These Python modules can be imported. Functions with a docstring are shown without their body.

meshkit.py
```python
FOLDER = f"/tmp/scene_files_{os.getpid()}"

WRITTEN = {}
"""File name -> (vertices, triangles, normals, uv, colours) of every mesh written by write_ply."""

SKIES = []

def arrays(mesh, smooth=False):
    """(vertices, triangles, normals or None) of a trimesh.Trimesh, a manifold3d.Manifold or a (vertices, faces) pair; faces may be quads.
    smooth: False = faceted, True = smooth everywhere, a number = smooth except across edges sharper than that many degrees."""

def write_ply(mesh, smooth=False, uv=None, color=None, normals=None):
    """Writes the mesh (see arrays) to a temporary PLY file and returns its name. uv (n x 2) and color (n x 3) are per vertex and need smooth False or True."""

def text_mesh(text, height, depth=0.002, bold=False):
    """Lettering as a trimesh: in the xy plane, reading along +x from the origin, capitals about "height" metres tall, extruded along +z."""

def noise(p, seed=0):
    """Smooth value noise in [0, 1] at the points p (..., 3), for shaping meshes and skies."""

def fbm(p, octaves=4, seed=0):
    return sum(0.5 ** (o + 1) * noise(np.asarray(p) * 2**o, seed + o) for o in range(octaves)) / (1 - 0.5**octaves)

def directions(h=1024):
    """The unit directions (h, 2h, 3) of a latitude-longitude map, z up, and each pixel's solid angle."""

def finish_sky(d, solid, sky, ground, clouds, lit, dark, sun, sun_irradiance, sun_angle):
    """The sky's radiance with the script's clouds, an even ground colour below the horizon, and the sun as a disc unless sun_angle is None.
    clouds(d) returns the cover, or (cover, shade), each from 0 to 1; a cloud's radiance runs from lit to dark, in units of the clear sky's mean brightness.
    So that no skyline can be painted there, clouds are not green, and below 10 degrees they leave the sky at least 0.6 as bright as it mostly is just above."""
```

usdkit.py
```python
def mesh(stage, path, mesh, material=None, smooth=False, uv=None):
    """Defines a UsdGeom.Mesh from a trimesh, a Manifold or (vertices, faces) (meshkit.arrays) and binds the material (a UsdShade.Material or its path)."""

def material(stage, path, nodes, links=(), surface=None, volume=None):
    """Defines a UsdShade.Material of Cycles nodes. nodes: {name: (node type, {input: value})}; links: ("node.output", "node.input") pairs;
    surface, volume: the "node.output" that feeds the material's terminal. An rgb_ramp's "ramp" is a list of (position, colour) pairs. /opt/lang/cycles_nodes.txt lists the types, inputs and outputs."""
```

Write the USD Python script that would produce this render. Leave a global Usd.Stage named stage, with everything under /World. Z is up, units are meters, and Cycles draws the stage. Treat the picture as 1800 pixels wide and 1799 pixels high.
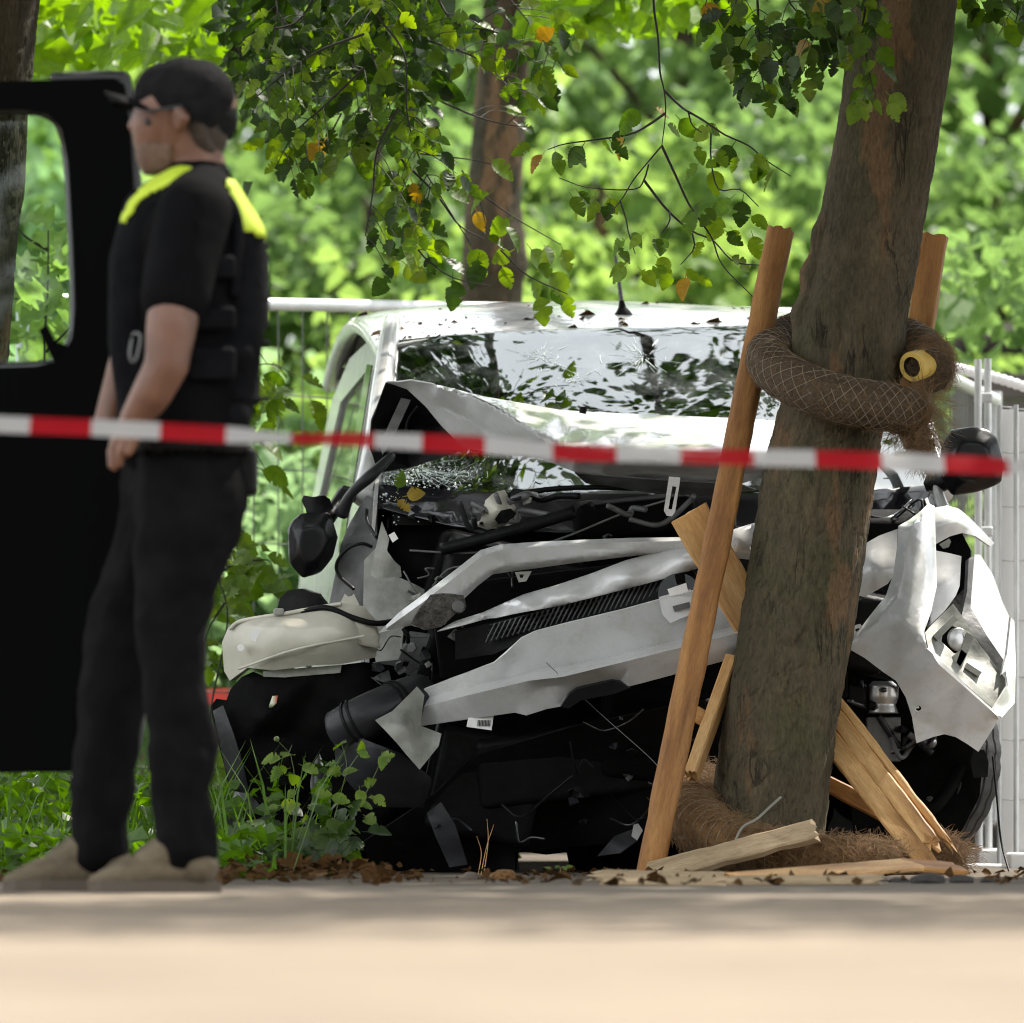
import math, random, sys
import numpy as np, trimesh, usdkit, meshkit, manifold3d
from scipy.spatial import Delaunay, cKDTree
from scipy.interpolate import RBFInterpolator, LinearNDInterpolator
from shapely.geometry import Polygon, Point
import shapely
from pxr import Usd, UsdGeom, UsdLux, UsdShade, Gf, Sdf, Vt

stage = Usd.Stage.CreateInMemory()
UsdGeom.SetStageUpAxis(stage, 'Z')
UsdGeom.SetStageMetersPerUnit(stage, 1.0)
UsdGeom.Xform.Define(stage, '/World')
UsdGeom.Scope.Define(stage, '/World/Looks')

# ------------------------------------------------------------------ camera, sky, sun, exposure
FPX, HCAM, PXC, PYH = 12600.0, 0.20, 900.0, 1407.0      # long lens held almost on the road
cam = UsdGeom.Camera.Define(stage, '/World/camera')
cam.AddTranslateOp().Set(Gf.Vec3d(0, 0, HCAM))
cam.AddRotateXOp().Set(90.0)
cam.CreateHorizontalApertureAttr(36.0)
cam.CreateVerticalApertureAttr(36.0 * 1023 / 1024)
cam.CreateFocalLengthAttr(36.0 * FPX / 1800)
cam.CreateVerticalApertureOffsetAttr(252.0 * (PYH - 899.5) / FPX)
cam.CreateFStopAttr(4.8)
cam.CreateFocusDistanceAttr(19.45)
cam.CreateClippingRangeAttr(Gf.Vec2f(0.5, 5000))
cam.CreateExposureAttr(1.6)

SUN = np.array([0.50, 0.50, 1.0]); SUN /= np.linalg.norm(SUN)
sun = UsdLux.DistantLight.Define(stage, '/World/sun')
sun.CreateIntensityAttr(0.9)
sun.CreateAngleAttr(0.55)
sun.CreateColorAttr(Gf.Vec3f(1.0, 0.94, 0.85))
sun.GetPrim().CreateAttribute('inputs:normalize', Sdf.ValueTypeNames.Bool).Set(True)
zax = SUN; xax = np.cross([0, 1, 0], zax); xax /= np.linalg.norm(xax); yax = np.cross(zax, xax)
M4 = Gf.Matrix4d(*xax, 0, *yax, 0, *zax, 0, 0, 0, 0, 1)
sun.AddTransformOp().Set(M4)

usdkit.material(stage, '/World/Looks/sky', {
    'sky': ('sky_texture', {'sky_type': 'single_scattering', 'sun_disc': False, 'sun_elevation': float(math.asin(SUN[2])),
                            'sun_rotation': float(math.atan2(SUN[0], SUN[1])), 'aerosol_density': 2.0}),
    'tc': ('texture_coordinate', {}),
    'nz': ('noise_texture', {'scale': 2.2, 'detail': 5.0, 'roughness': 0.55}),
    'rp': ('rgb_ramp', {'ramp': [(0.0, (0.55, 0.55, 0.55)), (0.42, (0.75, 0.75, 0.75)), (0.6, (0.97, 0.97, 0.97)), (1.0, (1, 1, 1))]}),
    'mx': ('mix_color', {'b': (8.0, 8.15, 8.3)}),
    'bg': ('background_shader', {'strength': 0.10}),
}, [('tc.generated', 'nz.vector'), ('nz.fac', 'rp.fac'), ('rp.color', 'mx.fac'), ('sky.color', 'mx.a'), ('mx.result', 'bg.color')], surface='bg.background')
dome = UsdLux.DomeLight.Define(stage, '/World/sky')
UsdShade.MaterialBindingAPI.Apply(dome.GetPrim()).Bind(UsdShade.Material.Get(stage, '/World/Looks/sky'))
dome.GetPrim().SetCustomDataByKey('kind', 'structure')

# ------------------------------------------------------------------ helpers
rng = np.random.default_rng(7)
used = {}


def P(px, py, d):
    """Where a sight line of the survey meets the distance d from the camera's foot."""
    return np.array([(px - PXC) / FPX * d, d, HCAM + (PYH - py) / FPX * d])


def numbered(parent, name):
    key = (parent, name)
    n = used.get(key, 0); used[key] = n + 1
    return f'{parent}/{name}' if n == 0 else f'{parent}/{name}_{n:03d}'


def mat(name, *a, **k):
    usdkit.material(stage, '/World/Looks/' + name, *a, **k)
    return '/World/Looks/' + name


def tag(prim, label=None, category=None, group=None, kind=None):
    for k, v in (('label', label), ('category', category), ('group', group), ('kind', kind)):
        if v:
            prim.SetCustomDataByKey(k, v)
    return prim


def thing(name, label, category, group=None, loc=(0, 0, 0)):
    x = UsdGeom.Xform.Define(stage, numbered('/World', name))
    if any(loc):
        x.AddTranslateOp().Set(Gf.Vec3d(*map(float, loc)))
    return tag(x.GetPrim(), label, category, group)


def obj(name, mesh, material, parent=None, smooth=35, label=None, category=None, group=None, kind=None):
    path = numbered(str(parent.GetPath()) if parent else '/World', name)
    m = usdkit.mesh(stage, path, mesh, material, smooth=smooth)
    return tag(m.GetPrim(), label, category, group, kind)


def cat(ms):
    return trimesh.util.concatenate([m if isinstance(m, trimesh.Trimesh) else trimesh.Trimesh(*m, process=False) for m in ms])


def spline(pts, n):
    """n points along a Catmull-Rom curve through pts (any number of columns)."""
    p = np.asarray(pts, float)
    if len(p) == 2:
        return p[0] + (p[1] - p[0]) * np.linspace(0, 1, n)[:, None]
    q = np.vstack([2 * p[0] - p[1], p, 2 * p[-1] - p[-2]])
    t = np.linspace(0, len(p) - 1 - 1e-9, n); i = t.astype(int); u = (t - i)[:, None]
    a, b, c, d = q[i], q[i + 1], q[i + 2], q[i + 3]
    return 0.5 * (2 * b + (c - a) * u + (2 * a - 5 * b + 4 * c - d) * u ** 2 + (3 * b - 3 * c + d - a) * u ** 3)


def frames(p):
    t = np.gradient(p, axis=0); t /= np.linalg.norm(t, axis=1, keepdims=True) + 1e-12
    ref = np.array([0, 1.0, 0]) if abs(t[0][1]) < 0.9 else np.array([1.0, 0, 0])
    a = np.zeros_like(p); v = ref
    for i in range(len(p)):
        v = v - t[i] * (v @ t[i]); v = v / (np.linalg.norm(v) + 1e-12); a[i] = v
    return t, a, np.cross(t, a)


def sweep(p, section, caps=True, scale=None, closed=False):
    """Sweeps a closed 2D section (k,2) along p; scale: per-station factors."""
    p = np.asarray(p, float); t, a, b = frames(p); k = len(section); n = len(p)
    s = np.ones(n) if scale is None else np.broadcast_to(scale, n)
    sec = np.asarray(section)
    v = p[:, None] + s[:, None, None] * (sec[None, :, :1] * a[:, None] + sec[None, :, 1:] * b[:, None])
    v = v.reshape(-1, 3)
    i, j = np.meshgrid(np.arange(n - 1), np.arange(k), indexing='ij')
    q = np.stack([i * k + j, i * k + (j + 1) % k, (i + 1) * k + (j + 1) % k, (i + 1) * k + j], -1).reshape(-1, 4)
    f = np.vstack([q[:, [0, 1, 2]], q[:, [0, 2, 3]]])
    if caps:
        v = np.vstack([v, p[:1], p[-1:]]); c0, c1 = len(v) - 2, len(v) - 1; jj = np.arange(k)
        f = np.vstack([f, np.stack([np.full(k, c0), (jj + 1) % k, jj], 1), np.stack([np.full(k, c1), (n - 1) * k + jj, (n - 1) * k + (jj + 1) % k], 1)])
    m = trimesh.Trimesh(v, f, process=False)
    return m


def circle(r, k=10):
    a = np.arange(k) / k * 2 * np.pi
    return np.stack([r * np.cos(a), r * np.sin(a)], 1)


def tube(pts, r, n=None, k=9, smooth=True):
    n = n or max(2, len(pts) * 5)
    p = spline(pts, n) if smooth else np.asarray(pts, float)
    return sweep(p, circle(1.0, k), scale=np.interp(np.linspace(0, 1, len(p)), np.linspace(0, 1, np.size(r)), np.atleast_1d(r)))


def rbox(size, at=(0, 0, 0), r=0.01, rot=None):
    """A box with rounded edges."""
    sx, sy, sz = np.array(size) / 2; r = min(r, sx * .9, sy * .9, sz * .9)
    cs = [manifold3d.Manifold.sphere(r, 12).translate((float(x), float(y), float(z))) for x in (-sx + r, sx - r) for y in (-sy + r, sy - r) for z in (-sz + r, sz - r)]
    m = manifold3d.Manifold.batch_hull(cs).to_mesh()
    t = trimesh.Trimesh(np.array(m.vert_properties[:, :3]), np.array(m.tri_verts), process=False)
    if rot is not None:
        t.apply_transform(trimesh.transformations.euler_matrix(*rot))
    t.apply_translation(at)
    return t


def sheet(outline, ctrl=(), d=None, thick=0.004, res=0.02, mode='tps', sm=1e-6, crumple=0.0, cscale=9.0, seed=1, holes=(), lines=(), dents=()):
    """Sheet metal / moulded plastic: a panel of real thickness. outline: (px, py[, D]) survey points of its edge, ctrl: (px, py, D) points on
    its surface; depth runs smoothly (tps) or in creased facets (linear) between them."""
    U = 630.0
    out = [tuple(o) for o in outline]

    def dense(l, step=14):
        l = np.array(l, float); o = []
        for a, b in zip(l[:-1], l[1:]):
            m = max(1, int(np.hypot(*(b - a)[:2]) / step)); o += [tuple(a + (b - a) * i / m) for i in range(m)]
        return o + [tuple(l[-1])]
    ctrl = list(ctrl)
    for l in lines:
        ctrl += dense(l, 6)
    if lines and len(out[0]) == 3:
        ctrl += dense(out + out[:1])
    c = np.array([o for o in list(out) + list(ctrl) if len(o) == 3], float)
    if len(c):
        c = c[np.unique(np.round(c[:, :2], 1), axis=0, return_index=True)[1]]
    xy = np.array([o[:2] for o in out], float) / U
    poly = Polygon(xy, [np.array(h, float)[:, :2] / U for h in holes])
    if not poly.is_valid:
        poly = poly.buffer(0)
        if poly.geom_type != 'Polygon':
            poly = max(poly.geoms, key=lambda g: g.area)

    def ring(r):
        r = np.asarray(r.coords)[:-1]; o = []
        for i in range(len(r)):
            a, b = r[i], r[(i + 1) % len(r)]; n = max(1, int(np.ceil(np.linalg.norm(b - a) / res)))
            o.append(a + (b - a) * (np.arange(n) / n)[:, None])
        return np.vstack(o)
    rings = [ring(poly.exterior)] + [ring(h) for h in poly.interiors]
    x0, y0, x1, y1 = poly.bounds; rg = np.random.default_rng(seed)
    gx, gy = np.meshgrid(np.arange(x0, x1, res), np.arange(y0, y1, res * .87)); gx = gx + (np.arange(len(gx)) % 2)[:, None] * res / 2
    g = np.stack([gx.ravel(), gy.ravel()], 1) + rg.uniform(-.12, .12, (gx.size, 2)) * res
    keep = shapely.contains_xy(poly.buffer(-res * .45), g[:, 0], g[:, 1])
    extra = np.array([q[:2] for q in ctrl], float).reshape(-1, 2) / U
    if len(extra):
        extra = extra[shapely.contains_xy(poly.buffer(-res * .3), extra[:, 0], extra[:, 1])]
    g = g[keep]
    if len(extra):
        g = g[cKDTree(extra).query(g)[0] > res * .62]
        extra = extra[cKDTree(np.vstack(rings)).query(extra)[0] > res * .3]
    pts = np.vstack(rings + [extra, g])
    tri = Delaunay(pts).simplices
    ce = pts[tri].mean(1); tri = tri[shapely.contains_xy(poly, ce[:, 0], ce[:, 1])]
    e1, e2 = pts[tri[:, 1]] - pts[tri[:, 0]], pts[tri[:, 2]] - pts[tri[:, 0]]
    area = e1[:, 0] * e2[:, 1] - e1[:, 1] * e2[:, 0]
    tri = tri[np.abs(area) > 1e-9]; area = area[np.abs(area) > 1e-9]
    tri = np.where((area > 0)[:, None], tri, tri[:, [0, 2, 1]])
    if len(c) == 0:
        D = np.full(len(pts), float(d))
    elif len(c) < 3:
        D = np.full(len(pts), c[:, 2].mean())
    elif mode == 'tps':
        D = RBFInterpolator(c[:, :2] / U, c[:, 2], kernel='thin_plate_spline', smoothing=sm)(pts)
        D = np.clip(D, c[:, 2].min() - .12, c[:, 2].max() + .12)
    else:
        D = LinearNDInterpolator(c[:, :2] / U, c[:, 2])(pts); bad = np.isnan(D)
        if bad.any():
            D[bad] = c[cKDTree(c[:, :2] / U).query(pts[bad])[1], 2]
    for cx, cy, rx, ry, am in dents:
        D = D + am * np.exp(-(((pts[:, 0] * U - cx) / rx) ** 2 + ((pts[:, 1] * U - cy) / ry) ** 2))
    if crumple:
        D = D + crumple * (meshkit.fbm(np.c_[pts * cscale, np.full(len(pts), seed * 3.7)], 3, seed) - .5) * 2
    v = np.stack([(pts[:, 0] * U - PXC) / FPX * D, D, HCAM + (PYH - pts[:, 1] * U) / FPX * D], 1)
    fr = trimesh.Trimesh(v, tri, process=False); n = np.array(fr.vertex_normals)
    if n[:, 1].mean() > 0:                                # the outer face looks towards the camera side
        tri = tri[:, ::-1]; n = -n
    back = v - n * thick; N = len(v)
    ed = np.vstack([tri[:, [0, 1]], tri[:, [1, 2]], tri[:, [2, 0]]]); key = np.sort(ed, 1)
    _, inv, cnt = np.unique(key, axis=0, return_inverse=True, return_counts=True); be = ed[cnt[inv.ravel()] == 1]
    side = np.vstack([np.stack([be[:, 1], be[:, 0], be[:, 0] + N], 1), np.stack([be[:, 1], be[:, 0] + N, be[:, 1] + N], 1)])
    return trimesh.Trimesh(np.vstack([v, back]), np.vstack([tri, tri[:, ::-1] + N, side]), process=False)


def plank(p0, p1, w, t, face=(0, -1, 0), n=24, wob=0.004, seed=0, rag0=0.0, rag1=0.0, taper=1.0, half_round=False):
    """A sawn board from p0 to p1; face: where its broad side looks; rag: how far its ends are splintered."""
    p0, p1, f = np.asarray(p0, float), np.asarray(p1, float), np.asarray(face, float)
    ax = p1 - p0; L = np.linalg.norm(ax); ax /= L
    f = f - ax * (f @ ax); f /= np.linalg.norm(f); s = np.cross(ax, f)
    c = .0045
    if half_round:
        a = np.linspace(0.12, np.pi - .12, 9); sec = np.stack([-np.cos(a) * w / 2, np.sin(a) ** .7 * t / 2], 1)
        sec = np.vstack([sec, [[w / 2 - c, -t / 2], [0, -t / 2], [-w / 2 + c, -t / 2]]])
    else:
        k = 5; xs = np.linspace(-w / 2 + c, w / 2 - c, k)
        sec = np.vstack([np.stack([xs, np.full(k, t / 2)], 1), [[w / 2, t / 2 - c], [w / 2, -t / 2 + c]], np.stack([xs[::-1], np.full(k, -t / 2)], 1), [[-w / 2, -t / 2 + c], [-w / 2, t / 2 - c]]])
    u = np.linspace(0, 1, n); k = len(sec)
    rg = np.random.default_rng(seed); r0, r1 = rg.uniform(0, rag0, k) if rag0 else np.zeros(k), rg.uniform(0, rag1, k) if rag1 else np.zeros(k)
    al = (r0[None] * (1 - u[:, None]) ** 6 + u[:, None] * L - r1[None] * u[:, None] ** 6)
    wd = 1 + (taper - 1) * u[:, None]
    v = p0 + al[..., None] * ax + (sec[None, :, 0] * wd)[..., None] * s + np.broadcast_to(sec[None, :, 1], al.shape)[..., None] * f
    nz = meshkit.fbm(np.c_[(v.reshape(-1, 3)) * [14, 14, 14]] + seed * 7.1, 3, seed) - .5
    v = v.reshape(-1, 3); cen = p0 + ((v - p0) @ ax)[:, None] * ax; out = v - cen; out /= np.linalg.norm(out, axis=1, keepdims=True) + 1e-9
    v = v + out * nz[:, None] * wob * 2
    i, j = np.meshgrid(np.arange(n - 1), np.arange(k), indexing='ij')
    q = np.stack([i * k + j, i * k + (j + 1) % k, (i + 1) * k + (j + 1) % k, (i + 1) * k + j], -1).reshape(-1, 4)
    F = np.vstack([q[:, [0, 1, 2]], q[:, [0, 2, 3]]]); v = np.vstack([v, v[:k].mean(0), v[-k:].mean(0)]); c0 = len(v) - 2; jj = np.arange(k)
    F = np.vstack([F, np.stack([np.full(k, c0), (jj + 1) % k, jj], 1), np.stack([np.full(k, c0 + 1), (n - 1) * k + jj, (n - 1) * k + (jj + 1) % k], 1)])
    m = trimesh.Trimesh(v, F, process=False); m.fix_normals()
    return m


def skeleton(bones, length=0.02, rounds=12, k=20):
    """One continuous smooth surface round bones: each a list of (point, radius) joints."""
    parts = []
    for b in bones:
        for (p, r), (q, s) in zip(b[:-1], b[1:]):
            parts.append(manifold3d.Manifold.batch_hull([manifold3d.Manifold.sphere(float(r), k).translate(tuple(map(float, p))), manifold3d.Manifold.sphere(float(s), k).translate(tuple(map(float, q)))]))
    m = manifold3d.Manifold.batch_boolean(parts, manifold3d.OpType.Add).refine_to_length(length).to_mesh()
    t = trimesh.Trimesh(np.array(m.vert_properties[:, :3]), np.array(m.tri_verts)); t.merge_vertices()
    if rounds:
        trimesh.smoothing.filter_taubin(t, iterations=rounds)
    return t


def patch(mesh, keep, off=0.004):
    """A layer lying on the faces of mesh that keep(centres) selects, with its own thickness."""
    k = keep(mesh.triangles_center); f = np.array(mesh.faces)[k]
    if not len(f):
        raise ValueError('empty patch')
    ids, inv = np.unique(f, return_inverse=True); f = inv.reshape(-1, 3); n = np.array(mesh.vertex_normals)[ids]; b = np.array(mesh.vertices)[ids] - n * .002; v = np.array(mesh.vertices)[ids] + n * off
    ed = np.vstack([f[:, [0, 1]], f[:, [1, 2]], f[:, [2, 0]]]); key = np.sort(ed, 1); _, inv, cnt = np.unique(key, axis=0, return_inverse=True, return_counts=True); be = ed[cnt[inv.ravel()] == 1]; N = len(v)
    side = np.vstack([np.stack([be[:, 1], be[:, 0], be[:, 0] + N], 1), np.stack([be[:, 1], be[:, 0] + N, be[:, 1] + N], 1)])
    return trimesh.Trimesh(np.vstack([v, b]), np.vstack([f, f[:, ::-1] + N, side]), process=False)


# ------------------------------------------------------------------ leaves
def leaf_mesh(seed=0, teeth=5, bites=1, wide=.72, fold=.25, curl=.25, kind='ovate'):
    """One leaf, length 1 along +x from its stalk, blade in xy, folded along the midrib."""
    rg = np.random.default_rng(seed); n = teeth * 2 + 3
    t = np.linspace(0, 1, n)
    if kind == 'maple':
        prof = .12 + .5 * np.abs(np.sin(t * np.pi * 2.5 + .4)) * (1 - t * .55)
        prof[0] = .05; prof[-1] = 0
    else:
        prof = wide / 2 * np.sin(np.pi * np.clip(t, 0, 1) ** .72) ** .8 + .0
        prof[-1] = 0; prof[0] = .03
    rows = []
    for sgn in (1, -1):
        p = prof.copy(); x = t.copy()
        p[1:-1:2] *= 1.0; p[2:-1:2] *= .91; x[1:-1:2] += .016
        for _ in range(rg.integers(0, bites + 1)):
            q = rg.integers(2, n - 2); p[q] *= rg.uniform(.3, .6)
        rows.append((x, p * sgn))
    mid = np.stack([t, np.zeros(n), np.zeros(n)], 1)
    L = np.stack([rows[0][0], rows[0][1], np.abs(rows[0][1]) * fold], 1); R = np.stack([rows[1][0], rows[1][1], np.abs(rows[1][1]) * fold], 1)
    L[-1] = R[-1] = mid[-1]; L[0, 0] = R[0, 0] = 0
    v = np.vstack([mid, L, R])
    cz = curl * (rg.uniform(-.2, 1)); tw = rg.normal(0, .25)
    v[:, 2] -= cz * v[:, 0] ** 2 * .5; v[:, 2] += v[:, 1] * v[:, 0] * tw + rg.normal(0, .012, len(v))
    f = []
    for i in range(n - 1):
        f += [[i, i + 1, n + i + 1], [i, n + i + 1, n + i], [i, 2 * n + i + 1, i + 1], [i, 2 * n + i, 2 * n + i + 1]]
    st = len(v); v = np.vstack([v, [[-.28, -.012, .02], [-.28, .012, .02], [0, .02, 0], [0, -.02, 0]]]); f += [[st, st + 3, st + 2], [st, st + 2, st + 1]]
    return v, np.array(f)


LEAVES = [leaf_mesh(s, 7, 2, .74 + .12 * math.sin(s * 2.1), .15 + .3 * (s % 3) / 2, .5) for s in range(18)]
FERN = [leaf_mesh(s, 3, 0, .42, .2, .3) for s in range(40, 46)]
MAPLE = [leaf_mesh(s, 4, 0, 1, .15, .3, 'maple') for s in range(60, 66)]


def basis(direction, normal):
    x = direction / np.linalg.norm(direction); z = normal - x * (normal @ x); z /= np.linalg.norm(z) + 1e-9
    return np.stack([x, np.cross(z, x), z], 1)


def cloud(pts, size, seed, droop=.5, flat=.8, svar=.35, bend=None):
    """Many simple folded leaves (six triangles each) as one mesh; pts (n,3)."""
    rg = np.random.default_rng(seed); n = len(pts)
    a = rg.uniform(0, 2 * np.pi, n); d = np.stack([np.cos(a), np.sin(a), -droop * rg.uniform(0, 1.6, n)], 1); d /= np.linalg.norm(d, axis=1, keepdims=True)
    nr = rg.normal(0, 1, (n, 3)) * (1 - flat) + np.array([0, 0, 1]) * flat * .9 + rg.normal(0, .25, (n, 3)); nr -= d * (nr * d).sum(1, keepdims=True); nr /= np.linalg.norm(nr, axis=1, keepdims=True) + 1e-9
    s = np.cross(nr, d); L = size * np.exp(rg.normal(0, svar, n)); w = rg.uniform(.3, .46, n)
    T = np.array([[0, 0, 0], [.5, 0, -.02], [1, 0, -.14], [.28, 1, .16], [.7, .72, .06], [.28, -1, .16], [.7, -.72, .06]])
    v = pts[:, None] + L[:, None, None] * (T[None, :, :1] * d[:, None] + T[None, :, 1:2] * w[:, None, None] * s[:, None] + T[None, :, 2:] * nr[:, None])
    F = np.array([[0, 1, 3], [3, 1, 4], [4, 1, 2], [0, 5, 1], [5, 6, 1], [6, 2, 1]])
    f = (F[None] + (np.arange(n) * 7)[:, None, None]).reshape(-1, 3)
    return trimesh.Trimesh(v.reshape(-1, 3), f, process=False)


def crown_points(center, radii, n, seed, clump=.45, clumps=60, hollow=.25, keep=None):
    """Leaf positions in clumps through an uneven crown volume."""
    rg = np.random.default_rng(seed); c = rg.normal(0, 1, (clumps, 3)); c /= np.linalg.norm(c, axis=1, keepdims=True)
    r = rg.uniform(hollow, 1, clumps) ** .6 * (0.75 + .5 * meshkit.noise(c * 1.7, seed)); c = np.array(center) + c * r[:, None] * np.array(radii)
    w = rg.uniform(.4, 1.6, clumps); k = rg.choice(clumps, n, p=w / w.sum())
    p = c[k] + rg.normal(0, 1, (n, 3)) * clump * np.array([1, 1, .55]) * rg.uniform(.5, 1.1, clumps)[k][:, None]
    if keep is not None:
        p = p[keep(p)]
    return p, c
# ------------------------------------------------------------------ materials
def leafmat(name, stops, trans=(.35, .5, .06), tmix=.45, rough=.45, per='random_per_island', spec=.5, sat=1.15, val=1.9):
    n = {'g': ('geometry', {}), 'r': ('rgb_ramp', {'ramp': stops}), 'p': ('principled_bsdf', {'roughness': rough, 'specular_ior_level': spec}),
         't': ('translucent_bsdf', {}), 'hs': ('hsv', {'saturation': sat, 'value': val, 'hue': .487}), 'nz': ('noise_texture', {'scale': 38.0, 'detail': 2.0}),
         'mv': ('map_range', {'from_min': .3, 'from_max': .7, 'to_min': .8, 'to_max': 1.18}), 'mm': ('hsv', {'saturation': 1.0}), 'm': ('mix_closure', {'fac': tmix})}
    l = [('r.color', 'mm.color'), ('g.position', 'nz.vector'), ('nz.fac', 'mv.value'), ('mv.result', 'mm.value'), ('mm.color', 'p.base_color'), ('mm.color', 'hs.color'), ('hs.color', 't.color'), ('p.BSDF', 'm.closure1'), ('t.BSDF', 'm.closure2')]
    if per == 'object':
        n['oi'] = ('object_info', {}); l.append(('oi.random', 'r.fac'))
    else:
        l.append((f'g.{per}', 'r.fac'))
    return mat(name, n, l, surface='m.closure')


def noisy(name, stops, scale=8.0, detail=4.0, rough=.6, stretch=(1, 1, 1), bump=0.0, bscale=None, extra=None, dist=.01, coord='object', distortion=0.0):
    n = {'tc': ('texture_coordinate', {}), 'mp': ('mapping', {'scale': stretch}), 'nz': ('noise_texture', {'scale': scale, 'detail': detail, 'roughness': .6, 'distortion': distortion}),
         'r': ('rgb_ramp', {'ramp': stops}), 'p': ('principled_bsdf', {'roughness': rough, **(extra or {})})}
    l = [(f'tc.{coord}', 'mp.vector'), ('mp.vector', 'nz.vector'), ('nz.fac', 'r.fac'), ('r.color', 'p.base_color')]
    if bump:
        n['n2'] = ('noise_texture', {'scale': bscale or scale * 3, 'detail': 4.0}); n['b'] = ('bump', {'strength': bump, 'distance': dist})
        l += [('mp.vector', 'n2.vector'), ('n2.fac', 'b.height'), ('b.normal', 'p.normal')]
    return mat(name, n, l, surface='p.BSDF')


def plain(name, color, rough=.5, **kw):
    return mat(name, {'p': ('principled_bsdf', {'base_color': color, 'roughness': rough, **kw})}, surface='p.BSDF')


# foliage
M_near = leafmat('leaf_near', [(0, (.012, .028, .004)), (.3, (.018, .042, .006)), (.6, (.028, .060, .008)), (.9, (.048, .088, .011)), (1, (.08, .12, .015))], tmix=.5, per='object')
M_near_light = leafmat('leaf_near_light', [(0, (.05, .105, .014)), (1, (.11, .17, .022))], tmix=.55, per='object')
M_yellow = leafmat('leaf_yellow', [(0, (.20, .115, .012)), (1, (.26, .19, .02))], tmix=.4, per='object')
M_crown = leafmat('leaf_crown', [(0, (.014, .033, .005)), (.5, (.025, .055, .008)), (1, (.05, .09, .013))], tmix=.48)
M_lime = leafmat('leaf_lime', [(0, (.10, .19, .02)), (.5, (.16, .25, .03)), (1, (.24, .30, .04))], tmix=.55)  # paler copy of the leaf green, light from behind put into the colour
M_bg = [leafmat('leaf_far_a', [(0, (.08, .15, .035)), (.4, (.16, .24, .07)), (.75, (.27, .34, .13)), (.95, (.36, .40, .17)), (1, (.48, .44, .2))], tmix=.6, rough=.55, spec=.3, val=1.9, sat=.98),  # far greens paled by colour in place of haze
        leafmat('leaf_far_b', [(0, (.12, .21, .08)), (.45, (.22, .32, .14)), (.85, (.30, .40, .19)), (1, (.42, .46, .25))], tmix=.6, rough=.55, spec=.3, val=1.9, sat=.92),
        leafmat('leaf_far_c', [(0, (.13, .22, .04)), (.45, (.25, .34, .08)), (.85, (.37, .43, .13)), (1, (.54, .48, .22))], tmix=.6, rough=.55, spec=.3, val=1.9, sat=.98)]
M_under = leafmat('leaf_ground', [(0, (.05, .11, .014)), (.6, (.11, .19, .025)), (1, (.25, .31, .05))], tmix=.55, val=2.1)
M_dry = mat('dry_leaf', {'g': ('geometry', {}), 'r': ('rgb_ramp', {'ramp': [(0, (.06, .030, .009)), (.4, (.20, .095, .020)), (.75, (.38, .185, .035)), (1, (.46, .31, .10))]}), 'p': ('principled_bsdf', {'roughness': .9, 'specular_ior_level': .08})},
            [('g.random_per_island', 'r.fac'), ('r.color', 'p.base_color')], surface='p.BSDF')
M_twig = noisy('twig', [(0, (.012, .010, .007)), (1, (.035, .028, .02))], 30, rough=.8)
M_stem = plain('green_stem', (.07, .10, .025), .6)


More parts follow.
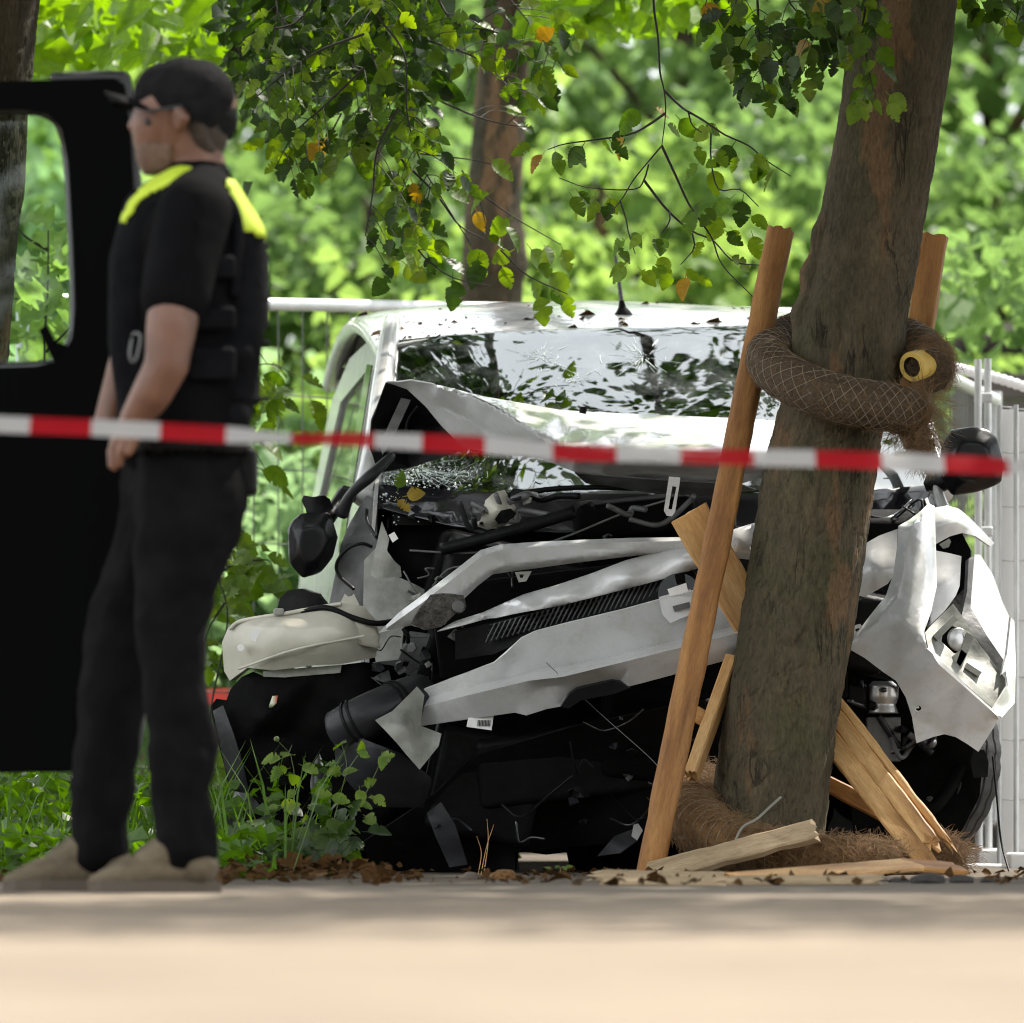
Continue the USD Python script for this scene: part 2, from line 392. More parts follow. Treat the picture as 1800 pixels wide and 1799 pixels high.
def barkmat(name, a, b, c, moss, crack=(.006, .005, .004), flake=(.16, .092, .044)):
    n = {'tc': ('texture_coordinate', {}), 'mp': ('mapping', {'scale': (1, 1, .30)}),
         'n1': ('noise_texture', {'scale': 9.0, 'detail': 8.0, 'roughness': .7}), 'r1': ('rgb_ramp', {'ramp': [(.25, a), (.5, b), (.75, c)]}),
         'n2': ('noise_texture', {'scale': 3.4, 'detail': 5.0, 'roughness': .65}), 'r2': ('rgb_ramp', {'ramp': [(.48, (0, 0, 0)), (.62, (.8, .8, .8))]}),
         'mx': ('mix_color', {'b': moss}), 'n6': ('noise_texture', {'scale': 6.5, 'detail': 4.0, 'roughness': .6}), 'r6': ('rgb_ramp', {'ramp': [(.555, (0, 0, 0)), (.60, (.7, .7, .7))]}), 'mf': ('mix_color', {'b': flake}),
         'mv': ('mapping', {'scale': (1, 1, .16)}), 'vo': ('noise_texture', {'scale': 11.0, 'detail': 5.0, 'roughness': .62, 'distortion': .5}), 'sb': ('math', {'math_type': 'subtract', 'value2': .5}), 'ab': ('math', {'math_type': 'absolute'}),
         'rc': ('rgb_ramp', {'ramp': [(0, (.9, .9, .9)), (.009, (.5, .5, .5)), (.024, (0, 0, 0))]}), 'n5': ('noise_texture', {'scale': 5.0, 'detail': 3.0}), 'r5': ('rgb_ramp', {'ramp': [(.47, (0, 0, 0)), (.64, (.9, .9, .9))]}), 'ck': ('mix_color', {'blend_type': 'multiply', 'fac': 1.0}), 'mc': ('mix_color', {'b': crack}),
         'n4': ('noise_texture', {'scale': 130.0, 'detail': 5.0, 'roughness': .65}), 'nh': ('math', {'math_type': 'subtract'}), 'nq': ('math', {'math_type': 'multiply', 'value2': 1.2}),
         'bp': ('bump', {'strength': .9, 'distance': .010}), 'p': ('principled_bsdf', {'roughness': .88, 'specular_ior_level': .25}),
         'rn': ('rgb_ramp', {'ramp': [(.3, (.62, .62, .62)), (.7, (1.25, 1.25, 1.25))]}), 'mg': ('mix_color', {'blend_type': 'multiply', 'fac': 1.0})}
    l = [('tc.object', 'mp.vector'), ('mp.vector', 'n1.vector'), ('tc.object', 'n2.vector'), ('n1.fac', 'r1.fac'), ('n2.fac', 'r2.fac'), ('r2.color', 'mx.fac'), ('r1.color', 'mx.a'),
         ('tc.object', 'mv.vector'), ('mv.vector', 'vo.vector'), ('vo.fac', 'sb.value1'), ('sb.value', 'ab.value1'), ('ab.value', 'rc.fac'), ('tc.object', 'n5.vector'), ('n5.fac', 'r5.fac'), ('rc.color', 'ck.a'), ('r5.color', 'ck.b'), ('ck.result', 'mc.fac'), ('mx.result', 'mf.a'), ('mp.vector', 'n6.vector'), ('n6.fac', 'r6.fac'), ('r6.color', 'mf.fac'), ('mf.result', 'mg.a'),
         ('mp.vector', 'n4.vector'), ('n4.fac', 'rn.fac'), ('rn.color', 'mg.b'), ('mg.result', 'mc.a'), ('mc.result', 'p.base_color'),
         ('n4.fac', 'nq.value1'), ('nq.value', 'nh.value1'), ('ck.result', 'nh.value2'), ('nh.value', 'bp.height'), ('bp.normal', 'p.normal')]
    return mat(name, n, l, surface='p.BSDF')


M_bark = barkmat('bark', (.036, .029, .015), (.080, .064, .037), (.140, .108, .062), (.060, .060, .026))
M_bark2 = barkmat('bark_brown', (.026, .020, .010), (.048, .037, .019), (.075, .058, .032), (.034, .032, .016))
M_bark_pale = noisy('inner_bark', [(0, (.12, .07, .035)), (1, (.22, .13, .065))], 22, rough=.85, bump=.5)

# timber, coir
def woodmat(name, a, b, c, seed):
    n = {'tc': ('texture_coordinate', {}), 'mp': ('mapping', {'scale': (1, 1, 1), 'location': (seed, seed * .7, 0)}), 'n1': ('noise_texture', {'scale': 5.0, 'detail': 6.0, 'distortion': .6}),
         'r1': ('rgb_ramp', {'ramp': [(.28, a), (.5, b), (.72, c)]}), 'w': ('noise_texture', {'scale': 60.0, 'detail': 5.0, 'roughness': .7}), 'rw': ('rgb_ramp', {'ramp': [(.3, (.72, .68, .62)), (.6, (1.1, 1.1, 1.1))]}),
         'm': ('mix_color', {'blend_type': 'multiply', 'fac': 1.0}), 'b': ('bump', {'strength': .35, 'distance': .004}), 'p': ('principled_bsdf', {'roughness': .62, 'specular_ior_level': .35}),
         'nk': ('noise_texture', {'scale': 2.3, 'detail': 3.0}), 'rk': ('rgb_ramp', {'ramp': [(.26, (.22, .18, .15)), (.36, (.75, .72, .70)), (.5, (1, 1, 1)), (.72, (1.12, 1.08, 1.0))]}), 'm2': ('mix_color', {'blend_type': 'multiply', 'fac': 1.0})}
    return mat(name, n, [('tc.object', 'mp.vector'), ('mp.vector', 'n1.vector'), ('mp.vector', 'w.vector'), ('mp.vector', 'nk.vector'), ('n1.fac', 'r1.fac'), ('w.fac', 'rw.fac'), ('r1.color', 'm.a'), ('rw.color', 'm.b'),
                         ('nk.fac', 'rk.fac'), ('m.result', 'm2.a'), ('rk.color', 'm2.b'), ('m2.result', 'p.base_color'), ('w.fac', 'b.height'), ('b.normal', 'p.normal')], surface='p.BSDF')


M_wood = woodmat('stake_wood', (.17, .072, .019), (.29, .132, .034), (.38, .195, .058), 3.0)
M_wood2 = woodmat('fresh_wood', (.38, .20, .07), (.50, .29, .11), (.58, .38, .17), 9.0)
M_wood3 = woodmat('dusty_wood', (.24, .18, .11), (.36, .27, .16), (.45, .35, .22), 5.0)
M_coir = noisy('coir', [(.2, (.036, .023, .011)), (.5, (.075, .048, .024)), (.8, (.125, .084, .045))], 90, 6, .95, bump=1.0, bscale=190, dist=.012)
M_coir2 = noisy('coir_fresh', [(.2, (.10, .046, .013)), (.5, (.19, .092, .028)), (.8, (.29, .16, .06))], 90, 6, .95, bump=1.0, bscale=190, dist=.012)
M_fibre = noisy('coir_fibre', [(.2, (.10, .055, .02)), (.8, (.24, .14, .06))], 40, rough=.8)
M_net = plain('net_cord', (.25, .215, .16), .8)
M_pipe = noisy('yellow_pipe', [(.3, (.52, .34, .06)), (.7, (.66, .47, .12))], 20, rough=.45)
M_pipe_in = plain('pipe_inside', (.03, .022, .01), .8)
M_rope = plain('grey_rope', (.20, .20, .17), .85)

# the car
M_paint = mat('white_paint', {'tc': ('texture_coordinate', {}), 'n': ('noise_texture', {'scale': 7.0, 'detail': 8.0, 'roughness': .7}), 'r': ('rgb_ramp', {'ramp': [(.28, (.40, .392, .36)), (.5, (.50, .505, .50)), (.75, (.56, .565, .565))]}),
                              'n2': ('noise_texture', {'scale': 210.0, 'detail': 3.0}), 'r2': ('rgb_ramp', {'ramp': [(.24, (.30, .26, .20)), (.31, (1, 1, 1))]}), 'm': ('mix_color', {'blend_type': 'multiply', 'fac': .85}),
                              'n3': ('noise_texture', {'scale': 19.0, 'detail': 9.0, 'roughness': .72, 'distortion': .4}), 'r3': ('rgb_ramp', {'ramp': [(.52, (1, 1, 1)), (.68, (.78, .74, .66)), (.8, (.5, .45, .37))]}), 'm3': ('mix_color', {'blend_type': 'multiply', 'fac': .5}), 'rr': ('map_range', {'from_min': .3, 'from_max': .75, 'to_min': .30, 'to_max': .12}), 'p': ('principled_bsdf', {'coat_weight': .6, 'coat_roughness': .06}),
                              'nb': ('noise_texture', {'scale': 16.0, 'detail': 2.0}), 'b': ('bump', {'strength': .10, 'distance': .012})},
              [('tc.object', 'n.vector'), ('n.fac', 'r.fac'), ('tc.object', 'n2.vector'), ('n2.fac', 'r2.fac'), ('r.color', 'm.a'), ('r2.color', 'm.b'), ('tc.object', 'n3.vector'), ('n3.fac', 'r3.fac'), ('m.result', 'm3.a'), ('r3.color', 'm3.b'), ('m3.result', 'p.base_color'), ('n.fac', 'rr.value'), ('rr.result', 'p.roughness'),
               ('tc.object', 'nb.vector'), ('nb.fac', 'b.height'), ('b.normal', 'p.normal'), ('b.normal', 'p.coat_normal')], surface='p.BSDF')
M_primer = noisy('bare_inner_panel', [(.25, (.10, .10, .085)), (.5, (.22, .225, .195)), (.75, (.32, .325, .285))], 13, 8, .5, bump=.35, bscale=26)
M_greyinner = noisy('grey_inner_panel', [(.25, (.04, .041, .04)), (.5, (.095, .097, .095)), (.75, (.16, .163, .158))], 12, 8, .45, bump=.35, bscale=24)
M_cream = noisy('cream_housing', [(.3, (.38, .365, .30)), (.7, (.49, .47, .40))], 8, 5, .42, bump=.15, bscale=20)
M_black = noisy('black_plastic', [(.3, (.0018, .0018, .0018)), (.7, (.005, .005, .0052))], 20, 4, .42, bump=.2, bscale=45, extra={'specular_ior_level': .12})
M_dark = noisy('dark_underbody', [(.3, (.0013, .0013, .0013)), (.7, (.004, .0038, .0036))], 14, 5, .7, bump=.4, bscale=30, extra={'specular_ior_level': .05})
M_gloss = plain('black_gloss', (.006, .006, .007), .08, coat_weight=.5)
M_rubber = noisy('tyre_rubber', [(.3, (.005, .005, .005)), (.7, (.013, .0125, .012))], 20, 4, .65, bump=.2)
M_liner = noisy('wheel_arch_liner', [(.3, (.008, .008, .009)), (.7, (.017, .017, .019))], 10, 4, .38, bump=.2, extra={'specular_ior_level': .28})
M_steel = noisy('bright_steel', [(.3, (.45, .45, .44)), (.7, (.60, .60, .59))], 20, 4, .32, extra={'metallic': .8})
M_soot = noisy('mud_on_paint', [(.3, (.02, .017, .013)), (.6, (.10, .09, .08))], 60, 6, .9, bump=.8)
M_glass = mat('screen_glass', {'fr': ('fresnel', {'IOR': 3.1}), 'tc': ('texture_coordinate', {}), 'n': ('noise_texture', {'scale': 5.0, 'detail': 3.0}), 'nf': ('noise_texture', {'scale': 70.0, 'detail': 3.0, 'roughness': .6}), 'ad': ('math', {'math_type': 'multiply_add', 'value2': .012}),
                               'b': ('bump', {'strength': .04, 'distance': .012}), 't': ('transparent_bsdf', {'color': (.30, .36, .34)}), 'g': ('glossy_bsdf', {'color': (.95, 1, 1), 'roughness': .012}), 'm': ('mix_closure', {}),
                               'nd': ('noise_texture', {'scale': 9.0, 'detail': 9.0, 'roughness': .75}), 'rd': ('rgb_ramp', {'ramp': [(.46, (.0, .0, .0)), (.60, (.05, .05, .05)), (.72, (.22, .22, .22))]}), 'd': ('diffuse_bsdf', {'color': (.62, .66, .65)}), 'm2': ('mix_closure', {})},
              [('tc.object', 'n.vector'), ('tc.object', 'nf.vector'), ('nf.fac', 'ad.value1'), ('n.fac', 'ad.value3'), ('ad.value', 'b.height'), ('b.normal', 'g.normal'), ('fr.fac', 'm.fac'), ('t.BSDF', 'm.closure1'), ('g.BSDF', 'm.closure2'),
               ('tc.object', 'nd.vector'), ('nd.fac', 'rd.fac'), ('rd.color', 'm2.fac'), ('m.closure', 'm2.closure1'), ('d.BSDF', 'm2.closure2')], surface='m2.closure')
M_pane = mat('side_glass', {'fr': ('fresnel', {'IOR': 2.2}), 't': ('transparent_bsdf', {'color': (.45, .52, .46)}), 'g': ('glossy_bsdf', {'color': (1, 1, 1), 'roughness': .03}), 'm': ('mix_closure', {})},
             [('fr.fac', 'm.fac'), ('t.BSDF', 'm.closure1'), ('g.BSDF', 'm.closure2')], surface='m.closure')
M_crack = plain('crushed_glass', (.62, .70, .68), .25)

# street things
M_galv = noisy('galvanised', [(.3, (.42, .43, .43)), (.7, (.56, .57, .57))], 12, 5, .42, extra={'metallic': .55})
M_wire = plain('fence_wire', (.09, .095, .085), .6)
M_film = mat('white_mesh_sheet', {'p': ('principled_bsdf', {'base_color': (.72, .73, .74), 'roughness': .6}), 't': ('translucent_bsdf', {'color': (.7, .7, .7)}), 'm': ('mix_closure', {'fac': .35})}, [('p.BSDF', 'm.closure1'), ('t.BSDF', 'm.closure2')], surface='m.closure')
M_red = plain('barrier_red', (.55, .05, .035), .5)
M_white = plain('barrier_white', (.72, .72, .70), .5)
M_tape_r = mat('tape_red', {'p': ('principled_bsdf', {'base_color': (.21, .0015, .005), 'roughness': .7, 'specular_ior_level': .1}), 't': ('translucent_bsdf', {'color': (.32, .003, .006)}), 'm': ('mix_closure', {'fac': .35}), 'tr': ('transparent_bsdf', {}), 'm2': ('mix_closure', {'fac': .22})}, [('p.BSDF', 'm.closure1'), ('t.BSDF', 'm.closure2'), ('m.closure', 'm2.closure1'), ('tr.BSDF', 'm2.closure2')], surface='m2.closure')
M_tape_w = mat('tape_white', {'p': ('principled_bsdf', {'base_color': (.36, .345, .33), 'roughness': .7, 'specular_ior_level': .1}), 't': ('translucent_bsdf', {'color': (.4, .4, .4)}), 'm': ('mix_closure', {'fac': .35}), 'tr': ('transparent_bsdf', {}), 'm2': ('mix_closure', {'fac': .22})}, [('p.BSDF', 'm.closure1'), ('t.BSDF', 'm.closure2'), ('m.closure', 'm2.closure1'), ('tr.BSDF', 'm2.closure2')], surface='m2.closure')
M_carblack = plain('dark_vehicle_paint', (.0009, .0010, .0010), .5, specular_ior_level=.03)
M_seal = plain('door_seal', (.008, .008, .008), .5)
# person
M_skin = noisy('skin', [(.3, (.082, .034, .018)), (.7, (.125, .055, .029))], 14, 4, .5, extra={'subsurface_weight': .08})
M_hair = noisy('hair', [(.3, (.014, .008, .005)), (.7, (.03, .018, .010))], 60, rough=.6, stretch=(1, 1, .3), bump=.5)
M_shirt = noisy('black_shirt', [(.3, (.0025, .0025, .0028)), (.7, (.0045, .0045, .005))], 12, 5, .85, bump=.5, bscale=9, extra={'specular_ior_level': .03})
M_vest = noisy('dark_vest', [(.3, (.0035, .0037, .0042)), (.7, (.007, .0073, .0085))], 14, 5, .8, bump=.4, bscale=40, extra={'specular_ior_level': .03})
M_pants = noisy('charcoal_trousers', [(.3, (.0035, .0033, .0035)), (.7, (.007, .0066, .007))], 11, 5, .85, bump=.6, bscale=8, extra={'specular_ior_level': .03})
M_neon = plain('neon_yellow', (.40, .52, .02), .7)
M_mirror = plain('mirror_shell', (.004, .004, .0045), .22, specular_ior_level=.3)
M_cap = noisy('black_cap', [(.3, (.006, .006, .0065)), (.7, (.011, .011, .0115))], 30, 4, .8, bump=.3, extra={'specular_ior_level': .03})
M_shoe = noisy('tan_suede', [(.3, (.065, .048, .026)), (.7, (.10, .077, .044))], 30, 5, .85, bump=.4)
M_sole = plain('boot_sole', (.06, .045, .03), .8)
M_stubble = noisy('stubbled_skin', [(.3, (.08, .045, .03)), (.7, (.13, .075, .05))], 40, rough=.7)
# ground
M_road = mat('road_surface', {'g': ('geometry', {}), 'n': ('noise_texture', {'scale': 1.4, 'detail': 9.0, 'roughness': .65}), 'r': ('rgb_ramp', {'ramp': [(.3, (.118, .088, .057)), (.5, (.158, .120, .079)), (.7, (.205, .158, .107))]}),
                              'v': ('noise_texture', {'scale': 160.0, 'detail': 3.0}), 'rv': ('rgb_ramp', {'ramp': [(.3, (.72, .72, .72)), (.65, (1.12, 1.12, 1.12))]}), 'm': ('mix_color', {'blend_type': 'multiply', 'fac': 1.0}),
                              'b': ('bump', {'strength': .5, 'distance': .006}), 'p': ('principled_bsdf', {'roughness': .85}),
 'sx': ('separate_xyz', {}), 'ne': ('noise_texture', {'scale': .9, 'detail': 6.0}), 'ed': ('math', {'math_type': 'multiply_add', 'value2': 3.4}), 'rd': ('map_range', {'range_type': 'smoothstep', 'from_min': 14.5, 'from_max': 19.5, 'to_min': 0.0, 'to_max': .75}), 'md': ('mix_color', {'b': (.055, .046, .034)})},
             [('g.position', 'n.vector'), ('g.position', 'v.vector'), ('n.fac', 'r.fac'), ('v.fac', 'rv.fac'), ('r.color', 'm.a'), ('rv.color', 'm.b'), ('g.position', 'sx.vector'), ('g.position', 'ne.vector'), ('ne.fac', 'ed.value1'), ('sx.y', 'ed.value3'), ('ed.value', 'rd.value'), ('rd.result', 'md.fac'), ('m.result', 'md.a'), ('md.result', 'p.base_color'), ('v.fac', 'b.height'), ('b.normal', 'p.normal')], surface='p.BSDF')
M_soil = noisy('soil', [(.25, (.035, .024, .014)), (.5, (.07, .05, .03)), (.75, (.12, .09, .055))], 6, 8, .95, bump=.8, bscale=40, coord='object')
M_turf = noisy('turf', [(.25, (.04, .075, .018)), (.6, (.075, .12, .03)), (.8, (.11, .15, .045))], 1.5, 8, .9)
M_stone = noisy('stone', [(.3, (.06, .05, .04)), (.7, (.16, .13, .10))], 14, 5, .9, bump=.5)
M_stain = noisy('dark_road_stain', [(.3, (.035, .032, .028)), (.7, (.07, .063, .054))], 5, 5, .8)
M_patch = noisy('pale_road_patch', [(.3, (.13, .122, .11)), (.7, (.18, .17, .155))], 4, 5, .8)
M_scrape = noisy('scraped_plastic', [(.3, (.05, .05, .05)), (.7, (.12, .12, .118))], 30, 5, .5)
M_clod = noisy('dark_clod', [(.3, (.015, .013, .011)), (.7, (.05, .045, .04))], 18, 5, .9, bump=.6)
M_shed = noisy('dark_boards', [(.3, (.030, .022, .018)), (.7, (.05, .038, .032))], 5, 4, .8)
M_shedroof = plain('shed_roof', (.022, .018, .016), .9, specular_ior_level=.05)
# ------------------------------------------------------------------ ground, road
def ground_sheet(name, xs, ys, zfun, material, label=None):
    X, Y = np.meshgrid(xs, ys, indexing='ij'); v = np.stack([X, Y, zfun(X, Y)], -1).reshape(-1, 3)
    ny = len(ys); i, j = np.meshgrid(np.arange(len(xs) - 1), np.arange(ny - 1), indexing='ij')
    q = np.stack([i * ny + j, (i + 1) * ny + j, (i + 1) * ny + j + 1, i * ny + j + 1], -1).reshape(-1, 4)
    return obj(name, (v, q), material, smooth=True, kind='structure', label=label)


def bump2(X, Y, s, seed):
    return meshkit.fbm(np.stack([X * s, Y * s, np.zeros_like(X) + seed], -1), 3, seed) - .5


gx = np.r_[-400, -150, -60, -25, np.linspace(-12, 12, 121), 25, 60, 150, 400]
gy = np.r_[-300, -100, -40, -10, 0, 8, 14, np.linspace(16, 30, 120), 34, 40, 60, 100, 250, 600]
ground_sheet('ground', gx, gy, lambda X, Y: np.where((Y > 16.9) & (Y < 26), bump2(X, Y, 2.2, 3) * .014, 0.0), M_soil, 'dark soil of the verge under the wrecked car')
ry = np.r_[-300, -60, -20, -5, np.linspace(0, 16.9, 60)]


def road_z(X, Y):
    return np.full_like(X, .006)


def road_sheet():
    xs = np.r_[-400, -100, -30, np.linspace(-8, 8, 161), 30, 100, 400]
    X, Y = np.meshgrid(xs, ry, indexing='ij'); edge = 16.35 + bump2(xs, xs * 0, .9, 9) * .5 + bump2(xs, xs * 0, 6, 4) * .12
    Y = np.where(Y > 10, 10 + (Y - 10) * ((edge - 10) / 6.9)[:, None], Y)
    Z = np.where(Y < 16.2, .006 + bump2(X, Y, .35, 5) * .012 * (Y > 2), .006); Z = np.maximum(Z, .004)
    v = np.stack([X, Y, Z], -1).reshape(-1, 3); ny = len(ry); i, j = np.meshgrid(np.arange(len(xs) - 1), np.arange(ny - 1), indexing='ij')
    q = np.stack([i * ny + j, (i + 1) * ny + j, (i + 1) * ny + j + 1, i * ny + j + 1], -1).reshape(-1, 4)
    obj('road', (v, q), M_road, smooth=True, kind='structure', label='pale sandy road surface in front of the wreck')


road_sheet()
ground_sheet('meadow', np.linspace(-60, 60, 40), np.linspace(26.6, 120, 40), lambda X, Y: .02 + (bump2(X, Y, .5, 8)) * .03 + np.clip(Y - 40, 0, None) * .01, M_turf, 'green meadow beyond the mesh fence')

# ------------------------------------------------------------------ trees
def trunk_mesh(rows, d, top=None, around=140, along=420, plate=.006, seed=1, ridge=None, lump=.03):
    """rows: (py, left px, right px) of the trunk's two edges at distance d; top: extra (x, y, z, r) stations above them."""
    st = [(*(P((l + r) / 2, py, d)), (r - l) / 2 / FPX * d) for py, l, r in rows][::-1]
    st += top or []
    s = spline(np.array(st), along); th = np.arange(around) / around * 2 * np.pi
    rad = np.stack([np.cos(th), np.sin(th), np.zeros_like(th)], 1)
    z = s[:, 2]; r = s[:, 3]
    q = np.stack([np.cos(th)[None] * np.ones_like(z)[:, None] * 1.3, np.sin(th)[None] * np.ones_like(z)[:, None] * 1.3, z[:, None] * np.ones_like(th)[None]], -1)
    dr = (meshkit.fbm(q * [1, 1, 1.4], 3, seed) - .5) * lump * 2 * (r[:, None] / .15)
    arc = q * [r.mean() / 1.3, r.mean() / 1.3, .42]
    rg = np.random.default_rng(seed); cells = arc.reshape(-1, 3)
    k = int(rg.uniform(900, 1000)); sd = cells[rg.integers(0, len(cells), k)] + rg.normal(0, .003, (k, 3))
    wq = cells + (np.stack([meshkit.fbm(cells * 28, 3, seed + 5), meshkit.fbm(cells * 28, 3, seed + 6), meshkit.fbm(cells * 28, 3, seed + 7)], 1) - .5) * .03
    dd, ii = cKDTree(sd).query(wq, k=2); gap = dd[:, 1] - dd[:, 0]
    lvl = rg.uniform(-1, 1, k)[ii[:, 0]]; amp = 1.15 - .65 * np.clip((z - 1.0) / 1.2, 0, 1); amp = np.repeat(amp, around)
    dr += (plate * amp * (np.clip(gap / .004, 0, 1) - 1.0 + .45 * lvl)).reshape(dr.shape)
    dr += (meshkit.fbm(arc * 75, 3, seed + 9) - .5) * .006
    if ridge is not None:
        dr += ridge(th[None], z[:, None])
    v = s[:, None, :3] + rad[None] * (r[:, None] + dr)[..., None]
    n, k = len(z), around; i, j = np.meshgrid(np.arange(n - 1), np.arange(k), indexing='ij')
    f = np.stack([i * k + j, i * k + (j + 1) % k, (i + 1) * k + (j + 1) % k, (i + 1) * k + j], -1).reshape(-1, 4)
    return v.reshape(-1, 3), f


def limb(parent, pts, r0, r1, material, name='limb'):
    return obj(name, tube(pts, np.linspace(r0, r1, 6), n=40, k=10), material, parent, smooth=True)


leaf_n = {}


def place_leaf(parent, p, direction, normal, size, kind, material):
    base = kind[int(rng.integers(len(kind)))]; v = base[0] * size
    R = basis(np.asarray(direction, float), np.asarray(normal, float))
    v = (v + [.28 * size, 0, 0]) @ R.T
    obj('leaf', (v + p, base[1]), material, parent, smooth=True)
    k = str(parent.GetPath()); leaf_n[k] = leaf_n.get(k, 0) + 1


def mixmat(light=.16, yellow=.018):
    u = rng.random()
    return M_yellow if u < yellow else M_near_light if u < yellow + light else M_near


# front tree: the one the car has hit
t_front = thing('tree', 'leaning grey-barked tree that the white car has crashed into', 'tree', group=None)
rows = [(0, 1497, 1682), (100, 1487, 1672), (200, 1474, 1656), (300, 1457, 1640), (400, 1441, 1622), (480, 1424, 1612), (560, 1402, 1596), (650, 1388, 1590), (740, 1366, 1560), (800, 1348, 1546), (900, 1330, 1530),
        (1000, 1314, 1515), (1100, 1300, 1500), (1200, 1284, 1484), (1300, 1268, 1470), (1400, 1254, 1458), (1480, 1246, 1452), (1545, 1236, 1452)]
DT = 19.38


def ridge_front(th, z):
    a = np.exp(-((np.angle(np.exp(1j * (th - math.pi * 1.02)))) / .42) ** 2); zz = np.exp(-((z - 1.62) / .16) ** 4)
    return a * zz * (.016 + .006 * np.sin(z * 55)) * (np.angle(np.exp(1j * (th - math.pi))) < .40)


topf = [(*P(1612, -160, DT), .150), (*P(1640, -420, DT), .142), (*P(1655, -800, DT), .125), (*P(1680, -1300, DT), .09)]
obj('trunk', trunk_mesh(rows, DT, topf, along=560, around=170, seed=3, ridge=ridge_front, lump=.010, plate=.0040), M_bark, t_front, smooth=True)
for a, b, c in (((1.10, 19.38, 2.95), (.7, 19.1, 3.5), (-.3, 18.9, 3.7)), ((1.15, 19.4, 3.1), (1.9, 19.2, 3.6), (2.6, 19.0, 4.1)), ((1.18, 19.4, 3.5), (1.0, 18.6, 4.4), (.8, 17.9, 5.0)), ((1.15, 19.4, 3.3), (.9, 20.4, 4.2), (.4, 21.6, 4.6))):
    limb(t_front, [a, b, c], .06, .02, M_bark)

# middle tree behind the car
t_mid = thing('tree', 'brown forked tree standing behind the roof of the wrecked car', 'tree')
DM = 27.2
obj('trunk', trunk_mesh([(0, 850, 926), (100, 844, 927), (200, 834, 923), (300, 826, 918), (360, 819, 916), (430, 813, 924), (470, 812, 928), (520, 807, 918), (700, 800, 922), (1100, 792, 920), (1510, 778, 930)], DM,
                        [(*P(890, -150, DM), .08), (*P(900, -500, DM), .07), (*P(905, -1100, DM), .05)], along=300, around=90, seed=11, lump=.02, plate=.006), M_bark2, t_mid, smooth=True)
limb(t_mid, [P(893, 150, DM), P(915, 70, DM - .05), P(945, -10, DM - .1), P(985, -200, DM - .2), P(1010, -500, DM - .5)], .06, .035, M_bark2)
limb(t_mid, [P(880, -260, DM), P(850, -420, 25), P(760, -330, 22.6), P(690, -160, 20.9)], .05, .012, M_bark2)
limb(t_mid, [P(890, -500, DM), P(1000, -700, 25), P(1150, -700, 23), P(1300, -800, 21.5)], .04, .015, M_bark2)

# left tree behind the vehicle door
t_left = thing('tree', 'dark tree trunk at the left edge, behind the open vehicle door', 'tree')
DL = 20.6
obj('trunk', trunk_mesh([(0, -118, 68), (100, -126, 58), (200, -138, 49), (300, -150, 42), (400, -160, 33), (520, -172, 22), (640, -186, 8), (900, -205, -8), (1200, -218, -14), (1400, -225, -2), (1500, -236, 10), (1548, -250, 18)], DL,
                        [(*P(-10, -200, DL), .145), (*P(10, -600, DL), .13), (*P(30, -1200, DL), .10)], along=330, around=110, seed=17, lump=.02, plate=.009), M_bark2, t_left, smooth=True)
limb(t_left, [P(0, -250, DL), P(150, -420, 20.2), P(330, -420, 19.8), P(470, -200, 19.6)], .05, .012, M_bark2)

# crowns above the frame (they shade the car and show in its windscreen)
def above(p, zmin=2.62):
    # nothing hangs into the picture here except the branches built below; clear of the view's upper edge
    lim = HCAM + (PYH + 25) / FPX * p[:, 1]
    return p[:, 2] > np.maximum(zmin, lim + .10)


cp, _ = crown_points((1.5, 19.2, 4.6), (2.6, 2.3, 1.8), 14000, 21, clump=.34, clumps=70, keep=above)
obj('crown', cloud(cp, .10, 22), M_crown, t_front, smooth=False, kind='stuff')
cp, _ = crown_points((-.3, 23.6, 5.2), (3.2, 2.9, 2.0), 17000, 31, clump=.36, clumps=90, keep=lambda p: above(p, 3.0) & (meshkit.fbm(p * 2.6, 2, 8) > np.where(p[:, 0] > -.7, .56, .36)))
obj('crown', cloud(cp, .075, 32), M_crown, t_mid, smooth=False, kind='stuff')
cp, _ = crown_points((-1.7, 15.2, 4.7), (3.0, 3.2, 1.4), 14000, 43, clump=.34, clumps=60, keep=lambda p: above(p) & (np.random.default_rng(1).random(len(p)) < np.clip((p[:, 1] - 12.6) / 3.6, .02, 1)))  # unseen forward crown, added to shade the officer and the door
obj('crown', cloud(cp, .12, 44), M_crown, t_left, smooth=False, kind='stuff')
t_right = thing('tree', 'unseen tree added just outside the picture on the right for its shade', 'tree')  # unseen tree, added to shade the road, officer and wreck
obj('trunk', tube([(4.6, 14.6, 0), (4.55, 14.5, 1.6), (4.3, 14.4, 3.2), (4.0, 14.3, 5.6)], [.2, .17, .14, .06], n=30, k=20), M_bark2, t_right, smooth=True)
for e_ in ((1.4, 14.2, 5.2), (2.9, 13.2, 5.4), (5.6, 14.4, 5.2), (3.4, 16.0, 5.6)):
    limb(t_right, [(4.35, 14.45, 2.9), ((4.35 + e_[0]) / 2, (14.4 + e_[1]) / 2, 4.3), e_], .07, .02, M_bark2)
cp, _ = crown_points((2.5, 14.1, 5.1), (3.4, 2.6, 1.3), 15000, 45, clump=.38, clumps=80, keep=lambda p: above(p) & (np.random.default_rng(2).random(len(p)) < np.clip((p[:, 1] - 12.6) / 3.6, .02, 1)))  # added canopy, thinned towards the viewpoint to grade its shade
obj('crown', cloud(cp, .12, 46), M_crown, t_right, smooth=False, kind='stuff')
cp, _ = crown_points((4.2, 18.6, 3.6), (1.7, 2.6, 1.9), 9000, 47, clump=.36, clumps=60, keep=lambda p: (p[:, 0] > 2.3) & (p[:, 2] > 1.3))  # added low crown, keeps open sky off the bumper corner
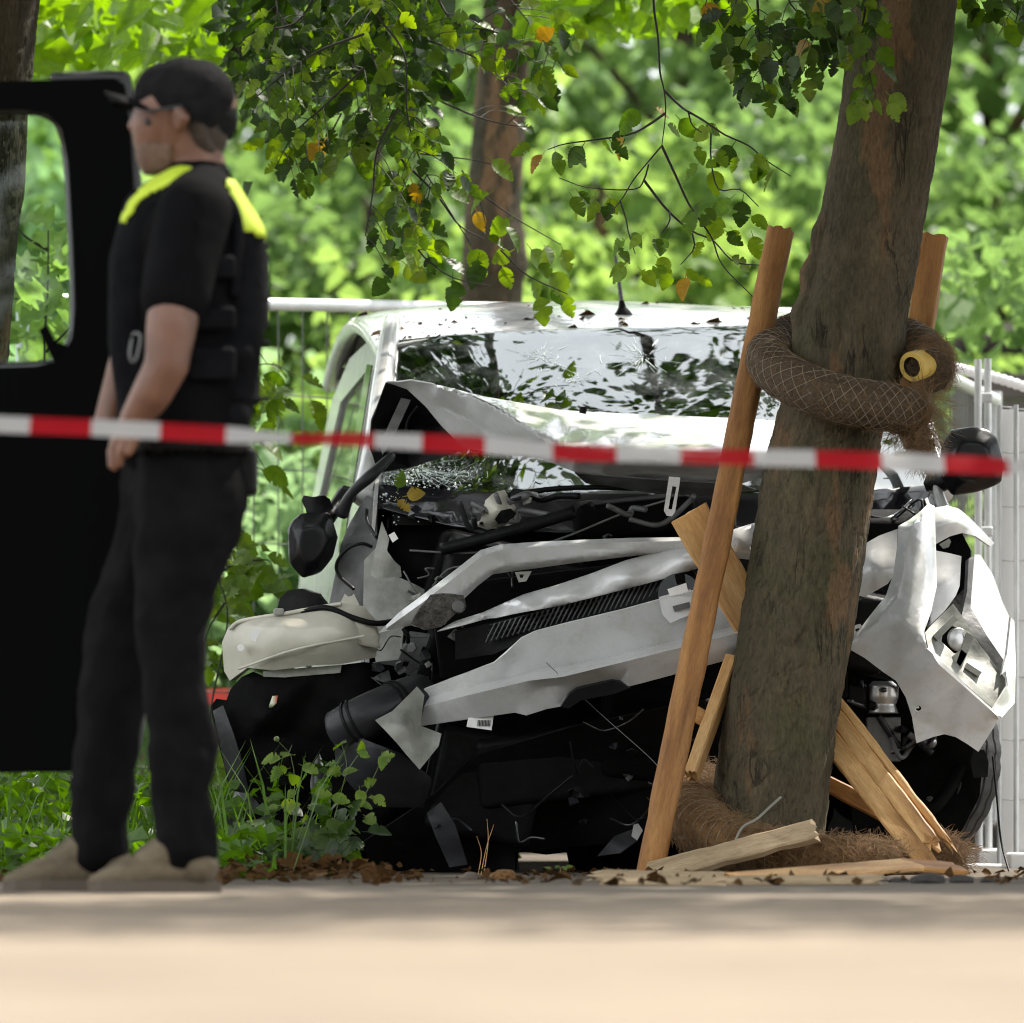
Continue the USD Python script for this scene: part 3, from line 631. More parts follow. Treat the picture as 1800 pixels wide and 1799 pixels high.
obj('crown', cloud(cp, .11, 48), M_crown, t_right, smooth=False, kind='stuff')
limb(t_right, [(4.5, 14.5, 2.2), (4.5, 16.5, 3.2), (4.3, 18.6, 3.8)], .06, .02, M_bark2)
cp, _ = crown_points((-2.6, 20.2, 5.0), (2.4, 2.5, 1.9), 9000, 41, clump=.34, clumps=50, keep=above)
obj('crown', cloud(cp, .10, 42), M_crown, t_left, smooth=False, kind='stuff')


def branch(tree, paths, d, label=None, spots=(), spread=None, size=(.055, .085), step=22, tw=(35, 95), dens=1.0, light=.16, yellow=.018, region=None, dvar=.35, lim=300, seed=0):
    """A hanging branch: twigs as one woody part, each leaf a sub-part. paths: survey polylines of the twigs; spots: further single leaves."""
    global rng
    keep_rng = rng; rng = np.random.default_rng(seed)
    br = UsdGeom.Xform.Define(stage, numbered(str(tree.GetPath()), 'branch')).GetPrim()
    if label:
        br.SetCustomDataByKey('label', label)
    woods = []; mains = []; count = 0
    reg = Polygon(region) if region else None
    anchors = []
    for k, pth in enumerate(paths):
        dd = d + rng.uniform(-dvar, dvar)
        w = np.array([P(x, y, dd + .05 * math.sin(i * 1.3 + k)) for i, (x, y) in enumerate(pth)])
        L = sum(math.hypot(b[0] - a[0], b[1] - a[1]) for a, b in zip(pth[:-1], pth[1:]))
        mains.append(tube(w, np.linspace(.0042 if L > 200 else .0028, .0014, 5), n=max(6, int(L / 14)), k=5))
        if dens <= 0:
            continue
        q = spline(np.array(pth, float), max(2, int(L / step)))
        for i in range(len(q)):
            for sgn in (-1, 1):
                if rng.random() > .62 * dens:
                    continue
                t = q[min(i + 1, len(q) - 1)] - q[max(i - 1, 0)]; t = t / (np.hypot(*t) + 1e-9)
                n = np.array([-t[1], t[0]]) * sgn; dirv = n * .8 + t * .5 + np.array([0, .35]); dirv /= np.hypot(*dirv)
                ln = rng.uniform(*tw); d2 = dd + rng.uniform(-.25, .25)
                end = q[i] + dirv * ln
                mid = q[i] + dirv * ln * .5 + np.array([0, -6])
                if reg is not None and not reg.contains(Point(*end)):
                    continue
                woods.append(tube([P(*q[i], dd), P(*mid, (dd + d2) / 2), P(*end, d2)], [.0016, .001], n=6, k=4))
                m = max(1, int(ln / 24))
                for j in range(m + 1):
                    u = (j + .6) / (m + .6); b = q[i] + dirv * ln * u
                    anchors.append((b, dirv, dd + (d2 - dd) * u, (-1) ** j if j < m else 0))
    rng.shuffle(anchors) if False else None
    for b, dirv, da, sgn in anchors:
        if count >= lim or (reg is not None and not reg.contains(Point(*b))):
            continue
        ang = sgn * rng.uniform(.5, 1.1); c, s = math.cos(ang), math.sin(ang)
        v = np.array([dirv[0] * c - dirv[1] * s, dirv[0] * s + dirv[1] * c]) + np.array([0, .45])
        w = np.array([v[0], rng.normal(0, .45), -v[1]])
        nm = np.array([rng.normal(0, .45), -.75 + rng.normal(0, .3), .55 + rng.normal(0, .35)])
        place_leaf(br, P(*b, da), w, nm, rng.uniform(*size), LEAVES, mixmat(light, yellow)); count += 1
    for sx, sy in spots:
        if count >= lim:
            break
        a = rng.uniform(0, 2 * math.pi); da = d + rng.uniform(-dvar, dvar)
        w = np.array([math.cos(a), rng.normal(0, .4), -.6 - .6 * abs(math.sin(a))])
        nm = np.array([rng.normal(0, .45), -.75 + rng.normal(0, .3), .55 + rng.normal(0, .35)])
        place_leaf(br, P(sx, sy - 12, da), w, nm, rng.uniform(*size), LEAVES, mixmat(light, yellow)); count += 1
    for w_ in woods[:0] + mains:
        obj('twig', w_, M_twig, br, smooth=True)
    if woods:
        obj('twiglet', cat(woods), M_twig, br, smooth=True, kind='stuff')
    rng = keep_rng
    return br


def zz(l, ox, oy, k):
    return [(ox + x / k, oy + y / k) for x, y in l]


# hanging branch, upper left
Lp = [[(600, -30), (614, 34), (621, 107), (640, 180)], [(630, -30), (642, 45), (656, 103), (683, 179), (690, 240)], [(650, -20), (666, 31), (711, 97), (716, 203), (742, 290), (776, 348), (828, 431)],
      [(700, 190), (663, 265), (655, 340), (642, 414)], [(640, 120), (563, 193), (518, 234), (483, 296)], [(705, 280), (766, 341), (807, 396), (850, 420)], [(715, 340), (725, 383), (735, 414)], [(735, 440), (756, 462), (800, 490), (862, 503)],
      [(880, 440), (925, 483), (997, 517)], [(480, -20), (487, 20), (476, 86), (450, 140)], [(487, 20), (540, 90), (600, 110)], [(640, 60), (560, 90), (500, 130), (440, 180)], [(700, 60), (780, 80), (850, 110), (900, 160)],
      [(720, 150), (800, 190), (870, 215), (935, 225)], [(560, -20), (520, 40), (440, 60), (400, 110)], [(760, -20), (800, 40), (880, 60), (940, 110)], [(735, 270), (820, 280), (870, 290)], [(600, 200), (560, 270), (520, 290)],
      [(880, -20), (930, 40), (990, 120)], [(830, 330), (900, 380), (985, 430)]]
Lreg0 = [(372, -40), (1010, -40), (1005, 140), (945, 235), (890, 300), (870, 360), (985, 410), (1000, 560), (860, 520), (740, 500), (700, 545), (655, 440), (640, 330), (560, 320), (470, 350), (430, 345), (480, 250), (430, 200), (400, 130)]
Lreg = [(372, -40), (1010, -40), (1005, 110), (940, 215), (880, 215), (835, 120), (815, 200), (812, 420), (770, 460), (735, 480), (695, 505), (655, 440), (640, 330), (560, 320), (470, 350), (430, 345), (480, 250), (430, 200), (400, 130)]
branch(t_mid, Lp[:12], 20.6, 'dense hanging branch over the police officer and the car roof', region=Lreg, size=(.046, .074), step=17, dens=.64, light=.42, seed=101)
branch(t_mid, Lp[12:], 20.9, 'branch of hanging leaves in front of the forked trunk', region=Lreg, size=(.044, .070), step=16, dens=.5, light=.45, seed=102)
branch(t_mid, [Lp[8], Lp[7], Lp[3], [(812, 300), (840, 345), (855, 400)]], 20.8, 'sparse twigs hanging between the forked trunk and the car roof', dens=0, size=(.055, .09), light=.5, yellow=.03, seed=107, dvar=.15,
       spots=[(905, 450), (925, 440), (940, 470), (960, 480), (985, 440), (970, 430), (950, 435), (930, 500), (945, 520), (965, 512), (985, 522), (880, 470), (850, 420), (835, 375), (820, 330), (870, 345), (855, 285), (905, 390), (880, 400), (795, 490), (820, 440), (843, 455), (690, 490), (705, 470), (735, 440), (760, 420), (745, 395)])
# more leaves in the same mass, behind the ones picked out
pts = []
r2 = np.random.default_rng(5)
while len(pts) < 900:
    x, y = r2.uniform(380, 1000), r2.uniform(-60, 330)
    if Polygon(Lreg).contains(Point(x, y)) and r2.random() < max(.02, 1 - y / 240) and x < 780:
        pts.append(P(x, y, r2.uniform(20.8, 22.6)))
obj('foliage', cloud(np.array(pts), .055, 51, droop=1.0, flat=.45), M_crown, t_mid, smooth=False, kind='stuff')
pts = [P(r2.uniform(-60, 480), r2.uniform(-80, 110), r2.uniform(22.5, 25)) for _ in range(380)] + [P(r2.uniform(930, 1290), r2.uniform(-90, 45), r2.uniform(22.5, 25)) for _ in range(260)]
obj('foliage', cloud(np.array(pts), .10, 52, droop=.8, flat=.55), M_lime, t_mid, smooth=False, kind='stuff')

# single twig in the middle
K = dict(ox=900, oy=0, k=3)
Cp = [zz(l, **K) for l in ([(745, -60), (750, 60), (770, 200), (780, 380), (803, 480), (810, 600), (790, 770)], [(803, 480), (900, 570), (1000, 630), (1120, 710), (1250, 770), (1330, 840), (1470, 930)],
                           [(790, 770), (730, 840), (640, 950), (580, 1050), (475, 1180)], [(720, 870), (695, 950), (640, 1000), (400, 990), (250, 940)], [(695, 950), (820, 1110), (950, 1220), (1060, 1270), (1170, 1380), (1320, 1400)],
                           [(790, 770), (860, 920), (940, 1090), (1050, 1250), (1110, 1400), (1275, 1570)], [(930, 590), (950, 660), (1000, 700)], [(1050, 690), (1050, 850), (1090, 1000), (1200, 1000), (1300, 1090)], [(570, 1060), (600, 1150), (615, 1230), (650, 1340)],
                           [(830, 1120), (830, 1170), (790, 1230)], [(950, 1230), (960, 1310), (890, 1395)], [(805, 600), (720, 660), (620, 710), (430, 740), (280, 760), (190, 790)])]
Cs = zz([(700, 600), (740, 590), (800, 680), (570, 700), (600, 730), (470, 740), (500, 760), (390, 780), (310, 780), (220, 800), (180, 830), (120, 780), (1000, 680), (970, 780), (1040, 800), (1000, 880), (1050, 900), (1130, 830), (1180, 780), (1200, 840), (1250, 840), (1290, 850), (1350, 870), (1400, 900), (330, 1030), (300, 1050), (400, 1040), (440, 1050),
         (500, 1060), (520, 1080), (950, 1120), (1000, 1090), (1080, 1110), (1120, 1150), (600, 1250), (620, 1280), (700, 1260), (740, 1270), (780, 1240), (820, 1270), (550, 1320), (640, 1400), (660, 1440), (620, 1420), (750, 1380), (810, 1420), (840, 1430), (900, 1440), (920, 1470), (960, 1480), (1110, 1240), (1150, 1230),
         (1130, 1370), (1180, 1060), (1220, 1060), (1240, 1160), (1260, 1250), (1020, 1290), (660, 660), (860, 640), (1080, 690)], **K)
branch(t_front, Cp, 19.9, 'thin bare-stemmed twig hanging above the radio aerial', spots=Cs, dens=0, size=(.048, .075), light=.7, yellow=.05, dvar=.12, seed=103)
# upper right, left of the front trunk
Rp = [[(1330, -40), (1333, 40), (1335, 90), (1340, 140), (1350, 175)], [(1300, -40), (1290, 20), (1270, 50)], [(1333, 40), (1370, 60), (1410, 75)], [(1400, -40), (1430, 20), (1440, 60)], [(1250, -40), (1240, 10)], [(1370, -40), (1400, 20), (1460, 30)], [(1470, -40), (1480, 20), (1500, 60)]]
branch(t_front, Rp, 18.9, 'dark hanging leaves at the upper left of the leaning trunk', dens=.95, size=(.05, .075), light=.12, step=16, tw=(25, 60), dvar=.15, seed=104,
       region=[(1225, -60), (1530, -60), (1500, 120), (1380, 185), (1310, 150), (1255, 90)], spots=[(1315, 110), (1330, 130), (1345, 150), (1355, 170), (1320, 140), (1365, 135)])
branch(t_front, [[(1525, -40), (1520, 20), (1515, 60), (1525, 110), (1535, 160)], [(1540, -40), (1545, 10)]], 18.85, 'light green leaves hanging in front of the leaning trunk', dens=.55, size=(.045, .07), light=.75, yellow=0, tw=(14, 34), step=14, dvar=.05, seed=105,
       spots=[(1515, 45), (1500, 62), (1528, 65), (1540, 85), (1490, 85), (1520, 105), (1545, 115), (1525, 130), (1510, 150), (1540, 140), (1530, 175), (1555, 172), (1515, 160), (1515, 15), (1535, 20), (1500, 25)])
branch(t_front, [[(1720, -50), (1740, 0), (1760, 30)], [(1690, -50), (1700, 0)], [(1780, -50), (1790, 10), (1785, 40)]], 19.4, 'leaves hanging at the upper right corner', dens=.9, size=(.05, .075), step=16, tw=(20, 50), light=.3, seed=106, dvar=.1,
       region=[(1670, -60), (1830, -60), (1830, 55), (1680, 30)])

# ------------------------------------------------------------------ background: shrubs, trees, hut, wood
def bg_tree(label, x, y, zc, rad, n, size, material, seed, clump=.4, clumps=60, trunk_r=.12, name='tree', group=None):
    t = thing(name, label, 'tree')
    p, c = crown_points((x, y, zc), rad, n, seed, clump=clump, clumps=clumps, hollow=.3, keep=lambda p: p[:, 2] > .1)
    obj('crown', cloud(p, size, seed + 1, droop=.7, flat=.55), material, t, smooth=False, kind='stuff')
    wood = [tube([(x, y, 0), (x + .1, y, zc * .5), (x, y + .1, zc + rad[2] * .6)], [trunk_r, trunk_r * .7, trunk_r * .3], n=16)]
    for q in c[:14]:
        wood.append(tube([(x + .05, y, max(.3, q[2] - .9)), (np.array([x, y, q[2]]) + q) / 2 + [0, 0, -.1], q], [trunk_r * .35, trunk_r * .1], n=8, k=6))
    obj('trunk', cat(wood), M_bark2, t, smooth=True)
    return t


def shrub(label, x, y, h, w, n, size, material, seed, shape='clump'):
    t = thing('shrub', label, 'shrub')
    rg = np.random.default_rng(seed); stems = []; pts = []
    for k in range(11):
        a = rg.uniform(0, 2 * np.pi); r = rg.uniform(.2, 1) * w; tip = np.array([x + r * math.cos(a), y + r * .7 * math.sin(a), h * rg.uniform(.6, 1.05)])
        pth = spline([(x + .1 * math.cos(a), y + .1 * math.sin(a), 0), (x + .45 * r * math.cos(a), y + .3 * r * math.sin(a), tip[2] * .6), tip], 14); stems.append(tube(pth, [.014, .004], n=14, k=5, smooth=False))
        m = n // 11; u = rg.uniform(.12, 1, m) ** .8
        q = np.stack([np.interp(u, np.linspace(0, 1, 14), pth[:, i]) for i in range(3)], 1); pts.append(q + rg.normal(0, 1, (m, 3)) * [.22, .22, .16] * w)
    pts = np.vstack(pts); pts = pts[pts[:, 2] > .03]
    obj('foliage', cloud(pts, size, seed + 1, droop=.6, flat=.6), material, t, smooth=False, kind='stuff')
    obj('stem', cat(stems), M_twig, t, smooth=True)


r4 = np.random.default_rng(400)
labs3 = ['pale green tree beyond the fence, seen through the vehicle window', 'yellow-green tree beyond the fence, just right of the officer', 'bright tree beyond the fence, left of the forked trunk', 'leafy tree beyond the fence, right of the forked trunk', 'fresh green tree behind the leaning trunk', 'green tree above the right-hand fences', 'tree outside the frame to the right of the hut']
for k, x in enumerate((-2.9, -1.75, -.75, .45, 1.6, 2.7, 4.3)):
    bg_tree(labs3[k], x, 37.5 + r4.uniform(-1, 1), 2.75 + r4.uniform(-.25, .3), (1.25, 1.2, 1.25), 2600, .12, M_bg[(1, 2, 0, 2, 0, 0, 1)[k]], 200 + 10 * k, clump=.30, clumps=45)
labs4 = ['tall tree far behind the officer head', 'tall bright tree far behind the hanging branch', 'tall tree far behind, above the aerial', 'tall tree far behind, at the upper right of the leaning trunk', 'tall tree far outside the right edge', 'tall tree far outside the left edge']
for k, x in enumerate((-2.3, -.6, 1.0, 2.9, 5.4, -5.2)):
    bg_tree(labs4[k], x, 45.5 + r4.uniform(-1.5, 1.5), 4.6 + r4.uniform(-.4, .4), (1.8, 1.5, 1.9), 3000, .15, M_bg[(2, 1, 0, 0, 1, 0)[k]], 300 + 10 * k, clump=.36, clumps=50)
labs2 = ['tall pale bush behind the fence at the far left', 'tall light bush behind the officer shoulder', 'tall yellowish bush behind the fence tube', 'tall bush behind the windscreen', 'tall bush behind the leaning trunk', 'tall bush behind the right-hand posts']
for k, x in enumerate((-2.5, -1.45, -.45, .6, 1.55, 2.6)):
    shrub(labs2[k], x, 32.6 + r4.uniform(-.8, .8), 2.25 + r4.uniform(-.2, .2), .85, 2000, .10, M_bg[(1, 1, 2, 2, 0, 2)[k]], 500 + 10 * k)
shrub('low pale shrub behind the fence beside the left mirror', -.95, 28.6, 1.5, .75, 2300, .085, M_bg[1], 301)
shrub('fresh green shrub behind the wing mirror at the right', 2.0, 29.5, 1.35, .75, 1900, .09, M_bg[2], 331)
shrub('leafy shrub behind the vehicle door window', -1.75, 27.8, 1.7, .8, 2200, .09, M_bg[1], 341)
# far wood, one mass
r3 = np.random.default_rng(77)
wp = np.stack([r3.uniform(-30, 30, 36000), 64 + r3.normal(0, 2.5, 36000), r3.uniform(0, 13, 36000)], 1)
wp = wp[meshkit.noise(wp * [.55, .5, .55], 4) > .12]
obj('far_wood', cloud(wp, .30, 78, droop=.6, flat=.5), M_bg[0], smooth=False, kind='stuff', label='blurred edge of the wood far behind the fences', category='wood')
wp = np.stack([r3.uniform(-18, 18, 9000), -9 + r3.normal(0, 1.3, 9000), r3.uniform(0, 11, 9000)], 1)  # leaves behind the camera, added to darken the fronts and reflections
obj('far_wood', cloud(wp, .42, 79, droop=.6, flat=.4), M_crown, smooth=False, kind='stuff', label='unseen leaf bank added behind the camera to block low sky light', category='wood')
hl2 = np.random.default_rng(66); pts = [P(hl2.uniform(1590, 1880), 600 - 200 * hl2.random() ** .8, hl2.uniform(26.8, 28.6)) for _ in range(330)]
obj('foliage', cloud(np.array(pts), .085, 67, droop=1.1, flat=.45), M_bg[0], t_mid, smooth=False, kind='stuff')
hut = thing('hut', 'dark wooden hut half hidden by leaves at the right edge', 'hut')
for k in range(16):
    obj('board', rbox((2.6, .04, .115), (3.28, 31.2, .2 + k * .12), .006), M_shed, hut)
obj('roof', rbox((2.7, 1.6, .08), (3.30, 31.98, 2.26), .02, rot=(.10, 0, 0)), M_shedroof, hut)
obj('side_wall', rbox((.05, 1.4, 2.0), (2.02, 31.95, 1.05), .006), M_shed, hut)

# ------------------------------------------------------------------ fences
def mesh_fence(label, p0, p1, z0, z1, nv, nh, group=None, r=.021, wr=.0022, top_material=None, name='mesh_fence', posts=True, z1b=None):
    """A site fence panel of tube frame and welded wire between two ground points."""
    t = thing(name, label, 'fence', group)
    p0, p1 = np.array(p0, float), np.array(p1, float)
    at = lambda u, z: np.append(p0 + (p1 - p0) * u, z + (z1b - z1) * u * (z > z1 * .9) if z1b else z)
    obj('top_tube', tube([at(0, z1), at(1, z1)], r, n=2, k=12), top_material or M_galv, t, smooth=True)
    obj('bottom_tube', tube([at(0, z0), at(1, z0)], r, n=2, k=12), M_galv, t, smooth=True)
    for u in (0, 1):
        obj('post', tube([at(u, max(.02, z0 - .06)), at(u, z1 + .03)], r, n=2, k=12), M_galv, t, smooth=True)
    obj('wire', cat([tube([at(u, z0), at(u, z1)], wr, n=2, k=5) for u in np.linspace(0, 1, nv + 2)[1:-1]] + [tube([at(0, z), at(1, z)], wr, n=2, k=5) for z in np.linspace(z0, z1, nh + 2)[1:-1]]), M_wire, t, smooth=True, kind='stuff')
    for u in (.02, .98):
        obj('foot', rbox((.62, .22, .12), at(u, .07), .02), M_clod, t)
    return t


zf = HCAM + (PYH - 541) / FPX * 26.0
mesh_fence('long mesh fence panel with a steel top tube behind the car', (-1.55, 22.7), (1.33, 26.3), .06, HCAM + (PYH - 527) / FPX * 22.7, 36, 6, wr=.0027, z1b=HCAM + (PYH - 556) / FPX * 26.3)
# right-hand fences, seen at a slant
f2 = mesh_fence('slanting mesh fence panel with a ribbed white top behind the right mirror', (1.30, 22.6), (1.66, 24.6), .05, HCAM + (PYH - 652) / FPX * 22.9, 26, 6)
rib = spline([P(1655, 640, 22.6), P(1700, 652, 22.7), P(1760, 667, 22.8), P(1830, 690, 22.9)], 60)
obj('ribbed_hose', sweep(rib, circle(1.0, 12), scale=.016 + .0022 * np.sin(np.arange(60) * 1.9)), M_film, f2, smooth=True, label='white ribbed tube along the top')
pst = thing('fence_post', 'pair of galvanised upright tubes left of the white sheeting', 'post')
for px, dd, y0 in ((1721, 21.9, 632), (1738, 22.0, 631)):
    obj('tube', tube([P(px, 1521, dd), P(px - 2, y0, dd)], 0.0115, n=2, k=14), M_galv, pst, smooth=True)
obj('clamp', rbox((.055, .05, .03), P(1729, 700, 21.95), .006), M_galv, pst)
obj('clamp', rbox((.055, .05, .03), P(1729, 935, 21.95), .006), M_galv, pst)
obj('base', rbox((.30, .20, .07), P(1735, 1512, 22.0) + [0, 0, .0], .012), M_white, pst, label='pale block under the posts')
# the stack of white-sheeted panels at the right edge
for k, (x0, x1, dd, y0, lab) in enumerate(((1757, 1786, 21.6, 712, 'white sheeted fence panel nearest the posts'), (1779, 1822, 21.9, 716, 'white sheeted fence panel at the right edge'), (1800, 1900, 22.3, 726, 'white sheeted fence panel beyond the right edge'))):
    t = thing('sheeted_fence_panel', lab, 'fence')
    obj('sheeting', sheet([(x0 + 4, y0 + 8), (x1, y0 + 8), (x1, 1522), (x0 + 4, 1522)], d=dd, thick=.003, res=.03, crumple=.006, seed=k + 60), M_film, t)
    for xx in (x0, x1):
        obj('post', tube([P(xx, 1524, dd - .02), P(xx, y0, dd - .02)], .008, n=2, k=10), M_galv, t, smooth=True)
    for yy in (y0 + 3, 795, 890, 985, 1090, 1190, 1300, 1405):
        obj('cross_wire', tube([P(x0, yy, dd - .02), P(x1, yy + 2, dd - .02)], .0022, n=2, k=6), M_galv, t, smooth=True)
sill = thing('ground_rail', 'pale horizontal fence foot rail on the ground at the right', 'rail')
obj('rail', tube([P(1630, 1527, 21.2), P(1860, 1533, 21.0)], .02, n=3, k=10), M_white, sill, smooth=True)
obj('end_block', rbox((.10, .16, .09), P(1800, 1526, 21.05), .01), M_white, sill)
# red and white barrier boards behind
for lab, x0, x1, y0, y1, dd in (('red and white barrier board behind the wheel arch at the left', 330, 560, 1212, 1240, 27.6), ('red and white barrier board behind the right-hand fence', 1742, 1830, 1270, 1302, 25.4)):
    t = thing('barrier_board', lab, 'barrier')
    xs = np.linspace(x0, x1, 4)
    for k in range(3):
        a, b = P(xs[k], y0, dd), P(xs[k + 1], y1, dd)
        obj('stripe', rbox((b[0] - a[0] - .002, .03, a[2] - b[2]), (a + b) / 2, .004), M_red if (k != 1) else M_white, t)
    for xx in (x0 + 8, x1 - 8):
        c = P(xx, y1, dd + .04); obj('leg', rbox((.04, .04, c[2]), (c[0], c[1], c[2] / 2), .005), M_white, t)
# ------------------------------------------------------------------ the wrecked car
car = thing('wrecked_car', 'crashed white car with crumpled bonnet, torn bumper and cracked windscreen behind the leaning tree', 'car')
YAW = math.radians(5.0)
CR = np.array([-math.sin(YAW), math.cos(YAW), 0]); CS = np.array([math.cos(YAW), math.sin(YAW), 0]); CO = np.array([.4015, 20.4, 0])


def C(u, v, w):
    """Car frame: u back from the foot of the windscreen, v to the right as seen, w up."""
    return CO + np.multiply.outer(u, CR) + np.multiply.outer(v, CS) + np.multiply.outer(w, [0, 0, 1.0])


def grid_sheet(fn, us, vs, thick=.012):
    U_, V_ = np.meshgrid(us, vs, indexing='ij'); p = fn(U_, V_).reshape(-1, 3); n = len(vs)
    i, j = np.meshgrid(np.arange(len(us) - 1), np.arange(n - 1), indexing='ij')
    q = np.stack([i * n + j, (i + 1) * n + j, (i + 1) * n + j + 1, i * n + j + 1], -1).reshape(-1, 4)
    f = np.vstack([q[:, [0, 1, 2]], q[:, [0, 2, 3]]]); t = trimesh.Trimesh(p, f, process=False); nn = np.array(t.vertex_normals)
    N = len(p); e = np.vstack([f[:, [0, 1]], f[:, [1, 2]], f[:, [2, 0]]]); k = np.sort(e, 1); _, inv, c = np.unique(k, axis=0, return_inverse=True, return_counts=True); be = e[c[inv.ravel()] == 1]
    sd = np.vstack([np.stack([be[:, 1], be[:, 0], be[:, 0] + N], 1), np.stack([be[:, 1], be[:, 0] + N, be[:, 1] + N], 1)])
    m = trimesh.Trimesh(np.vstack([p, p - nn * thick]), np.vstack([f, f[:, ::-1] + N, sd]), process=False)
    return m


def roof_w(u, v):
    return 1.572 + .176 * np.sin(np.pi / 2 * np.clip((u - .72) / 1.5, 0, 1)) - .055 * np.abs(v / .72) ** 3.5 - .12 * np.clip((u - 2.3) / 1.1, 0, 2) ** 2 + .004 * np.cos(v * 9)


roof = grid_sheet(lambda u, v: C(u, v * (1 - .03 * np.clip((1.2 - u) / .5, 0, 1)), roof_w(u, v)), np.linspace(.72, 3.35, 44), np.linspace(-.72, .72, 40))
obj('roof', roof, M_paint, car, smooth=True)
for s in (-1, 1):
    us = np.linspace(.68, 3.35, 30)
    obj('roof_rail', tube(C(us, s * (.715 + 0 * us), roof_w(us, .72) - .018), .026, n=30, k=10), M_paint, car, smooth=True)
obj('roof_rib', cat([tube(C(np.linspace(.9, 3.2, 20), np.full(20, v), roof_w(np.linspace(.9, 3.2, 20), v) + .001), .006, n=20, k=6) for v in (-.66, .66)]), M_black, car, smooth=True)


def side_v(w):
    return np.where(w > 1.02, .80 - (w - 1.02) * .155, .80 + .02 * np.sin(np.clip((w - .3) / .72, 0, 1) * np.pi))


def side_panel(poly, material, name, sgn, off=0.0, thick=.01, holes=(), parent=None, res=.07, label=None):
    pg = Polygon(poly, holes)
    rings = []
    for r in [pg.exterior] + list(pg.interiors):
        r = np.asarray(r.coords)[:-1]
        for i in range(len(r)):
            a, b = r[i], r[(i + 1) % len(r)]; n = max(1, int(np.hypot(*(b - a)) / res)); rings.append(a + (b - a) * (np.arange(n) / n)[:, None])
    x0, y0, x1, y1 = pg.bounds; g = np.stack(np.meshgrid(np.arange(x0, x1, res), np.arange(y0, y1, res)), -1).reshape(-1, 2) + .01
    pts = np.vstack(rings + [g[shapely.contains_xy(pg.buffer(-res * .4), g[:, 0], g[:, 1])]])
    tri = Delaunay(pts).simplices; ce = pts[tri].mean(1); tri = tri[shapely.contains_xy(pg, ce[:, 0], ce[:, 1])]
    e1, e2 = pts[tri[:, 1]] - pts[tri[:, 0]], pts[tri[:, 2]] - pts[tri[:, 0]]; ar = e1[:, 0] * e2[:, 1] - e1[:, 1] * e2[:, 0]
    tri = tri[np.abs(ar) > 1e-9]; ar = ar[np.abs(ar) > 1e-9]; tri = np.where((ar > 0)[:, None], tri, tri[:, [0, 2, 1]])
    o = C(pts[:, 0], sgn * (side_v(pts[:, 1]) + off), pts[:, 1]); q = C(pts[:, 0], sgn * (side_v(pts[:, 1]) + off - thick), pts[:, 1])
    N = len(pts); e = np.vstack([tri[:, [0, 1]], tri[:, [1, 2]], tri[:, [2, 0]]]); k = np.sort(e, 1); _, inv, c = np.unique(k, axis=0, return_inverse=True, return_counts=True); be = e[c[inv.ravel()] == 1]
    sd = np.vstack([np.stack([be[:, 1], be[:, 0], be[:, 0] + N], 1), np.stack([be[:, 1], be[:, 0] + N, be[:, 1] + N], 1)])
    m = trimesh.Trimesh(np.vstack([o, q]), np.vstack([tri, tri[:, ::-1] + N, sd]), process=False)
    if (sgn > 0) == (m.vertex_normals[:N].mean(0) @ CS < 0):
        m.invert()
    return obj(name, m, material, parent or car, smooth=30, label=label)


arch = [(2.75 + .37 * math.cos(a), .31 + .37 * math.sin(a)) for a in np.linspace(0.02, math.pi - .02, 14)]
wf = [(.34, 1.09), (.84, 1.46), (1.04, 1.485), (1.07, 1.09)]
wr = [(1.46, 1.09), (1.43, 1.50), (2.55, 1.47), (3.02, 1.12), (2.95, 1.09)]
for s in (-1, 1):
    side_panel([(.02, .30), (-.02, 1.03), (.72, 1.555), (1.3, 1.60), (2.4, 1.60), (3.1, 1.50), (3.45, 1.05), (3.55, .6), (3.5, .31)] + arch + [(2.3, .30)], M_paint, 'body_side', s, holes=[wf[::-1], wr[::-1]])
    side_panel(wf, M_pane, 'side_window', s, off=-.012, thick=.005)
    side_panel(wr, M_pane, 'side_window', s, off=-.012, thick=.005)
    side_panel([(1.12, .95), (1.09, 1.50), (1.36, 1.52), (1.40, .95)], M_gloss, 'b_pillar', s, off=.003, thick=.006)
    side_panel([(.05, .34), (.04, .92), (1.06, .96), (1.08, .34)], M_paint, 'front_door', s, off=.012, thick=.01)
    side_panel([(1.12, .34), (1.11, .94), (2.28, .98), (2.30, .60), (2.2, .34)], M_paint, 'rear_door', s, off=.012, thick=.01)
obj('tailgate', grid_sheet(lambda a, v: C(3.5 - .28 * np.clip((a - .95) / .6, 0, 1) ** 1.5 + .04 * np.cos(v * 1.6), v * (.80 - .11 * np.clip((a - 1) / .6, 0, 1)), a), np.linspace(.35, 1.62, 20), np.linspace(-1, 1, 20)), M_paint, car, smooth=True)
obj('floor_pan', rbox((1.5, 3.3, .12), C(1.8, 0, .33), .03, rot=(0, 0, YAW)), M_dark, car)
for v in (-.36, .36):
    st = obj('seat', rbox((.5, .14, .62), C(1.15, v, .98), .06, rot=(-.18, 0, YAW)), M_black, car)
    obj('headrest', rbox((.26, .1, .2), C(1.22, v, 1.38), .045, rot=(-.12, 0, YAW)), M_black, st)
obj('dashboard', grid_sheet(lambda u, v: C(u, v, .98 + .05 * np.cos(v * 5) * (u > .3) - .5 * np.clip((u - .42) / .2, 0, 1)), np.linspace(-.02, .6, 14), np.linspace(-.74, .74, 20), .03), M_black, car, smooth=30)
obj('cabin_back', rbox((1.36, .05, .95), C(1.95, 0, .9), .02, rot=(0, 0, YAW)), M_dark, car)

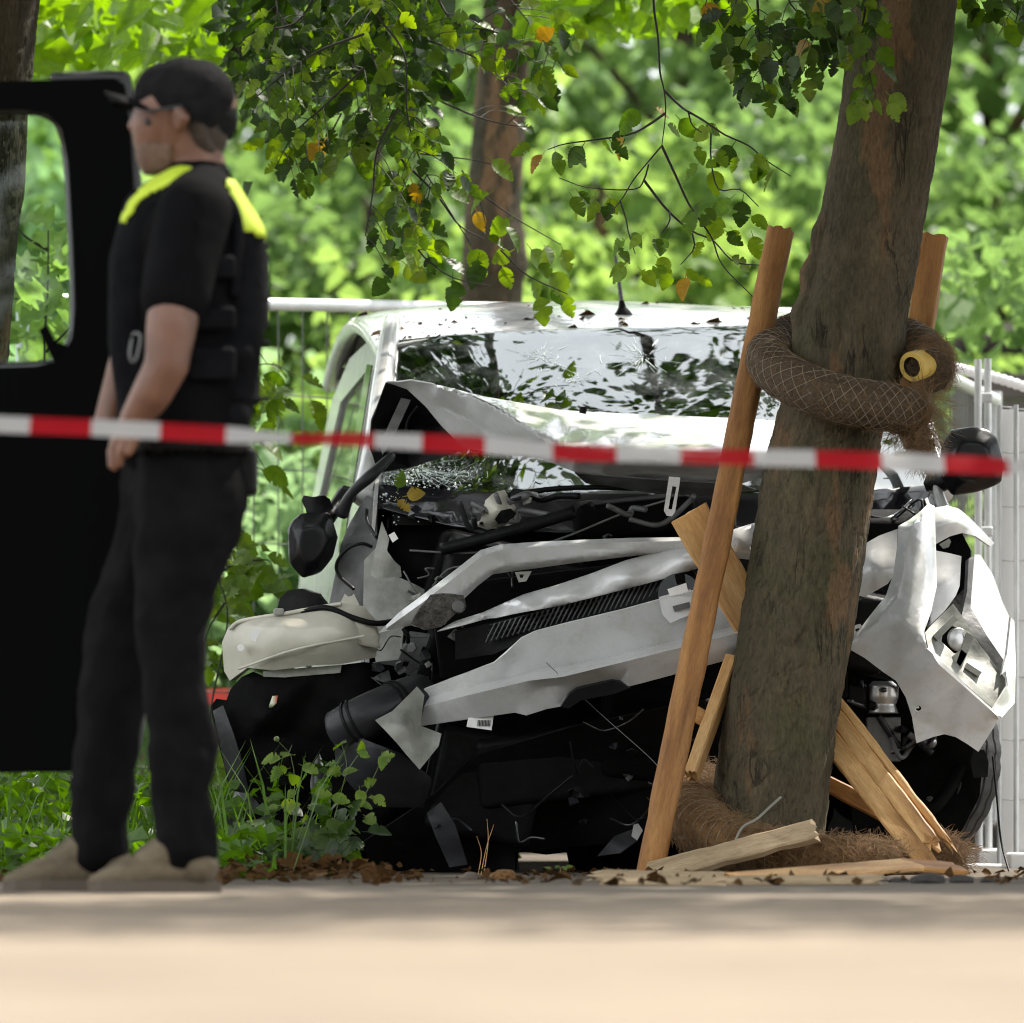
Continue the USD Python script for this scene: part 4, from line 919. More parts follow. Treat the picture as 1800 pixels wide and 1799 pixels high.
# windscreen
WS = [(692, 599, 21.10), (760, 592, 21.07), (860, 586, 21.04), (1000, 579, 21.03), (1148, 576, 21.04), (1320, 572, 21.08), (1440, 577, 21.14), (1535, 592, 21.24), (1600, 720, 20.90), (1648, 858, 20.55), (1500, 868, 20.36), (1320, 872, 20.26), (1148, 873, 20.22), (980, 872, 20.24), (800, 866, 20.31), (652, 852, 20.45), (672, 720, 20.80)]
WC = [(860, 720, 20.62), (1148, 722, 20.58), (1400, 720, 20.66), (1000, 650, 20.79), (1000, 795, 20.40)]
wsh = obj('windscreen', sheet(WS, WC, thick=.005, res=.035), M_glass, car, smooth=True)
wsa = np.array(WS + WC); ws_d = RBFInterpolator(wsa[:, :2] / 630, wsa[:, 2], kernel='thin_plate_spline', smoothing=1e-6)
rc = np.random.default_rng(12); cr = []


def glass_line(pp, r):
    pp = np.array(pp, float); d = ws_d(pp / 630) - .004
    return tube([P(x, y, q) for (x, y), q in zip(pp, d)], [r, r * .5], n=max(3, len(pp)), k=4, smooth=False)


wpoly = Polygon([q[:2] for q in WS]).buffer(-6)
for cx, cy, n, ln in ((725, 822, 150, 110), (950, 628, 60, 80), (1130, 628, 55, 85), (1010, 668, 40, 55), (800, 835, 60, 70)):
    for k in range(n):
        a = rc.uniform(0, 2 * math.pi); L = ln * rc.uniform(.2, 1.1) ** 1.3; r0 = rc.uniform(0, .75); r1 = min(1.0, r0 + rc.uniform(.12, .5)); j = rc.normal(0, .06)
        pp = [(cx + L * u * math.cos(a + j * u), cy + L * .5 * u * math.sin(a + j * u)) for u in np.linspace(r0, r1, 4)]
        if rc.random() < .3:
            R0 = L * r1; sp = rc.uniform(.15, .5); pp = [(cx + R0 * math.cos(a + t), cy + .5 * R0 * math.sin(a + t)) for t in np.linspace(0, sp, 4)]
        pp = [q for q in pp if wpoly.contains(Point(*q))]
        if len(pp) > 2:
            cr.append(glass_line(pp, rc.uniform(.0004, .0009)))
obj('crack', cat(cr), M_crack, wsh, smooth=False, kind='stuff')
sh = []
for k in range(520):
    x, y = rc.normal(720, 60), rc.normal(846, 30)
    if not (655 < x < 900 and 792 < y < 925):
        continue
    d = float(ws_d(np.array([[x, min(y, 870)]]) / 630)[0]) - .012 - max(0, y - 865) * .0012; s_ = rc.uniform(.0012, .0042)
    q = trimesh.creation.icosphere(0, s_); q.vertices *= rc.uniform(.3, 1.2, 3); q.apply_transform(trimesh.transformations.random_rotation_matrix(rc.random(3))); q.apply_translation(P(x, y, d)); sh.append(q)
obj('shattered_edge', cat(sh), M_crack, wsh, smooth=False, kind='stuff')
obj('black_edge_band', sheet([(655, 850, 20.42), (800, 863, 20.29), (980, 868, 20.22), (1148, 868, 20.20), (1320, 868, 20.24), (1500, 864, 20.34), (1640, 852, 20.53), (1650, 905, 20.5), (1320, 930, 20.2), (980, 935, 20.15), (800, 925, 20.2), (660, 890, 20.35)], thick=.01, res=.03), M_gloss, car, smooth=True)
obj('wiper', tube([P(860, 1245 / 1.42, 20.18), P(1000, 858, 20.13), P(1200, 862, 20.10)], [.010, .007], n=12, k=6), M_black, car, smooth=True)
# A-pillars
obj('a_pillar', tube([P(640, 880, 20.42), P(656, 800, 20.52), P(670, 700, 20.82), P(684, 596, 21.12), P(690, 566, 21.3)], [.036, .034, .034, .03, .026], n=24, k=12), M_paint, car, smooth=True)
obj('a_pillar', tube([P(1655, 870, 20.6), P(1620, 740, 20.9), P(1560, 590, 21.25)], [.035, .032, .028], n=20, k=12), M_paint, car, smooth=True)

# aerial
ab = C(1.12, .03, float(roof_w(np.array(1.12), np.array(.03)))) + [0, 0, .002]
ant = obj('aerial_base', tube([ab + [0, 0, -.012], ab, ab + [-.001, 0, .014], ab + [-.003, 0, .030], ab + [-.005, 0, .05]], [.036, .035, .025, .012, .008], n=20, k=16), M_black, car, smooth=True)
mp = np.linspace(0, 1, 70)[:, None] * np.array([-.02, 0, .150]) + ab + [-.004, 0, .042]
obj('aerial_mast', sweep(mp, circle(1.0, 10), scale=0.0072 - .0026 * np.linspace(0, 1, 70) + .0009 * np.sin(np.arange(70) * 1.6)), M_scrape, ant, smooth=True)

# bonnet, folded up
HO = [(679, 672, 20.26), (700, 672, 20.24), (722, 669, 20.2), (780, 679, 20.16), (850, 697, 20.15), (930, 711, 20.2), (985, 721, 20.26), (1050, 725, 20.29), (1150, 729, 20.30), (1280, 735, 20.30), (1400, 741, 20.28), (1490, 765, 20.15), (1460, 850, 20.05), (1340, 838, 20.02), (1300, 852, 20.06), (1200, 848, 20.06), (1130, 843, 20.08),
      (1060, 838, 20.05), (1010, 830, 20.08), (950, 806, 20.18), (870, 796, 20.26), (812, 786, 20.3), (775, 748, 20.32), (748, 715, 20.3), (716, 685, 20.28)]
HL = [[(770, 678, 20.12), (800, 684, 20.07), (835, 697, 20.02), (872, 714, 19.97), (930, 752, 19.89), (985, 788, 19.80), (1040, 794, 19.82), (1100, 801, 19.82), (1200, 807, 19.82), (1340, 812, 19.84), (1450, 806, 19.92)],
      [(925, 735, 20.03), (985, 752, 20.06), (1050, 762, 20.09), (1150, 768, 20.10), (1250, 772, 20.10), (1350, 776, 20.09), (1440, 782, 20.06)], [(735, 690, 20.26), (790, 722, 20.24), (850, 755, 20.2), (920, 785, 20.06)]]
HD = [(1040, 770, 30, 16, -.05), (1085, 785, 22, 12, .05), (1130, 768, 26, 12, -.05), (1165, 790, 20, 10, -.04), (1210, 760, 40, 10, .03), (1250, 785, 45, 8, -.04), (1320, 770, 40, 10, .035), (960, 745, 25, 14, -.04), (1000, 765, 18, 10, .03), (1180, 745, 30, 8, -.02)]
hood = obj('bonnet', sheet(HO, lines=HL, dents=HD, thick=.004, res=.011, mode='linear', crumple=.0025, cscale=16, seed=5), M_paint, car, smooth=38)
obj('inner_panel', sheet([(678, 674, 20.3), (654, 740, 20.38), (652, 790, 20.4), (664, 832, 20.42), (720, 822, 20.42), (815, 790, 20.36), (778, 745, 20.4), (746, 712, 20.36), (714, 682, 20.32)], [(720, 760, 20.50)], thick=.006, res=.02, mode='linear'), M_black, hood, smooth=25)
obj('stiffener', sheet([(705, 700, 20.33), (722, 704, 20.33), (690, 772, 20.36), (672, 800, 20.37), (668, 780, 20.37)], thick=.004, res=.02), M_greyinner, hood)
obj('stiffener', tube([P(733, 715, 20.34), P(716, 742, 20.35), P(711, 790, 20.36)], .004, n=10, k=6), M_black, hood, smooth=True)
obj('rubber_buffer', tube([P(1024, 727, 20.12), P(1026, 716, 20.12)], [.010, .012], n=4, k=10), M_black, hood, smooth=30)
obj('bonnet_lip', sheet([(1010, 832, 20.03), (1080, 838, 20.02), (1180, 846, 20.0), (1300, 852, 20.0), (1330, 862, 20.05), (1240, 872, 20.1), (1150, 868, 20.1), (1080, 858, 20.12), (1030, 850, 20.12)], thick=.004, res=.02), M_greyinner, hood, smooth=40)
obj('hinge_strap', tube([P(600, 905, 20.3), P(618, 868, 20.26), P(650, 838, 20.24), P(690, 800, 20.3)], [.020, .014, .018, .012], n=16, k=8), M_liner, hood, smooth=True)
br = obj('slotted_bracket', sheet([(1176, 838), (1196, 840), (1187, 900), (1181, 908), (1172, 907), (1167, 898)], d=19.92, thick=.004, res=.008, holes=[[(1182, 855), (1189, 856), (1181, 896), (1175, 895)]]), M_steel, car, smooth=30)

# upper cross member, second beam, bumper
B1 = [(665, 1113, 19.72), (700, 1078, 19.70), (735, 1052, 19.69), (790, 1010, 19.68), (845, 967, 19.68), (880, 957, 19.68), (940, 953, 19.67), (1000, 950, 19.66), (1100, 946, 19.64), (1230, 944, 19.60), (1330, 938, 19.58), (1330, 985, 19.58), (1225, 976, 19.60), (1120, 977, 19.63), (1010, 990, 19.66), (900, 1005, 19.68), (866, 1010, 19.68), (840, 1030, 19.68), (806, 1062, 19.68), (782, 1098, 19.70), (752, 1107, 19.70), (722, 1100, 19.71)]
BL = [[(682, 1103, 19.70), (742, 1060, 19.635), (797, 1017, 19.61), (850, 976, 19.60), (884, 966, 19.60), (1000, 958, 19.60), (1100, 953, 19.58), (1225, 951, 19.55), (1325, 946, 19.53)],
      [(722, 1096, 19.69), (765, 1080, 19.65), (815, 1038, 19.63), (868, 1000, 19.63), (900, 994, 19.63), (1005, 981, 19.62), (1110, 970, 19.60), (1220, 969, 19.57), (1325, 974, 19.55)]]
b1 = obj('upper_cross_member', sheet(B1, lines=BL, dents=[(1060, 962, 40, 9, .02), (1120, 962, 30, 7, -.015), (1170, 966, 30, 7, .015), (880, 985, 14, 12, .015)], thick=.005, res=.011, mode='linear', crumple=.0015, cscale=14, seed=8), M_paint, car, smooth=32)
obj('mud_smear', sheet([(722, 1096, 19.66), (738, 1070, 19.63), (757, 1046, 19.62), (790, 1044, 19.62), (816, 1049, 19.62), (820, 1066, 19.63), (802, 1078, 19.63), (776, 1102, 19.66), (745, 1108, 19.67)], thick=.006, res=.010, crumple=.010, cscale=40, seed=3), M_soot, b1, smooth=False)
obj('bolt_boss', tube([P(806, 1066, 19.64), P(806, 1066, 19.60)], [.020, .016], n=4, k=12), M_greyinner, b1, smooth=30)
obj('tab', sheet([(905, 1006), (935, 1004), (925, 1022), (912, 1024)], d=19.66, thick=.004, res=.01, holes=[[(913, 1010), (921, 1010), (919, 1016), (914, 1016)]]), M_primer, b1)
B2 = [(768, 1110, 19.68), (800, 1092, 19.67), (850, 1076, 19.66), (920, 1045, 19.65), (980, 1028, 19.64), (1040, 1008, 19.63), (1100, 985, 19.62), (1150, 972, 19.61), (1205, 957, 19.60), (1330, 918, 19.56), (1330, 957, 19.52), (1225, 1000, 19.54), (1160, 1020, 19.55), (1100, 1036, 19.57), (980, 1066, 19.60), (900, 1080, 19.62), (850, 1090, 19.64), (800, 1102, 19.66)]
b2 = obj('grille_rail', sheet(B2, [(850, 1083, 19.61), (920, 1062, 19.575), (1000, 1044, 19.56), (1100, 1013, 19.53), (1200, 982, 19.51), (1300, 945, 19.49), (920, 1050, 19.62), (1100, 995, 19.585), (1225, 992, 19.51), (1100, 1028, 19.54), (980, 1058, 19.57)], thick=.005, res=.012, crumple=.003, cscale=20, seed=11), M_paint, car, smooth=True)
gr = obj('grille', sheet([(800, 1110, 19.68), (880, 1090, 19.66), (990, 1062, 19.63), (1100, 1034, 19.6), (1215, 1000, 19.57), (1240, 1030, 19.56), (1180, 1052, 19.57), (1000, 1100, 19.6), (942, 1114, 19.62), (870, 1150, 19.66), (800, 1160, 19.7)], thick=.01, res=.03), M_black, car)
lat = []
for k in range(34):
    x = 870 + k * 9.5; yb = 1094 - (x - 870) * .262
    lat.append(tube([P(x, yb + 2, 19.63 - (x - 870) * .00016), P(x - 16, yb + 36, 19.63 - (x - 870) * .00016)], .0032, n=2, k=5))
for k in range(4):
    lat.append(tube([P(860 - 2 * k, 1100 + 9 * k, 19.64), P(1185, 1012 + 9.5 * k, 19.585)], .0028, n=2, k=5))
obj('lattice', cat(lat), M_gloss, gr, smooth=True)
bd = P(1195, 1047, 19.545); ax = np.array([-.1, -1, .1]); ax /= np.linalg.norm(ax)
bm = obj('badge_mount', tube([bd, bd + ax * .03], .0575, n=2, k=36), M_gloss, car, smooth=30, label='black round badge mount with pale lower half')
obj('mount_lower_half', sheet([(1158, 1050), (1172, 1046), (1214, 1036), (1222, 1070), (1212, 1082), (1195, 1088), (1178, 1096), (1164, 1080)], d=19.50, thick=.006, res=.01), M_paint, bm)
obj('sticker', sheet([(1173, 1036), (1206, 1025), (1210, 1040), (1178, 1049)], d=19.498, thick=.002, res=.02), M_white, bm)
obj('socket', sheet([(1182, 1066), (1212, 1058), (1214, 1068), (1186, 1076)], d=19.492, thick=.003, res=.02), M_greyinner, bm)
obj('socket', sheet([(1186, 1010), (1202, 1006), (1204, 1022), (1189, 1026)], d=19.502, thick=.003, res=.02), M_dark, bm)
BO = [(736, 1216, 19.74), (800, 1190, 19.68), (868, 1166, 19.62), (890, 1148, 19.60), (917, 1122, 19.58), (942, 1110, 19.57), (1000, 1095, 19.55), (1100, 1071, 19.52), (1182, 1048, 19.50), (1250, 1031, 19.48), (1330, 1012, 19.46), (1330, 1145, 19.45), (1288, 1158, 19.45), (1200, 1182, 19.47), (1103, 1208, 19.51), (1088, 1199, 19.52), (1074, 1197, 19.52), (1012, 1212, 19.55), (1000, 1222, 19.56),
      (992, 1241, 19.57), (960, 1247, 19.59), (925, 1258, 19.61), (905, 1253, 19.62), (820, 1265, 19.68), (737, 1277, 19.76), (729, 1262, 19.76)]
BLs = [[(732, 1246, 19.75), (820, 1223, 19.60), (930, 1197, 19.50), (990, 1190, 19.46), (1100, 1163, 19.42), (1200, 1138, 19.395), (1325, 1106, 19.375)],
       [(736, 1230, 19.76), (820, 1208, 19.68), (900, 1189, 19.66), (940, 1176, 19.65), (1000, 1169, 19.64), (1100, 1147, 19.60), (1200, 1122, 19.575), (1325, 1091, 19.55)],
       [(900, 1163, 19.64), (950, 1139, 19.60), (1100, 1105, 19.56), (1240, 1070, 19.52), (1325, 1048, 19.50)], [(925, 1232, 19.57), (948, 1206, 19.53), (1000, 1203, 19.51), (1045, 1186, 19.48), (1085, 1178, 19.45), (1200, 1160, 19.425), (1325, 1129, 19.40)]]
bp = obj('bumper', sheet(BO, lines=BLs, thick=.005, res=.012, mode='linear', crumple=.0008, cscale=12, seed=14), M_paint, car, smooth=16)
obj('black_insert', sheet([(985, 1243, 19.56), (1000, 1222, 19.53), (1014, 1212, 19.52), (1076, 1197, 19.50), (1092, 1200, 19.5), (1106, 1210, 19.5), (1080, 1220, 19.52), (1020, 1232, 19.54), (1000, 1246, 19.56)], thick=.012, res=.012), M_gloss, bp)
stk = obj('barcode_sticker', sheet([(823, 1262), (868, 1258), (864, 1284), (820, 1278)], d=19.67, thick=.001, res=.03), M_white, bp)
for k in range(9):
    obj('printed_bar', sheet([(840 + k * 2.6, 1266), (841.3 + k * 2.6, 1266), (840.6 + k * 2.6, 1277), (839.3 + k * 2.6, 1277)], d=19.667, thick=.0006, res=.05), M_black, stk)
obj('bumper_shard', sheet([(660, 1266, 19.62), (690, 1250, 19.64), (733, 1207, 19.7), (746, 1222, 19.7), (739, 1276, 19.66), (776, 1290, 19.66), (771, 1312, 19.65), (738, 1353, 19.62), (720, 1332, 19.6), (698, 1307, 19.6)], [(715, 1275, 19.60)], thick=.004, res=.015, crumple=.006, seed=4), M_primer, car, smooth=30)

# left front: lamp housing, arch liner, mirror, inner wing
hz = [(390, 1130, 20.0), (400, 1106, 19.98), (425, 1091, 19.95), (500, 1078, 19.9), (600, 1060, 19.86), (640, 1066, 19.86), (660, 1090, 19.88), (668, 1120, 19.9), (660, 1156, 19.9), (640, 1160, 19.88), (600, 1168, 19.86), (550, 1170, 19.86), (480, 1179, 19.88), (435, 1174, 19.92), (420, 1185, 19.95), (404, 1197, 20.0), (394, 1180, 20.02)]
hl = obj('lamp_housing', sheet(hz, [(500, 1120, 19.82), (600, 1110, 19.79), (440, 1130, 19.88), (500, 1090, 19.85), (560, 1140, 19.80), (480, 1160, 19.85), (630, 1130, 19.83)], thick=.02, res=.014, crumple=.006, cscale=12, seed=6), M_cream, car, smooth=35)
for cx, cy, r in ((452, 1117, 12), (423, 1139, 6)):
    obj('cap', tube([P(cx, cy, 19.885), P(cx, cy, 19.865)], r / 630, n=2, k=18), M_white, hl, smooth=30)
obj('clear_edge', sheet([(462, 1180, 19.9), (600, 1169, 19.88), (598, 1183, 19.88), (500, 1191, 19.9), (463, 1190, 19.9)], thick=.006, res=.015), M_primer, hl)
obj('tab', sheet([(596, 1064), (606, 1044), (612, 1049), (618, 1048), (622, 1044), (632, 1064)], d=19.87, thick=.006, res=.01), M_cream, hl)
obj('rib', tube([P(404, 1106, 19.955), P(425, 1092, 19.94), P(500, 1079, 19.88), P(600, 1061, 19.84)], .006, n=20, k=6), M_cream, hl, smooth=True)
obj('rib', tube([P(420, 1176, 19.9), P(520, 1142, 19.80), P(640, 1118, 19.80)], .004, n=20, k=6), M_cream, hl, smooth=True)
obj('knob', rbox((.03, .02, .02), P(490, 1076, 19.88), .006), M_primer, hl)
obj('fluid_bag', sheet([(596, 1100, 19.84), (620, 1084, 19.82), (645, 1092, 19.82), (664, 1112, 19.84), (668, 1140, 19.85), (640, 1136, 19.84), (604, 1124, 19.83)], thick=.012, res=.014, crumple=.01, seed=9), M_cream, hl, smooth=True)
ln = [(370, 1242, 19.98), (380, 1229, 19.97), (398, 1231, 19.96), (405, 1212, 19.96), (425, 1190, 19.95), (445, 1181, 19.95), (462, 1188, 19.93), (560, 1174, 19.9), (640, 1164, 19.9), (690, 1170, 19.95), (740, 1200, 20.0), (745, 1300, 20.05), (740, 1545, 20.1), (600, 1545, 20.0), (440, 1540, 20.0), (425, 1440, 20.0), (440, 1400, 19.99), (420, 1398, 19.98), (402, 1380, 19.98), (394, 1345, 19.98), (378, 1290, 19.98)]
li = obj('arch_liner', sheet(ln, [(430, 1300, 19.93), (470, 1260, 19.86), (520, 1290, 19.92), (640, 1240, 19.84), (620, 1330, 19.92), (560, 1400, 19.95), (500, 1380, 19.88), (690, 1420, 19.9)], mode='linear', thick=.006, res=.018, crumple=.016, cscale=11, seed=7, holes=[[(472, 1240), (478, 1222), (489, 1221), (486, 1236), (478, 1244), (472, 1244)], [(545, 1376), (552, 1340), (562, 1325), (572, 1352), (583, 1380), (581, 1432), (560, 1436), (548, 1420)]]), M_dark, car, smooth=22)
obj('grey_edge', sheet([(374, 1250, 19.95), (392, 1240, 19.93), (410, 1290, 19.9), (428, 1350, 19.9), (438, 1396, 19.94), (420, 1396, 19.95), (403, 1378, 19.95), (394, 1342, 19.95)], thick=.004, res=.02, crumple=.008, seed=2), M_liner, li, smooth=True)
obj('torn_corner', sheet([(395, 1448, 19.85), (404, 1415, 19.84), (413, 1391, 19.84), (441, 1397, 19.83), (455, 1414, 19.85), (441, 1443, 19.88), (428, 1440, 19.88), (414, 1452, 19.87)], [(428, 1410, 19.78)], thick=.004, res=.012, mode='linear', seed=3), M_greyinner, car, smooth=20)


def tyre(c, axis, R=.315, w=.19, grooves=4, name='front_wheel', label=None, parent=car):
    axis = np.asarray(axis, float) / np.linalg.norm(axis); e = np.cross(axis, [0, 0, 1.0]); e /= np.linalg.norm(e); g = np.cross(axis, e)
    prof = []
    for x in np.linspace(-w / 2 * .86, w / 2 * .86, 8 * grooves + 1):
        k = (x / w + .5) * grooves * 1.1; prof.append((x, R - .004 * (x / w * 2) ** 2 - (.005 if abs(k - round(k)) < .07 else 0)))
    prof = [(-w / 2 * .8, R * .62), (-w / 2, R * .76), (-w / 2, R * .9), (-w / 2 * .95, R * .975)] + prof + [(w / 2 * .95, R * .975), (w / 2, R * .9), (w / 2, R * .76), (w / 2 * .8, R * .62)]
    prof = np.array(prof); n, k = 96, len(prof); th = np.arange(n) / n * 2 * np.pi
    rr = prof[None, :, 1] - .004 * ((np.arange(n)[:, None] % 3) == 0) * (prof[None, :, 1] > R * .95)
    v = c + prof[None, :, :1] * axis + rr[..., None] * (np.cos(th)[:, None, None] * e + np.sin(th)[:, None, None] * g)
    i, j = np.meshgrid(np.arange(n), np.arange(k), indexing='ij'); q = np.stack([i * k + j, i * k + (j + 1) % k, ((i + 1) % n) * k + (j + 1) % k, ((i + 1) % n) * k + j], -1).reshape(-1, 4)
    wh = obj(name, (v.reshape(-1, 3), q), M_rubber, parent, smooth=30, label=label)
    obj('rim', tube([c - axis * w * .3, c + axis * w * .34], R * .63, n=3, k=32), M_dark, wh, smooth=30)
    return wh


tyre(P(775, 1345, 20.42), (-.72, -.62, .22), label='left front wheel, pushed back and tilted')
tyre(P(1566, 1334, 20.24), (-.60, -.80, .05), R=.318, w=.20, label='right front wheel, twisted in its arch')
for s in (-1, 1):
    tyre(C(2.75, s * .72, .315), CS, name='rear_wheel')
# the ribbed plastic duct in the left arch
dp = spline([P(590, 1290, 19.74), P(640, 1262, 19.70), P(700, 1236, 19.74), P(745, 1222, 19.82)], 24)
dc = obj('arch_duct', sweep(dp, circle(1.0, 22), scale=np.r_[.045, np.full(22, .062), .05]), M_liner, car, smooth=True)
for q in (.22, .27, .62, .67):
    p_ = dp[int(q * 23)]; t_ = dp[int(q * 23) + 1] - p_; t_ /= np.linalg.norm(t_)
    obj('rib', sweep([p_ - t_ * .0035, p_ + t_ * .0035], circle(.0665, 22)), M_black, dc, smooth=30)
obj('arch_flap', sheet([(585, 1262, 19.70), (640, 1300, 19.66), (705, 1325, 19.66), (760, 1370, 19.72), (745, 1420, 19.8), (650, 1420, 19.8), (590, 1350, 19.76)], [(660, 1350, 19.66)], thick=.005, res=.02, crumple=.01, seed=10), M_liner, car, smooth=True)
obj('white_strip', sheet([(602, 1253, 19.7), (615, 1236, 19.7), (640, 1225, 19.68), (680, 1217, 19.7), (676, 1224, 19.7), (645, 1232, 19.68), (638, 1244, 19.68)], thick=.004, res=.01), M_primer, car)


def pod(pts, d, depth, r, material, name, parent=car, label=None):
    cs = [manifold3d.Manifold.sphere(r, 16).translate(tuple(map(float, P(x, y, d)))) for x, y in pts]
    cx, cy = np.mean(pts, 0)
    cs += [manifold3d.Manifold.sphere(r * .7, 16).translate(tuple(map(float, P(cx + (x - cx) * .78, cy + (y - cy) * .78, d + depth)))) for x, y in pts]
    cs += [manifold3d.Manifold.sphere(r, 16).translate(tuple(map(float, P(cx + (x - cx) * .6, cy + (y - cy) * .6, d - depth * .28)))) for x, y in pts]
    m = manifold3d.Manifold.batch_hull(cs).refine_to_length(.02).to_mesh(); t = trimesh.Trimesh(np.array(m.vert_properties[:, :3]), np.array(m.tri_verts)); t.merge_vertices()
    trimesh.smoothing.filter_taubin(t, iterations=8)
    return obj(name, t, material, parent, smooth=True, label=label)


ml = pod([(518, 930), (532, 914), (572, 912), (582, 945), (575, 975), (556, 998), (535, 1004), (519, 985)], 20.28, .10, .019, M_mirror, 'wing_mirror', label='left wing mirror hanging down')
obj('bracket', sheet([(530, 880, 20.3), (534, 871, 20.3), (550, 874, 20.28), (570, 871, 20.28), (580, 878, 20.3), (588, 900, 20.32), (574, 912, 20.28), (540, 908, 20.28), (537, 895, 20.29)], thick=.02, res=.012), M_black, ml)
obj('arm', tube([P(575, 915, 20.3), P(592, 890, 20.36), P(610, 870, 20.42)], [.02, .022, .03], n=8, k=8), M_black, ml, smooth=True)
mr = pod([(1667, 792), (1679, 768), (1718, 763), (1740, 773), (1750, 812), (1748, 840), (1716, 852), (1680, 858), (1666, 834)], 20.22, .12, .022, M_mirror, 'wing_mirror', label='right wing mirror standing proud')
obj('base', sheet([(1572, 748, 20.62), (1608, 744, 20.6), (1630, 775, 20.5), (1662, 830, 20.4), (1666, 848, 20.38), (1656, 856, 20.38), (1640, 848, 20.42), (1612, 818, 20.5), (1590, 790, 20.58)], thick=.012, res=.015), M_greyinner, mr, smooth=30)
obj('arm', tube([P(1640, 850, 20.45), P(1665, 848, 20.36), P(1685, 835, 20.36)], [.03, .022, .02], n=8, k=8), M_black, mr, smooth=True)
obj('black_wedge', sheet([(484, 1083, 20.05), (492, 1052, 20.05), (506, 1038, 20.04), (530, 1035, 20.02), (560, 1046, 20.0), (575, 1062, 20.0), (578, 1086, 20.0)], thick=.02, res=.015, crumple=.006, seed=2), M_black, car, smooth=30)
obj('inner_wing', sheet([(574, 1085, 20.32), (588, 1015, 20.34), (600, 955, 20.36), (616, 918, 20.38), (632, 890, 20.38), (645, 872, 20.38), (662, 880, 20.36), (662, 1090, 20.28), (630, 1095, 20.28)], [(625, 1000, 20.28)], thick=.006, res=.02, crumple=.01, seed=12), M_greyinner, car, smooth=True)
obj('strut_panel', sheet([(640, 985, 20.24), (664, 960, 20.22), (690, 1010, 20.2), (735, 1030, 20.2), (760, 1045, 20.2), (745, 1075, 20.16), (710, 1100, 20.14), (700, 1200, 20.14), (672, 1210, 20.16), (650, 1120, 20.2), (638, 1080, 20.22)], thick=.006, res=.018, crumple=.018, cscale=14, seed=15), M_primer, car, smooth=30)
obj('strut_panel', sheet([(655, 1165, 20.0), (700, 1160, 19.98), (720, 1110, 19.96), (755, 1115, 19.96), (752, 1170, 19.98), (735, 1205, 20.0), (690, 1240, 20.0), (655, 1205, 20.0)], thick=.006, res=.018, crumple=.018, cscale=14, seed=16), M_greyinner, car, smooth=30)
obj('bracket_plate', sheet([(651, 1012, 20.02), (660, 965, 20.0), (671, 917, 20.0), (684, 948, 20.0), (680, 968, 19.98), (692, 985, 19.98), (704, 996, 20.0), (706, 1014, 20.0), (664, 1018, 20.0)], thick=.005, res=.012, crumple=.006, seed=18), M_primer, car, smooth=30)
obj('clip', sheet([(683, 941), (693, 935), (700, 947), (690, 954)], d=19.97, thick=.008, res=.008), M_white, car)
obj('foam_block', sheet([(834, 938, 20.0), (848, 905, 19.98), (853, 880, 19.98), (866, 868, 19.98), (886, 861, 20.0), (903, 885, 20.0), (917, 912, 20.02), (880, 926, 20.0)], [(875, 900, 19.93)], thick=.03, res=.012, crumple=.01, cscale=25, seed=19), M_cream, car, smooth=30)
obj('torn_patch', sheet([(871, 912), (880, 898), (898, 894), (908, 903), (892, 917), (878, 922)], d=19.90, thick=.006, res=.008, crumple=.02, cscale=40, seed=20), M_dark, car)
for nm, pp, r, m in (('hose', [(530, 1075, 19.87), (575, 1069, 19.84), (620, 1086, 19.82), (660, 1096, 19.82), (705, 1090, 19.9)], .0085, M_black), ('cable', [(655, 962, 20.1), (635, 956, 20.1), (610, 966, 20.12), (592, 990, 20.14), (596, 1012, 20.14), (622, 1036, 20.1)], .0050, M_black), ('cable', [(645, 895, 20.2), (645, 915, 20.18), (655, 935, 20.1), (662, 945, 20.05)], .005, M_black),
                     ('hose', [(776, 966, 19.98), (850, 948, 19.95), (930, 925, 19.93), (1010, 900, 19.95)], .018, M_black), ('cable', [(720, 968, 20.0), (830, 972, 19.98), (960, 955, 20.0), (1090, 905, 20.0), (1170, 880, 20.0)], .003, M_greyinner), ('cable', [(708, 1105, 19.82), (716, 1115, 19.82), (717, 1130, 19.84)], .006, M_black),
                     ('cable', [(1520, 1000, 19.9), (1548, 975, 19.86), (1575, 968, 19.9)], .003, M_greyinner), ('cable', [(1745, 1330, 20.0), (1752, 1400, 19.95), (1760, 1480, 19.9), (1776, 1540, 19.8)], .003, M_black), ('cable', [(1560, 960, 20.2), (1590, 965, 20.15), (1610, 950, 20.1)], .004, M_greyinner),
                     ('cable', [(960, 1165, 19.5), (1050, 1250, 19.6), (1140, 1330, 19.4), (1165, 1360, 19.3)], .0011, M_greyinner), ('cable', [(765, 1455, 19.7), (800, 1440, 19.75), (830, 1460, 19.7)], .004, M_liner), ('brake_line', [(1495, 880, 20.2), (1520, 905, 20.1), (1560, 912, 20.1), (1600, 890, 20.2)], .006, M_gloss)):
    obj(nm, tube([P(*q) for q in pp], r, n=30, k=7), m, car, smooth=True)

